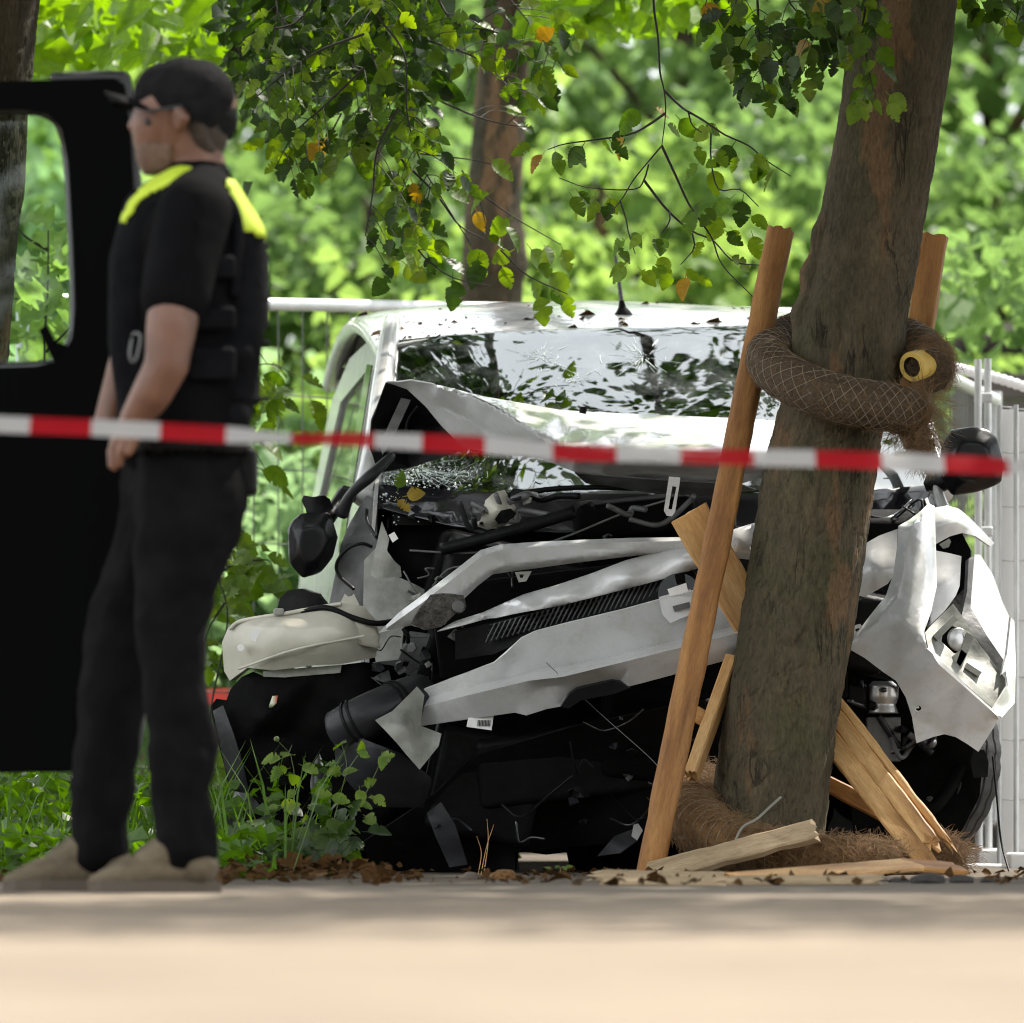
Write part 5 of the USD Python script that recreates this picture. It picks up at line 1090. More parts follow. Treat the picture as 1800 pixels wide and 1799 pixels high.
# engine bay and underside: dark lumps in depth
eng = obj('engine_bay', sheet([(690, 860, 20.5), (1000, 872, 20.4), (1320, 875, 20.4), (1640, 860, 20.6), (1665, 1000, 20.5), (1600, 1200, 20.4), (1560, 1400, 20.3), (1560, 1538, 20.3), (1004, 1540, 20.3), (996, 1499, 20.28), (960, 1503, 20.28), (912, 1497, 20.28), (906, 1540, 20.3), (640, 1540, 20.3), (660, 1150, 20.4)], [(900, 1000, 20.15), (1200, 1020, 20.1), (1000, 1250, 19.95), (1200, 1350, 20.0), (900, 1400, 20.1)], thick=.05, res=.03, crumple=.07, cscale=7, seed=30), M_dark, car, smooth=30)
for k, (px, py, d, sx, sy, sz, rz) in enumerate(((900, 1010, 20.15, .40, .3, .16, .2), (1110, 905, 20.2, .34, .2, .10, -.1), (1260, 1010, 20.1, .24, .3, .2, .1), (820, 1010, 20.2, .2, .2, .2, .3), (1000, 1330, 19.95, .55, .3, .20, -.12), (1150, 1290, 19.9, .3, .2, .25, .1), (850, 1370, 19.95, .3, .3, .3, .2), (1560, 960, 20.2, .24, .3, .18, 0), (1520, 1110, 19.95, .12, .2, .22, .2), (780, 1180, 20.0, .14, .2, .22, .3))):
    obj('engine_block' if sx > .3 else 'housing', rbox((sx, sy, sz), P(px, py, d), .025, rot=(.15, rz, .1)), M_dark if k % 2 else M_black, car)
obj('radiator', rbox((.62, .05, .26), P(960, 1090, 19.86), .008, rot=(.1, -.12, .05)), M_dark, car)
obj('undertray', sheet([(640, 1480, 19.9), (760, 1400, 19.8), (830, 1330, 19.75), (1000, 1280, 19.7), (1240, 1230, 19.65), (1240, 1440, 19.9), (1100, 1480, 19.95), (1000, 1490, 20.0), (905, 1500, 20.0), (905, 1538, 20.0), (650, 1538, 20.0)], thick=.006, res=.03, crumple=.04, cscale=7, seed=33), M_black, car, smooth=30)
for pp in ([(750, 1430, 19.72), (775, 1410, 19.7), (800, 1450, 19.7), (822, 1520, 19.72), (790, 1525, 19.72), (765, 1470, 19.72)], [(1080, 1470, 19.7), (1112, 1458, 19.68), (1120, 1478, 19.68), (1090, 1500, 19.7), (1050, 1505, 19.7)]):
    obj('hanging_scrap', sheet(pp, thick=.006, res=.02, crumple=.02, seed=40), M_liner, car, smooth=30)
obj('metal_clip', sheet([(1110, 1470), (1114, 1450), (1122, 1448), (1130, 1460), (1120, 1478)], d=19.66, thick=.006, res=.01), M_steel, car)

rd = np.random.default_rng(88)
for k in range(54):
    zone = ((720, 1290, 872, 945), (700, 900, 1000, 1120), (860, 1230, 1240, 1480), (1490, 1640, 1180, 1420), (640, 760, 1120, 1240), (1480, 1620, 880, 960))[k % 6]
    x, y = rd.uniform(zone[0], zone[1]), rd.uniform(zone[2], zone[3]); L = rd.uniform(40, 150); a = rd.normal(0, .7); dd = (19.98, 19.85, 19.60, 19.95, 19.9, 20.1)[k % 6]
    q = [(x + L * u * math.cos(a) + rd.normal(0, 9), y + L * u * math.sin(a) * .6 + rd.normal(0, 9) + 18 * math.sin(u * 5)) for u in (0, .33, .66, 1)]
    q = [(min(max(p_[0], zone[0]), zone[1]), min(max(p_[1], zone[2]), zone[3])) for p_ in q]
    obj('wire' if k % 3 else 'hose', tube([P(*p_, dd + rd.uniform(-.05, .05)) for p_ in q], rd.uniform(.0015, .004) if k % 3 else rd.uniform(.007, .013), n=18, k=6), (M_black, M_liner, M_scrape, M_gloss)[int(rd.integers(4))], car, smooth=True)
for k in range(46):
    zone = ((720, 1290, 868, 945), (690, 900, 1010, 1130), (860, 1230, 1240, 1460), (1490, 1640, 1190, 1420), (650, 760, 1130, 1240))[k % 5]
    x, y = rd.uniform(zone[0], zone[1]), rd.uniform(zone[2], zone[3]); r = rd.uniform(5, 17); n = int(rd.integers(4, 7)); a0 = rd.uniform(0, 6); dd = (19.97, 19.84, 19.62, 19.95, 19.88)[k % 5]
    pl = [(x + r * rd.uniform(.4, 1.5) * math.cos(a0 + 2 * math.pi * j / n), y + r * rd.uniform(.4, 1.0) * math.sin(a0 + 2 * math.pi * j / n), dd + rd.uniform(-.03, .03)) for j in range(n)]
    obj('fragment', sheet(pl, thick=.004, res=.02), (M_scrape, M_liner, M_black, M_greyinner, M_scrape, M_primer)[int(rd.integers(6))], car, smooth=20)

# right front corner
FO = [(1487, 1138, 19.58), (1512, 1105, 19.60), (1535, 1075, 19.62), (1557, 1048, 19.63), (1570, 1010, 19.64), (1577, 960, 19.66), (1579, 925, 19.68), (1600, 913, 19.72), (1620, 897, 19.76), (1632, 885, 19.8), (1643, 890, 19.8), (1645, 950, 19.74), (1647, 1030, 19.66), (1637, 1075, 19.58), (1625, 1110, 19.50), (1629, 1140, 19.46), (1660, 1168, 19.45), (1700, 1207, 19.46), (1745, 1247, 19.50), (1759, 1259, 19.54), (1740, 1290, 19.56), (1720, 1322, 19.58),
      (1700, 1308, 19.56), (1680, 1296, 19.55), (1660, 1291, 19.55), (1640, 1296, 19.54), (1611, 1307, 19.54), (1603, 1260, 19.52), (1592, 1226, 19.52), (1575, 1197, 19.52), (1550, 1180, 19.54), (1520, 1157, 19.56)]
FC = [(1512, 1128, 19.53), (1545, 1095, 19.52), (1575, 1060, 19.52), (1592, 1010, 19.55), (1598, 960, 19.60), (1612, 925, 19.68), (1590, 1080, 19.46), (1610, 1050, 19.47), (1622, 1000, 19.56), (1632, 930, 19.70), (1600, 1110, 19.43), (1560, 1140, 19.45), (1600, 1190, 19.42), (1650, 1220, 19.42), (1700, 1260, 19.46), (1640, 1275, 19.47), (1720, 1295, 19.52)]
hole = [(1614 + 5.5 * math.cos(a), 1246 + 5.5 * math.sin(a)) for a in np.linspace(0, 2 * math.pi, 12)[:-1]]
FLn = [[(1490, 1140, 19.58), (1512, 1118, 19.56), (1547, 1090, 19.555), (1574, 1052, 19.56), (1588, 1005, 19.57), (1592, 955, 19.60), (1606, 920, 19.65)], [(1640, 893, 19.78), (1634, 950, 19.67), (1629, 1010, 19.59), (1617, 1070, 19.52), (1620, 1120, 19.45), (1650, 1168, 19.44), (1700, 1212, 19.455), (1752, 1258, 19.50)],
       [(1560, 1105, 19.53), (1590, 1095, 19.49), (1617, 1072, 19.515)], [(1590, 1085, 19.50), (1606, 1010, 19.56), (1612, 950, 19.61), (1622, 905, 19.70)]]
fb = obj('bumper_corner', sheet(FO, lines=FLn, thick=.005, res=.0125, mode='linear', crumple=.001, seed=21, holes=[hole]), M_paint, car, smooth=22)
obj('eyelet', sheet([(1497, 1110), (1500, 1100), (1512, 1097), (1518, 1104), (1508, 1118), (1500, 1120)], d=19.6, thick=.005, res=.008, holes=[[(1503, 1107), (1509, 1104), (1511, 1107), (1505, 1111)]]), M_paint, fb)
obj('wing_piece', sheet([(1488, 985, 19.86), (1510, 962, 19.85), (1545, 942, 19.84), (1578, 930, 19.84), (1576, 975, 19.8), (1569, 1015, 19.78), (1560, 1027, 19.78), (1520, 1050, 19.8), (1490, 1042, 19.82)], [(1530, 985, 19.77), (1540, 1010, 19.75)], thick=.005, res=.014, crumple=.004, cscale=18, seed=22), M_paint, car, smooth=30)
obj('lamp_surround', sheet([(1645, 968, 19.86), (1670, 973, 19.86), (1690, 978, 19.86), (1687, 1030, 19.84), (1680, 1048, 19.82), (1660, 1075, 19.78), (1636, 1098, 19.74), (1640, 1000, 19.82)], [(1660, 1020, 19.79)], thick=.005, res=.014, crumple=.004, seed=23), M_paint, car, smooth=30)
obj('wing_top', sheet([(1640, 893, 20.0), (1665, 889, 20.02), (1685, 894, 20.05), (1705, 911, 20.1), (1730, 936, 20.15), (1748, 955, 20.2), (1741, 961, 20.18), (1715, 943, 20.1), (1692, 937, 20.05), (1670, 943, 20.0), (1645, 957, 19.96)], [(1680, 915, 19.98), (1660, 925, 19.94)], thick=.006, res=.012, crumple=.003, seed=24), M_paint, car, smooth=35)
obj('wing_tab', sheet([(1651, 957), (1668, 947), (1672, 952), (1668, 962), (1658, 965)], d=20.0, thick=.005, res=.01), M_primer, car)
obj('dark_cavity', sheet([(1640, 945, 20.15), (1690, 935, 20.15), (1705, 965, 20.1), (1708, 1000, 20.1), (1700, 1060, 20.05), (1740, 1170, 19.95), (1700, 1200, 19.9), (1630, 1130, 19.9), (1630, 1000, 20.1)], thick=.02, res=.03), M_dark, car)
obj('wing_side', sheet([(1712, 975, 19.98), (1723, 975, 20.0), (1745, 1010, 20.06), (1762, 1058, 20.1), (1774, 1084, 20.12), (1772, 1140, 20.05), (1763, 1182, 19.95), (1738, 1148, 19.86), (1706, 1070, 19.86), (1708, 1020, 19.92)], [(1730, 1070, 19.90), (1745, 1120, 19.92)], thick=.005, res=.014, crumple=.008, cscale=25, seed=25), M_paint, car, smooth=30)
obj('strut', sheet([(1703, 982, 19.9), (1713, 976, 19.92), (1709, 1030, 19.86), (1706, 1068, 19.82), (1735, 1118, 19.78), (1768, 1166, 19.78), (1758, 1184, 19.76), (1722, 1130, 19.76), (1690, 1084, 19.78), (1700, 1040, 19.84)], thick=.015, res=.012), M_greyinner, car, smooth=30)
fg = obj('fog_lamp_frame', sheet([(1626, 1112, 19.60), (1640, 1096, 19.66), (1676, 1062, 19.72), (1692, 1084, 19.72), (1722, 1132, 19.70), (1760, 1184, 19.68), (1778, 1208, 19.66), (1746, 1246, 19.58), (1700, 1206, 19.54), (1660, 1168, 19.53), (1632, 1142, 19.54)], [(1700, 1160, 19.66), (1665, 1130, 19.64)], thick=.006, res=.012, mode='tps', seed=26, holes=[[(1655, 1128), (1658, 1108), (1672, 1098), (1690, 1110), (1703, 1138), (1696, 1152), (1676, 1148)]]), M_primer, car, smooth=25)
lc = P(1684, 1124, 19.70); la = np.array([.35, -.9, .1]); la /= np.linalg.norm(la)
lamp = obj('fog_lamp', tube([lc + la * -.04, lc - la * .01, lc], [.040, .040, .036], n=12, k=24), M_dark, fg, smooth=30)
obj('lens', tube([lc, lc + la * .006, lc + la * .010], [.034, .030, .012], n=8, k=24), M_steel, lamp, smooth=True)
for pp in ([(1640, 1118), (1676, 1082), (1684, 1090), (1648, 1126)], [(1666, 1160), (1690, 1142), (1700, 1150), (1688, 1172)], [(1700, 1112), (1712, 1120), (1690, 1176), (1680, 1168)], [(1700, 1165), (1726, 1182), (1720, 1190), (1696, 1174)]):
    c_ = np.mean(pp, 0); obj('frame_rib', sheet(pp, d=19.60, thick=.05, res=.02), M_primer, fg)
obj('side_moulding', sheet([(1777, 1086, 19.75), (1783, 1092, 19.78), (1786, 1170, 19.76), (1784, 1236, 19.68), (1761, 1262, 19.58), (1746, 1247, 19.53), (1772, 1205, 19.62), (1768, 1180, 19.66), (1760, 1186, 19.64), (1770, 1150, 19.7)], thick=.006, res=.014, mode='linear'), M_paint, car, smooth=30)
ch = P(1553, 1226, 19.98)
hp = obj('horn', tube([ch + [0, 0, .045], ch + [0, 0, .03], ch, ch + [0, 0, -.02], ch + [0, 0, -.045]], [.030, .042, .042, .034, .042], n=24, k=24), M_steel, car, smooth=True)
obj('bracket_box', rbox((.095, .06, .125), P(1553, 1300, 20.0), .006), M_greyinner, car)
obj('bracket_box', rbox((.05, .05, .06), P(1508, 1222, 19.98), .01), M_black, car)
obj('white_stay', tube([P(1662, 905, 20.3), P(1650, 870, 20.36), P(1648, 845, 20.42)], [.022, .016, .012], n=8, k=8), M_paint, car, smooth=True)
ra = P(1612, 1335, 19.9)
obj('suspension_arm', tube([P(1700, 1330, 20.0), P(1640, 1420, 19.92), P(1540, 1430, 19.95)], .018, n=14, k=8), M_dark, car, smooth=True)
obj('arch_liner', sheet([(1490, 1180, 20.02), (1600, 1205, 19.98), (1700, 1285, 19.96), (1728, 1330, 19.97), (1722, 1400, 19.97), (1690, 1462, 19.97), (1640, 1492, 19.98), (1500, 1500, 20.0)], [(1600, 1350, 20.03), (1660, 1330, 19.98)], thick=.006, res=.02, crumple=.02, cscale=10, seed=44), M_dark, car, smooth=25)
obj('arch_strip', tube([P(1735, 1310, 19.9), P(1732, 1365, 19.9), P(1722, 1410, 19.9), P(1705, 1440, 19.92)], .004, n=14, k=6), M_liner, car, smooth=True)
obj('arch_flap', sheet([(1712, 1320), (1730, 1318), (1738, 1340), (1736, 1366), (1712, 1368), (1706, 1340)], d=19.88, thick=.006, res=.02), M_black, car)

# litter lying on the roof and screen
lp = []
rl = np.random.default_rng(9)
for k in range(520):
    u, v = .74 + abs(rl.normal(0, .45)), rl.uniform(-.70, .70)
    if rl.random() < .35:
        v = -.7 + abs(rl.normal(0, .22))
    if u > 2.2:
        continue
    lp.append(C(u, v, float(roof_w(np.array(u), np.array(v))) + .006))
lit = thing('leaf_litter', 'brown seeds and leaf scraps scattered on the white car roof', 'leaf litter'); lit.SetCustomDataByKey('kind', 'stuff')
obj('scrap', cloud(np.array(lp), 0.019, 91, droop=.1, flat=.9, svar=.5), M_dry, lit, smooth=False, kind='stuff')
ylf = thing('fallen_leaf', 'yellow-green leaf caught on the broken windscreen corner', 'leaf')
for k, (x, y, a) in enumerate(((700, 858, 1.3), (716, 872, .2), (700, 880, -.8))):
    v, f = LEAVES[k]; R = basis(np.array([math.cos(a), -.2, math.sin(a)]), np.array([.2, -1, .3]))
    obj('blade', ((v * .05) @ R.T + P(x, y, 20.12), f), M_yellow if k else M_near_light, ylf, smooth=True)
# ------------------------------------------------------------------ broken timber round the tree
def board(name, a, b, w, t, material, face=(0, -1, .05), parent=None, label=None, category=None, **k):
    """A board from survey point a to b, grain along its own x axis."""
    pa, pb = P(*a), P(*b); x = pb - pa; L = np.linalg.norm(x); x /= L; f = np.asarray(face, float); f = f - x * (f @ x); f /= np.linalg.norm(f); s = np.cross(f, x)
    m = plank((0, 0, 0), (L, 0, 0), w, t, face=(0, 0, 1), **k)
    o = obj(name, m, material, parent, smooth=25, label=label, category=category)
    UsdGeom.Xformable(o).AddTransformOp().Set(Gf.Matrix4d(*map(float, x), 0, *map(float, s), 0, *map(float, f), 0, *map(float, pa), 1))
    return o


for nm in ('stake_wood', 'fresh_wood', 'dusty_wood'):
    UsdShade.Shader(stage.GetPrimAtPath(f'/World/Looks/{nm}/mp')).GetInput('scale').Set(Gf.Vec3f(.55, 5.0, 5.0))

st = board('stake', (1373, 399, 19.56), (1141, 1541, 19.08), .075, .050, M_wood, label='tall brown half-round stake leaning in front of the car, left of the trunk', category='stake', half_round=True, n=60, rag0=.018, wob=.005, seed=1)
board('stake', (1643, 411, 19.78), (1598, 715, 19.74), .072, .042, M_wood, face=(-.25, -1, 0), label='brown stake standing behind the trunk at the right, above the coir ring', category='stake', n=24, rag0=.01, seed=2)
board('board', (1210, 900, 19.40), (1348, 1140, 19.43), .108, .024, M_wood2, label='pale short board behind the leaning stake, across the grille', category='board', n=24, rag0=.006, seed=3)
board('board', (1288, 1160, 19.42), (1214, 1368, 19.28), .034, .060, M_wood2, face=(-.3, -1, 0), label='narrow board on edge between the stake and the trunk', category='board', n=20, rag1=.01, seed=4)
board('wood_scrap', (1206, 1246, 19.33), (1252, 1272, 19.36), .042, .022, M_wood2, label='small end of batten joining the stake and the narrow board', category='wood scrap', n=10, rag1=.008, rag0=.008, seed=5)
bs = thing('broken_board', 'cracked fresh board leaning from the trunk down to the right', 'board')
nrm = np.array([.795, -.607])
for q, (off, w, s0, s1, sd) in enumerate(((-20, .056, .00, .995, 6), (13, .046, .01, .99, 7), (34, .022, .0, 1.0, 8))):
    A, B = np.array([1436, 1240]), np.array([1640, 1507])
    a, b = A + (B - A) * s0 + nrm * off, A + (B - A) * s1 + nrm * off
    if q == 2:
        b = b + np.array([14, 12])
    if q == 0:
        b = b + np.array([8, 4])
    board('splinter', (*a, 19.50 + .006 * q), (*b, 19.10 + .012 * q), w, .030 - .005 * q, M_wood2, face=(-.1, -1, .25), parent=bs, n=40, rag1=.035 + .03 * q, rag0=.02, wob=.006, seed=sd)
board('board', (1450, 1375, 19.52), (1592, 1452, 19.46), .045, .03, M_wood, label='dark reddish brace behind the cracked board', category='board', n=16, seed=9)
board('board', (1138, 1538, 18.98), (1440, 1458, 18.95), .062, .030, M_wood3, face=(.1, -.8, .6), label='dusty broken plank propped on the fallen coir roll', category='board', n=40, rag1=.02, rag0=.01, wob=.006, seed=10)
board('board', (1292, 1547, 17.2), (1600, 1521, 18.0), .075, .017, M_wood2, face=(.05, -.45, 1), label='long flat splintered board lying in front of the coir roll', category='board', n=30, rag0=.03, seed=11)
board('board', (1596, 1521, 18.0), (1690, 1529, 18.1), .075, .016, M_wood, face=(0, -.4, 1), label='short dark board end lying at the foot of the cracked board', category='board', n=14, rag1=.02, seed=12)
board('wood_scrap', (1030, 1539, 17.4), (1296, 1543, 17.3), .05, .014, M_wood3, face=(0, -.4, 1), label='thin splintered slat lying on the ground left of the tree', category='wood scrap', n=30, rag0=.06, rag1=.05, wob=.006, seed=13)
board('wood_scrap', (1035, 1549, 16.75), (1290, 1551, 16.7), .045, .012, M_wood3, face=(0, -.4, 1), label='pale slat lying on the ground nearest the road', category='wood scrap', n=30, rag0=.05, rag1=.05, wob=.005, seed=14)
board('wood_scrap', (1240, 1550, 16.8), (1560, 1547, 16.9), .045, .012, M_wood3, face=(0, -.4, 1), label='long pale slat on the ground in front of the trunk', category='wood scrap', n=30, rag0=.05, rag1=.05, wob=.005, seed=15)


# ------------------------------------------------------------------ coir rolls
def fibres(parent, path, rad, n, seed, length=(.02, .06), out=.35, material=None, w=.0009):
    rg = np.random.default_rng(seed); t, a, b = frames(path); pts, cnt = [], []
    for k in range(n):
        i = rg.integers(1, len(path) - 1); th = rg.uniform(0, 2 * np.pi); nn = a[i] * math.cos(th) + b[i] * math.sin(th); tt = np.cross(t[i], nn)
        d = tt * rg.normal(0, .8) + t[i] * rg.normal(0, .8); d /= np.linalg.norm(d) + 1e-9; d = d + nn * out * rg.uniform(.1, 1); L = rg.uniform(*length)
        p0 = path[i] + nn * rad[i] * .97; pts += [p0, p0 + d * L * .5 + nn * .003, p0 + d * L - nn * rg.uniform(-.004, .012) + np.array([0, 0, -.006])]; cnt.append(3)
    c = UsdGeom.BasisCurves.Define(stage, numbered(str(parent.GetPath()), 'fibre')); c.CreateTypeAttr('linear'); c.CreatePointsAttr(Vt.Vec3fArray.FromNumpy(np.array(pts, np.float32))); c.CreateCurveVertexCountsAttr(cnt)
    c.CreateWidthsAttr(Vt.FloatArray([w] * len(pts))); c.SetWidthsInterpolation('vertex'); UsdShade.MaterialBindingAPI.Apply(c.GetPrim()).Bind(UsdShade.Material.Get(stage, material)); c.GetPrim().SetCustomDataByKey('kind', 'stuff')


def net(parent, path, rad, starts, turns, r=.0008):
    t, a, b = frames(path); u = np.linspace(0, 1, len(path)); out = []
    for sg in (-1, 1):
        for k in range(starts):
            th = 2 * np.pi * k / starts + sg * 2 * np.pi * turns * u
            out.append(tube(path + (a * np.cos(th)[:, None] + b * np.sin(th)[:, None]) * (rad * 1.015)[:, None], r, n=len(path), k=4, smooth=False))
    obj('net', cat(out), M_net, parent, smooth=False, kind='stuff')


def roll(parent, pts, r, material, seed, n=120, k=40, rough=.10):
    path = spline(np.array(pts), n); rad = np.interp(np.linspace(0, 1, n), np.linspace(0, 1, len(r)), r)
    m = sweep(path, circle(1.0, k), scale=rad); v = np.array(m.vertices); c = path[np.minimum(np.arange(len(v)) // k, n - 1)]; o = v - c
    nz = meshkit.fbm(v * 26, 3, seed) - .5; n2 = meshkit.fbm(v * 110, 2, seed + 1) - .5; v[:n * k] += (o * (nz * rough * 2 + n2 * .10)[:, None])[:n * k]; m.vertices = v
    obj('roll', m, material, parent, smooth=True)
    return path, rad


ring = thing('coir_ring', 'brown netted coir roll tied round the trunk with a yellow pipe end showing', 'coir roll')
R0 = [P(1612, 735, 19.20), P(1592, 722, 19.17), P(1540, 712, 19.155), P(1480, 702, 19.16), P(1415, 680, 19.20), P(1366, 652, 19.30), P(1352, 628, 19.42), P(1372, 602, 19.55), P(1425, 582, 19.64), P(1500, 575, 19.67), P(1570, 590, 19.60), P(1615, 610, 19.49), P(1634, 636, 19.37), P(1634, 655, 19.285)]
pth, rad = roll(ring, R0, [.050, .060, .063, .063, .062, .062, .062, .062, .060, .058, .058, .060, .063, .060], M_coir, 5)
net(ring, pth, rad, 9, 5.0)
fibres(ring, pth, rad, 4200, 6, length=(.012, .035), out=.18, material=M_fibre, w=.0007)
fibres(ring, pth[:9], rad[:9] * 1.0, 700, 7, length=(.04, .11), out=.6, material=M_fibre)
fibres(ring, pth[-14:], rad[-14:] * 1.0, 900, 8, length=(.02, .05), out=.7, material=M_fibre)
pa = P(1640, 634, 19.33); pdir = np.array([-.62, -.72, -.22]); pdir /= np.linalg.norm(pdir)
pp_ = pa + pdir * np.linspace(-.02, .095, 14)[:, None]
prof = [.040] * 14
pip = obj('pipe', sweep(pp_, circle(1.0, 30), caps=False, scale=.0405 + .0007 * np.sin(np.arange(14) * 2.2)), M_pipe, ring, smooth=True)
inn = sweep(pp_, circle(1.0, 30), caps=False, scale=.0275); inn.invert(); obj('inside', inn, M_pipe_in, pip, smooth=True)
obj('rim', sweep(np.array([pp_[-1] - pdir * .001, pp_[-1] + pdir * .0012]), circle(.0405, 30), caps=False), M_pipe, pip, smooth=True)
tt_, aa_, bb_ = frames(pp_); ann = np.vstack([pp_[-1] + .0407 * (np.cos(x) * aa_[-1] + np.sin(x) * bb_[-1]) for x in np.linspace(0, 2 * np.pi, 31)[:-1]] + [pp_[-1] + .0273 * (np.cos(x) * aa_[-1] + np.sin(x) * bb_[-1]) for x in np.linspace(0, 2 * np.pi, 31)[:-1]]) + pdir * .001
obj('edge', (ann, np.array([[i, (i + 1) % 30, 30 + (i + 1) % 30, 30 + i] for i in range(30)])), M_pipe, pip, smooth=True)
tl = spline([P(1604, 745, 19.18), P(1618, 765, 19.17), P(1626, 790, 19.17), P(1624, 808, 19.17)], 20)
fibres(ring, tl, np.linspace(.03, .008, 20), 900, 9, length=(.03, .07), out=.5, material=M_fibre)

low = thing('fallen_coir_roll', 'frayed orange-brown coir roll lying round the foot of the trunk', 'coir roll')
R1 = [P(1268, 1378, 19.66), P(1232, 1384, 19.56), P(1212, 1412, 19.42), P(1226, 1444, 19.26), P(1275, 1476, 19.14), P(1340, 1494, 19.08), P(1420, 1503, 19.06), P(1500, 1508, 19.06), P(1570, 1512, 19.12)]
pth, rad = roll(low, R1, [.035, .055, .066, .068, .062, .055, .048, .044, .038], M_coir2, 15, rough=.16)
t_, a_, b_ = frames(pth); hoops = []
for i in range(14, 78, 3):
    th = np.linspace(0, 2 * np.pi, 25); hoops.append(tube(pth[i] + (a_[i] * np.cos(th)[:, None] + b_[i] * np.sin(th)[:, None]) * rad[i] * 1.04, .0013, n=25, k=4, smooth=False))
obj('binding', cat(hoops), M_net, low, smooth=False, kind='stuff')
fibres(low, pth, rad, 8000, 16, length=(.02, .07), out=.5, material=M_fibre)
obj('cord', tube([P(1372, 1402, 19.13), P(1352, 1420, 19.06), P(1330, 1440, 19.0), P(1305, 1455, 19.0), P(1292, 1480, 19.0), P(1282, 1500, 19.0)], .0035, n=30, k=7), M_rope, low, smooth=True)
tuft = thing('coir_tuft', 'loose tuft of coir at the foot of the cracked board', 'coir tuft')
R2 = [P(1500, 1512, 19.14), P(1560, 1512, 19.16), P(1620, 1512, 19.2), P(1660, 1508, 19.22), P(1694, 1518, 19.22)]
pth, rad = roll(tuft, R2, [.03, .034, .036, .044, .030], M_coir2, 25, n=60, rough=.3)
fibres(tuft, pth, rad, 5000, 26, length=(.02, .07), out=.7, material=M_fibre)

# ------------------------------------------------------------------ the police officer
man = thing('person', 'person in black cap, dark vest with neon shoulders and tan boots, beside vehicle door', 'person')
J = lambda px, py, d, r: (P(px, py, d), r)
near, far = 14.86, 15.14
body = skeleton([
    [J(322, 182, 15, .088), J(345, 185, 15, .086)], [J(300, 190, 15, .078), J(282, 225, 15, .062), J(276, 262, 15, .046)], [J(276, 262, 15, .046), J(268, 288, 15, .026)], [J(322, 182, 15, .088), J(300, 262, 15, .052), J(270, 286, 15, .028)],
    [J(268, 200, 14.98, .036), J(268, 200, 15.02, .036)], [J(252, 196, 15, .017), J(236, 221, 15, .0135)], [J(236, 222, 15, .013), J(252, 228, 15, .02)], [J(254, 250, 15, .024), J(256, 258, 15, .022)],
    [J(330, 240, 15, .066), J(345, 285, 15, .060), J(348, 345, 15, .072)],
    [J(340, 385, 14.83, .062), J(312, 500, 14.76, .056), J(302, 570, 14.73, .053), J(293, 642, 14.72, .045), J(268, 690, 14.73, .042), J(233, 744, 14.76, .030)],
    [J(335, 385, 15.17, .06), J(265, 520, 15.24, .05), J(225, 640, 15.22, .042), J(190, 740, 15.16, .03)],
    [J(348, 345, 15, .072), J(320, 430, 15, .11), J(315, 600, 15, .11), J(330, 790, 15, .12)], [J(340, 385, 14.83, .062), J(335, 385, 15.17, .06)],
    [J(338, 800, 14.93, .085), J(335, 870, 14.92, .08), J(298, 1110, 14.87, .045), J(318, 1290, 14.88, .04), J(322, 1500, 14.89, .032)], [J(320, 800, 15.07, .085), J(310, 870, 15.09, .08), J(205, 1150, 15.14, .045), J(192, 1280, 15.14, .04), J(172, 1500, 15.13, .032)]], length=.014, rounds=10)
bod = obj('body', body, M_skin, man, smooth=True)
ear = skeleton([[J(314, 196, 14.906, .013), J(322, 208, 14.902, .014), J(315, 224, 14.908, .009)], [J(314, 196, 14.906, .013), J(310, 215, 14.91, .008)]], length=.006, rounds=4, k=14)
obj('ear', ear, M_skin, bod, smooth=True)
hand = skeleton([[J(234, 744, 14.76, .028), J(222, 768, 14.77, .030), J(214, 785, 14.775, .028)], [J(226, 770, 14.75, .016), J(212, 796, 14.75, .0095), J(210, 816, 14.76, .0085)], [J(219, 772, 14.765, .016), J(203, 798, 14.765, .0095), J(201, 822, 14.77, .0085)], [J(214, 772, 14.785, .015), J(197, 798, 14.785, .0095), J(196, 818, 14.785, .0085)], [J(212, 770, 14.80, .013), J(195, 792, 14.805, .0085), J(195, 808, 14.80, .0075)],
                 [J(232, 758, 14.748, .017), J(232, 778, 14.742, .011), J(226, 795, 14.742, .0095)]], length=.008, rounds=5, k=14)
obj('hand', hand, M_skin, bod, smooth=True)
obj('eye', skeleton([[J(257, 213, 14.955, .010), J(262, 214, 14.945, .010)]], length=.005, rounds=2, k=12), M_hair, bod, smooth=True)
obj('hair', skeleton([[J(350, 195, 14.985, .072), J(360, 232, 14.985, .052)], [J(350, 195, 15.015, .072), J(360, 232, 15.015, .052)], [J(350, 205, 14.935, .026), J(352, 240, 14.945, .020), J(362, 258, 14.965, .024)], [J(362, 240, 15, .048), J(358, 262, 15, .042)]], length=.014, rounds=6), M_hair, man, smooth=True)
beard = patch(body, lambda c: (lambda x, y: (y > 243) & (y < 305) & (x < 300) & (x > 240) & (c[:, 1] < 15.2) & (y > 252))((c[:, 0] / c[:, 1]) * FPX + PXC, PYH - (c[:, 2] - HCAM) / c[:, 1] * FPX), off=.0025)
obj('stubble', beard, M_stubble, man, smooth=True)
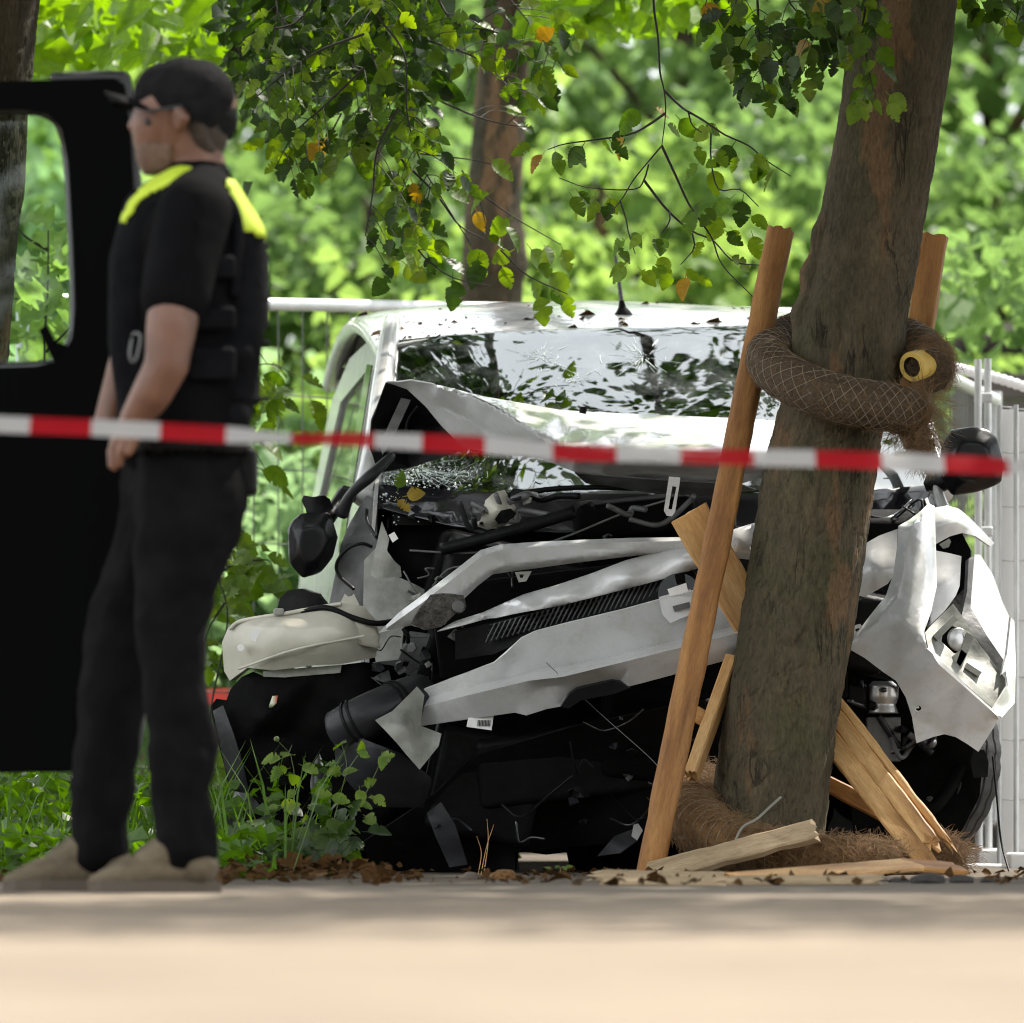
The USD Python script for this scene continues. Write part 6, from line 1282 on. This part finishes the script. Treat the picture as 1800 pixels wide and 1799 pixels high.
shirt = skeleton([[J(342, 378, 14.83, .082), J(318, 470, 14.775, .076), J(309, 521, 14.755, .074)], [J(338, 378, 15.17, .082), J(300, 450, 15.22, .074), J(272, 510, 15.25, .068)], [J(342, 378, 14.83, .082), J(350, 345, 14.93, .07), J(350, 345, 15.07, .07), J(338, 378, 15.17, .082)],
                  [J(335, 420, 14.90, .115), J(330, 600, 14.90, .11), J(335, 770, 14.90, .115)], [J(335, 420, 15.10, .115), J(330, 600, 15.10, .11), J(335, 770, 15.10, .115)], [J(300, 450, 15, .12), J(305, 760, 15, .12)], [J(345, 320, 15, .074), J(348, 360, 15, .09)]], length=.016, rounds=9)
obj('shirt', shirt, M_shirt, man, smooth=True)
vest = skeleton([[J(322, 345, 14.90, .060), J(262, 372, 14.91, .055), J(238, 460, 14.90, .055), J(236, 600, 14.9, .055), J(258, 755, 14.9, .055)], [J(322, 345, 15.10, .060), J(262, 372, 15.09, .055), J(238, 460, 15.10, .055), J(236, 600, 15.1, .055), J(258, 755, 15.1, .055)],
                 [J(262, 372, 14.91, .055), J(262, 372, 15.09, .055)], [J(238, 460, 14.9, .055), J(238, 460, 15.1, .055)], [J(236, 600, 14.9, .055), J(236, 600, 15.1, .055)], [J(258, 755, 14.9, .055), J(258, 755, 15.1, .055)],
                 [J(322, 345, 14.90, .060), J(375, 350, 14.90, .056), J(415, 420, 14.90, .060), J(420, 540, 14.90, .060), J(405, 690, 14.90, .055), J(392, 770, 14.9, .05)], [J(322, 345, 15.1, .060), J(375, 350, 15.10, .056), J(415, 420, 15.10, .060), J(420, 540, 15.10, .060), J(405, 690, 15.10, .055), J(392, 770, 15.1, .05)],
                 [J(400, 390, 14.92, .050), J(400, 390, 15.08, .050)], [J(415, 430, 14.9, .060), J(415, 430, 15.1, .060)], [J(420, 540, 14.9, .060), J(420, 540, 15.1, .060)], [J(405, 690, 14.9, .055), J(405, 690, 15.1, .055)], [J(392, 770, 14.9, .05), J(392, 770, 15.1, .05)],
                 [J(330, 640, 14.845, .05), J(400, 620, 14.88, .06)], [J(330, 640, 14.845, .05), J(260, 640, 14.88, .05)], [J(335, 740, 14.845, .05), J(395, 730, 14.88, .055)], [J(335, 740, 14.845, .05), J(335, 640, 14.845, .05)]], length=.014, rounds=8)
ve = obj('vest', vest, M_vest, man, smooth=True)
pxy = lambda c: ((c[:, 0] / c[:, 1]) * FPX + PXC, PYH - (c[:, 2] - HCAM) / c[:, 1] * FPX)


def inpoly(poly):
    pg = Polygon(poly)
    return lambda c: shapely.contains_xy(pg, *pxy(c))


obj('reflective_panel', patch(vest, inpoly([(262, 322), (278, 302), (310, 285), (346, 281), (340, 318), (300, 326), (262, 340), (240, 362), (222, 392), (212, 390), (232, 350)])), M_neon, ve, smooth=True)
obj('reflective_panel', patch(vest, inpoly([(396, 318), (425, 322), (452, 345), (470, 380), (470, 418), (430, 408), (414, 372)])), M_neon, ve, smooth=True)
for zz_, hh in ((470, .05), (560, .05), (640, .07)):
    obj('pouch', rbox((.10, .03, hh), P(372, zz_, 14.795), .012, rot=(0, 0, .15)), M_vest, ve)
for yy in (430, 520, 600, 700):
    obj('webbing', tube([P(400, yy, 14.83), P(430, yy + 2, 14.86), P(462, yy + 2, 14.93), P(470, yy + 2, 15.0)], .006, n=14, k=6), M_shirt, ve, smooth=True)
obj('shoulder_strap', tube([P(300, 340, 14.84), P(345, 322, 14.85), P(395, 345, 14.84), P(418, 400, 14.83), P(410, 520, 14.83)], .012, n=30, k=8), M_vest, ve, smooth=True)
obj('back_pocket', rbox((.035, .22, .17), P(456, 505, 15), .014), M_vest, ve)
obj('back_pocket', rbox((.03, .20, .13), P(442, 655, 15), .012), M_vest, ve)
obj('carabiner', tube([P(232, 590, 14.72), P(240, 585, 14.715), P(247, 595, 14.71), P(240, 628, 14.70), P(232, 636, 14.70), P(228, 622, 14.70), P(232, 596, 14.715)], 0.0028, n=40, k=6), M_scrape, man, smooth=True)
pants = skeleton([[J(338, 800, 14.91, .112), J(340, 860, 14.90, .118), J(322, 960, 14.88, .100), J(298, 1110, 14.87, .070), J(304, 1180, 14.87, .075), J(318, 1290, 14.88, .073), J(322, 1400, 14.89, .066), J(322, 1490, 14.89, .063)],
                  [J(320, 800, 15.09, .112), J(310, 870, 15.11, .118), J(262, 990, 15.13, .095), J(205, 1150, 15.14, .074), J(192, 1280, 15.14, .072), J(180, 1400, 15.13, .066), J(173, 1490, 15.13, .062)],
                  [J(338, 800, 14.91, .112), J(320, 800, 15.09, .112)], [J(340, 860, 14.9, .118), J(310, 870, 15.11, .118)], [J(335, 775, 14.92, .11), J(325, 775, 15.08, .11)], [J(385, 830, 14.93, .065), J(385, 830, 15.05, .06)]], length=.016, rounds=8)
v_ = np.array(pants.vertices); nn_ = np.array(pants.vertex_normals); fold = (meshkit.fbm(np.c_[v_[:, 0] * 9 + v_[:, 2] * 7, v_[:, 1] * 9, v_[:, 2] * 9 - v_[:, 0] * 5], 4, 4) - .5) * .038; pants.vertices = v_ + nn_ * fold[:, None]
obj('trousers', pants, M_pants, man, smooth=True)
obj('belt', patch(shirt, lambda c: (c[:, 2] > P(0, 800, 15)[2]) & (c[:, 2] < P(0, 765, 15)[2]), off=.012), M_black, man, smooth=True)
obj('belt_pouch', rbox((.05, .09, .10), P(432, 830, 14.93), .014), M_black, man)
sp_ = [J(330, 168, 14.985, .081), J(342, 172, 14.985, .083)]
cap = skeleton([[J(322, 168, 14.985, .0815), J(344, 173, 14.985, .0835)], [J(322, 168, 15.015, .0815), J(344, 173, 15.015, .0835)], [J(294, 168, 15, .072), J(354, 208, 15, .078)], [J(282, 172, 14.99, .056), J(282, 172, 15.01, .056)], [J(344, 190, 14.975, .075), J(344, 190, 15.025, .075)]], length=.010, rounds=4)
cutp, cutn = P(310, 206, 15), np.array([-.42, 0, -1.0]) * -1 * np.array([-1, 0, 1]) if False else np.array([.40, 0, 1.0])
cap = trimesh.intersections.slice_mesh_plane(cap, cutn, cutp, cap=False)
capo = obj('cap', cap, M_cap, man, smooth=True)
bu, bv = np.meshgrid(np.linspace(0, 1, 14), np.linspace(-1, 1, 21), indexing='ij')
bx0, bt = P(262, 180, 15), P(182, 160, 15)
bw = .072 * np.sqrt(np.clip(1 - (bu * .93) ** 3.2, 0, 1)); bp_ = bx0 + bu[..., None] * (bt - bx0) + np.stack([.018 * bv ** 2, bv * bw, -.026 * bv ** 2 * (1 - .2 * bu) + 0 * bu], -1)
bp_ = np.concatenate([bp_.reshape(-1, 3), bp_.reshape(-1, 3) - [0, 0, .005]]); i, j = np.meshgrid(np.arange(13), np.arange(20), indexing='ij'); qd = np.stack([i * 21 + j, (i + 1) * 21 + j, (i + 1) * 21 + j + 1, i * 21 + j + 1], -1).reshape(-1, 4)
obj('brim', (bp_, np.vstack([qd, qd[:, ::-1] + 294])), M_cap, capo, smooth=True)
obj('button', rbox((.012, .012, .008), P(334, 96, 15), .004), M_cap, capo)
obj('glasses_arm', tube([P(258, 196, 14.93), P(290, 192, 14.905), P(320, 188, 14.90)], [.004, .004, .006], n=10, k=6), M_seal, man, smooth=True)
for dx, dd, hz_ in ((0, 14.89, 0), (-150, 15.13, 0)):
    g = .012 + HCAM * 0
    s_ = lambda px, z, off, r: (np.array([P(px + dx, 1500, dd)[0], dd + off, z]), r)
    boot = skeleton([[s_(352, .060, -.02, .034), s_(352, .060, .02, .034)], [s_(352, .06, 0, .040), s_(322, .105, 0, .052)], [s_(352, .055, 0, .036), s_(290, .055, 0, .040), s_(225, .045, -.012, .034), s_(186, .036, -.004, .022)], [s_(290, .055, 0, .040), s_(225, .045, .014, .034), s_(186, .036, .004, .022)], [s_(322, .105, 0, .050), s_(262, .07, 0, .036)], [s_(186, .034, -.006, .021), s_(168, .030, 0, .016)]], length=.010, rounds=5)
    b_ = obj('boot', boot, M_shoe, man, smooth=True)
    base = [(s_(x, 0, y, 0)[0][:2]) for x, y in ((362, -.03), (300, -.036), (225, -.046), (180, -.028), (158, 0), (180, .03), (225, .048), (300, .038), (362, .032), (386, .015), (386, -.012))]
    sole = trimesh.creation.extrude_polygon(Polygon(base).buffer(.004), .026); sole.apply_translation([0, 0, .006]); obj('sole', sole, M_sole, b_, smooth=30)

# ------------------------------------------------------------------ the open vehicle door
door = thing('vehicle_door', 'open black vehicle door with an empty-looking window frame, left of the officer', 'vehicle door')
M_clear = mat('clear_pane', {'fr': ('fresnel', {'IOR': 1.4}), 't': ('transparent_bsdf', {'color': (.82, .90, .84)}), 'g': ('glossy_bsdf', {'roughness': .02}), 'm': ('mix_closure', {})}, [('fr.fac', 'm.fac'), ('t.BSDF', 'm.closure1'), ('g.BSDF', 'm.closure2')], surface='m.closure')
DO = [(-260, 152), (-100, 146), (90, 141), (200, 138), (219, 150), (230, 240), (240, 420), (250, 640), (252, 1080), (240, 1290), (218, 1342), (180, 1356), (-260, 1362)]
DH = [(-240, 200), (-100, 196), (40, 193), (84, 201), (108, 226), (120, 285), (128, 420), (132, 540), (127, 596), (103, 634), (62, 645), (-100, 650), (-240, 652)]
obj('skin', sheet(DO, [(60, 900, 15.72)], d=15.78, thick=.018, res=.03, holes=[DH]), M_carblack, door, smooth=35)
obj('inner_trim', sheet([(x + (6 if x < 0 else -6), y + (6 if y < 700 else -8)) for x, y in DO], [(60, 900, 15.90)], d=15.90, thick=.03, res=.03, holes=[[(x, y) for x, y in DH]]), M_black, door, smooth=35)
obj('frame_edge', sweep(np.vstack([spline([P(*q, 15.80) for q in DO[2:11]], 80)]), circle(.016, 8)), M_seal, door, smooth=True)
wf_ = spline([P(x, y, 15.77) for x, y in DH], 90)
obj('window_seal', sweep(wf_, circle(.012, 8)), M_gloss, door, smooth=True)
obj('window_ledge', sheet([(-240, 652, 15.75), (62, 647, 15.75), (100, 640, 15.75), (96, 668, 15.72), (-240, 690, 15.71)], thick=.02, res=.03), M_liner, door, smooth=True)
obj('window_pane', sheet([(x * 1.0, y) for x, y in DH], d=15.85, thick=.004, res=.06), M_clear, door)
obj('mirror_stub', sheet([(68, 580, 15.74), (82, 572, 15.74), (96, 600, 15.74), (124, 610, 15.74), (118, 640, 15.74), (96, 640, 15.74)], thick=.03, res=.02), M_carblack, door, smooth=30)
obj('waist_line', tube([P(-250, 742, 15.765), P(100, 736, 15.762), P(248, 730, 15.765)], .008, n=20, k=6), M_seal, door, smooth=True)
obj('sill_strip', tube([P(-250, 1328, 15.77), P(120, 1324, 15.765), P(214, 1316, 15.77)], .010, n=20, k=6), M_seal, door, smooth=True)
obj('hinge_post', rbox((.09, .16, 1.62), P(-268, 750, 15.84), .02), M_carblack, door)

# ------------------------------------------------------------------ barrier tape
tape = thing('barrier_tape', 'red and white barrier tape stretched across in front of officer and wreck', 'barrier tape')
TP = np.array([(-160, 738), (0, 746), (160, 752), (300, 759), (430, 766), (520, 771), (600, 772), (700, 776), (850, 783), (1000, 795), (1150, 799), (1300, 804), (1450, 807), (1600, 813), (1760, 820), (1960, 832)], float)
n_ = 420; tp = spline(TP, n_); px_ = tp[:, 0]
wid = np.interp(px_, [-160, 0, 400, 425, 455, 500, 560, 620, 800, 1000, 1250, 1600, 1745, 1790, 1960], [36, 36, 36, 34, 27, 23, 26, 31, 38, 36, 34, 38, 37, 30, 27])
DTP = 12.8; W0 = .0475; 
wid = wid * .86
tilt = np.arccos(np.clip(wid / (W0 / DTP * FPX), 0, 1))
cen = np.array([P(x, y, DTP) for x, y in tp]); wv = np.stack([np.zeros(n_), np.sin(tilt), np.cos(tilt)], 1)
cu = np.linspace(-.5, .5, 5)
bounds = [-160, -60, 50, 160, 280, 395, 510, 655, 740, 850, 970, 1080, 1195, 1325, 1430, 1548, 1655, 1770, 1960]
for k, (a, b) in enumerate(zip(bounds[:-1], bounds[1:])):
    i0, i1 = np.searchsorted(px_, a), min(n_ - 1, np.searchsorted(px_, b)); idx = np.arange(max(0, i0), i1 + 1)
    red = k in (0, 2, 4, 6, 8, 10, 12, 14, 16)
    v = cen[idx][:, None] + cu[None, :, None] * W0 * wv[idx][:, None] + np.array([0, -.004, 0]) * (1 - (2 * cu) ** 2)[None, :, None]
    v2 = v + np.array([0, .0012, 0]); nn = len(idx); i, j = np.meshgrid(np.arange(nn - 1), np.arange(4), indexing='ij'); q = np.stack([i * 5 + j, (i + 1) * 5 + j, (i + 1) * 5 + j + 1, i * 5 + j + 1], -1).reshape(-1, 4)
    obj('red_band' if red else 'white_band', (np.vstack([v.reshape(-1, 3), v2.reshape(-1, 3)]), np.vstack([q, q[:, ::-1] + nn * 5])), M_tape_r if red else M_tape_w, tape, smooth=True)
# ------------------------------------------------------------------ plants that can be picked out
def plant(name, label, stems, d, leaves, kind, size, material, normal=(0, -.7, .7), dvar=.12, up=.2, category='plant', stem_r=.003, seed=0, stem_mat=None, group=None):
    """stems: survey polylines; leaves: how many per stem, or listed spots."""
    global rng
    keep = rng; rng = np.random.default_rng(seed)
    t = thing(name, label, category, group); w = []
    for k, s in enumerate(stems):
        dd = d + rng.uniform(-dvar, dvar); w.append(tube([P(x, y, dd) for x, y in s], [stem_r, stem_r * .4], n=max(6, len(s) * 6), k=6))
        if isinstance(leaves, int):
            q = spline(np.array(s, float), 40)
            for j in range(leaves):
                u = .25 + .75 * (j + .7) / leaves; b = q[min(39, int(u * 39))]; sg = 1 if j % 2 else -1
                place_leaf(t, P(*b, dd), np.array([sg * rng.uniform(.4, 1), rng.normal(0, .5), up + rng.normal(0, .35)]), np.array(normal) + rng.normal(0, .3, 3), rng.uniform(*size), kind, material)
    if not isinstance(leaves, int):
        for x, y in leaves:
            a = rng.uniform(0, 6.28); place_leaf(t, P(x, y, d + rng.uniform(-dvar, dvar)), np.array([math.cos(a), rng.normal(0, .5), up + .5 * math.sin(a)]), np.array(normal) + rng.normal(0, .35, 3), rng.uniform(*size), kind, material)
    for w_ in w:
        obj('stem', w_, stem_mat or M_stem, t, smooth=True)
    return t


def scatter(poly, n, seed, power=None):
    rg = np.random.default_rng(seed); pg = Polygon(poly); x0, y0, x1, y1 = pg.bounds; o = []
    while len(o) < n:
        x, y = rg.uniform(x0, x1), rg.uniform(y0, y1)
        if pg.contains(Point(x, y)):
            o.append((x, y))
    return o


# maple-like sapling seen through the vehicle window
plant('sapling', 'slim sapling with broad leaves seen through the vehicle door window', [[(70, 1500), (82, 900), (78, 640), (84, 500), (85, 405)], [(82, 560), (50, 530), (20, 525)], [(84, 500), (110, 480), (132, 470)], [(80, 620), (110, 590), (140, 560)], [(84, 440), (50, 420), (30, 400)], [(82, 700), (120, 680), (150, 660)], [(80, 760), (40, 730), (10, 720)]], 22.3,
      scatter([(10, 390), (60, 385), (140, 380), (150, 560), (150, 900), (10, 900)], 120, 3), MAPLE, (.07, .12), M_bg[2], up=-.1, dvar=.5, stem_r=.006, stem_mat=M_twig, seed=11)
# bush behind the officer, in front of the fence
plant('bush', 'light green bush with oval leaves between the officer and the lamp housing', [[(330, 1540), (370, 1250), (400, 1080), (365, 980), (362, 950)], [(400, 1080), (440, 1075), (460, 1090)], [(375, 1010), (420, 990), (470, 985), (480, 1000)], [(362, 960), (400, 930), (430, 935)], [(395, 1060), (370, 1100), (355, 1140)], [(360, 1400), (390, 1330), (420, 1290)]], 21.6,
      scatter([(345, 960), (400, 935), (440, 960), (485, 985), (480, 1040), (420, 1060), (395, 1110), (385, 1175), (345, 1175)], 96, 5) + scatter([(350, 1290), (400, 1280), (420, 1400), (370, 1440)], 34, 6), LEAVES, (.055, .085), M_near_light, up=-.35, dvar=.35, stem_r=.004, stem_mat=M_twig, seed=12)
plant('bush', 'sprays of oval leaves hanging beside the officer over the fence wire', [[(300, 700), (400, 660), (470, 640), (520, 660)], [(400, 660), (450, 680), (500, 690)], [(380, 760), (440, 790), (470, 830)], [(400, 610), (450, 620), (470, 640)]], 21.8,
      [(468, 640), (452, 655), (485, 655), (455, 690), (440, 675), (470, 700), (500, 690), (520, 658), (525, 680), (540, 690), (470, 715), (450, 720), (510, 705), (485, 720), (440, 640), (445, 795), (460, 810), (475, 840), (448, 820), (440, 770), (495, 668)], LEAVES, (.07, .105), M_near_light, up=-.6, dvar=.15, stem_r=.003, stem_mat=M_twig, seed=13)
# herb in front of the wreck
Z = dict(ox=360, oy=1150, k=4.5)
herb = [zz(l, **Z) for l in ([(670, 1750), (700, 1300), (710, 1000), (690, 850), (665, 780), (570, 680)], [(665, 780), (690, 720)], [(1000, 1750), (1150, 1350), (1300, 1050), (1390, 850), (1400, 780)], [(930, 1700), (1050, 1200), (1120, 900), (1080, 700)], [(470, 1700), (480, 1450), (490, 1400)], [(1120, 930), (1240, 760)], [(1090, 1350), (1180, 1200)])]
hl_ = zz([(590, 860), (640, 820), (680, 900), (740, 870), (600, 830), (510, 1190), (560, 1200), (610, 1220), (620, 1160), (720, 1050), (780, 1060), (830, 1100), (1060, 860), (1100, 870), (1050, 960), (1110, 950), (1230, 820), (1190, 760), (1240, 1050), (1310, 1110), (1260, 1130), (1220, 1040), (960, 1130), (800, 1250), (850, 1270), (1100, 1200), (1250, 1270), (1210, 1200), (1370, 820), (1380, 880), (1150, 690), (1400, 770)], **Z)
plant('herb', 'slender herb with small toothed leaves growing in front of the dark arch liner', herb, 18.7, hl_, LEAVES, (.032, .055), M_near_light, normal=(0, -.8, .6), up=-.1, dvar=.15, stem_r=.0016, seed=14)
obj('seed_head', cat([trimesh.creation.icosphere(1, .006).apply_translation(P(360 + 568 / 4.5, 1150 + 672 / 4.5, 18.7)), trimesh.creation.icosphere(1, .005).apply_translation(P(360 + 692 / 4.5, 1150 + 715 / 4.5, 18.7))]) if False else trimesh.creation.icosphere(1, .0075).apply_translation(P(360 + 568 / 4.5, 1150 + 672 / 4.5, 18.7)), M_stem, stage.GetPrimAtPath('/World/herb'))
plant('low_plant', 'clump of rounded bramble leaves at the foot of the wreck, left of the duct', [[(455, 1540), (470, 1480), (478, 1450)], [(560, 1540), (580, 1480), (600, 1450)], [(520, 1540), (540, 1460)]], 18.75,
      scatter([(375, 1480), (420, 1468), (470, 1450), (520, 1455), (545, 1430), (620, 1440), (640, 1470), (600, 1520), (420, 1530), (380, 1520)], 105, 8), LEAVES, (.045, .075), M_near, normal=(0, -.7, .6), up=.05, dvar=.25, seed=15)
plant('weed', 'tiny bright weed on the ground beside the undertray gap', [[(985, 1545), (985, 1525)]], 18.6, [(972, 1530), (985, 1520), (998, 1530), (980, 1538), (993, 1540), (990, 1528)], LEAVES, (.018, .026), M_near_light, seed=16)
plant('grass_tuft', 'few dry grass blades under the torn bumper', [[(845, 1540), (855, 1490), (868, 1450)], [(850, 1540), (858, 1480), (856, 1440)], [(840, 1540), (846, 1500), (838, 1470)]], 18.8, 0, LEAVES, (.02, .03), M_near, stem_r=.0014, stem_mat=M_wood2, seed=17, category='grass')
# ground cover under and behind the officer: uncountable
g1 = np.random.default_rng(31); pts = []
while len(pts) < 5200:
    d = g1.uniform(18.0, 25.5); x = g1.uniform(-2.4, -.05 if d > 20.5 else -.52 if d > 19 else -.60); hgt = (.10 + .30 * meshkit.noise(np.array([[x * 2.2, d * .8, 3.0]]))[0]) * (1.15 if d > 19.5 else .55)
    pts.append((x, d, .01 + hgt * g1.random() ** .7))
gc = obj('ground_cover', cloud(np.array(pts), .055, 32, droop=.3, flat=.6), M_under, smooth=False, kind='stuff', label='low green plants and grass covering the verge behind the officer', category='ground cover')
bl = []
for k in range(900):
    d = g1.uniform(18.2, 25); x = g1.uniform(-2.2, -.55); h_ = g1.uniform(.12, .38); a = g1.uniform(0, 6.28); w_ = g1.uniform(.002, .004); b0 = np.array([x, d, 0]); tip = b0 + [math.cos(a) * h_ * .5, math.sin(a) * h_ * .4, h_]; m_ = (b0 + tip) / 2 + [0, 0, h_ * .16]; s_ = np.array([-math.sin(a), math.cos(a), 0]) * w_
    bl.append((np.array([b0 - s_, b0 + s_, m_ - s_, m_ + s_, tip]), np.array([[0, 1, 2], [1, 3, 2], [2, 3, 4]])))
obj('grass', cat(bl), M_under, smooth=False, kind='stuff', label='thin grass blades standing in the green verge plants', category='grass')
# dead leaves along the road's edge
pts = []
for k in range(1500):
    d = g1.uniform(16.2, 19.0); x = g1.uniform(-1.6, 1.7)
    if g1.random() < .75 and not (-.75 < x < -.22):
        continue
    pts.append((x, d, .012 + .03 * g1.random() * (1.0 if -.75 < x < -.3 else .3)))
obj('fallen_leaves', cloud(np.array(pts), 0.028, 34, droop=.1, flat=.75, svar=.4), M_dry, smooth=False, kind='stuff', label='brown fallen leaves strewn along the edge of the road', category='fallen leaves')
lv = [((410 + 7.5 * k + 6 * math.sin(k * 2.3)), 1528 - 9 * abs(math.sin(k * 1.7)) + 10 * ((k * 7) % 3) / 3) for k in range(30)]
pile = thing('dry_leaf_pile', 'heap of curled brown leaves beside the officer boots, under the green plants', 'leaves')
for k, (x, y) in enumerate(lv):
    v, f = LEAVES[k % 14]; v = v.copy(); v[:, 2] += .35 * v[:, 0] ** 2 + .5 * v[:, 1] ** 2; R = basis(np.array([math.cos(k * 2.4), .3 * math.sin(k), .25 * math.sin(k * 1.3)]), np.array([.3 * math.cos(k), -.45, .85]))
    obj('leaf', ((v * (.05 + .02 * math.sin(k))) @ R.T + P(x, y, 18.35), f), M_dry, pile, smooth=True)
# stones and clods
def stone(label, px, py, d, r, material, seed, name='stone', category='stone', sq=.7):
    s = trimesh.creation.icosphere(3, r); v = np.array(s.vertices); v *= (1 + .5 * (meshkit.fbm(v / r * 1.3 + seed, 3, seed) - .5))[:, None]; v[:, 2] *= sq; v[:, 0] *= 1.25; p = P(px, py, d); s.vertices = v + [p[0], d, r * sq * .55]
    obj(name, s, material, smooth=True, label=label, category=category)


for k, (x, d, r, lab) in enumerate(((824, 17.9, .018, 'small grey stone at the road edge under the torn bumper, leftmost of three'), (846, 18.0, .014, 'smallest grey stone between two larger ones at the road edge'), (884, 17.9, .026, 'rounded brown stone at the road edge below the undertray'))):
    stone(lab, x, 1535, d, r, M_stone if k < 2 else M_coir2, k + 3)
for k, (x, d, r, lab) in enumerate(((1495, 17.2, .028, 'dark clod at the road edge in front of the trunk'), (1580, 17.3, .020, 'small dark clod right of the larger dark clod at the road edge'), (1632, 17.1, .034, 'largest dark clod at the road edge below the cracked board'), (1690, 17.2, .026, 'dark clod below the right front wheel'), (1738, 17.3, .018, 'rightmost small dark clod at the road edge'))):
    stone(lab, x, 1553, d, r, M_clod, k + 13, 'clod', 'clod', .5)
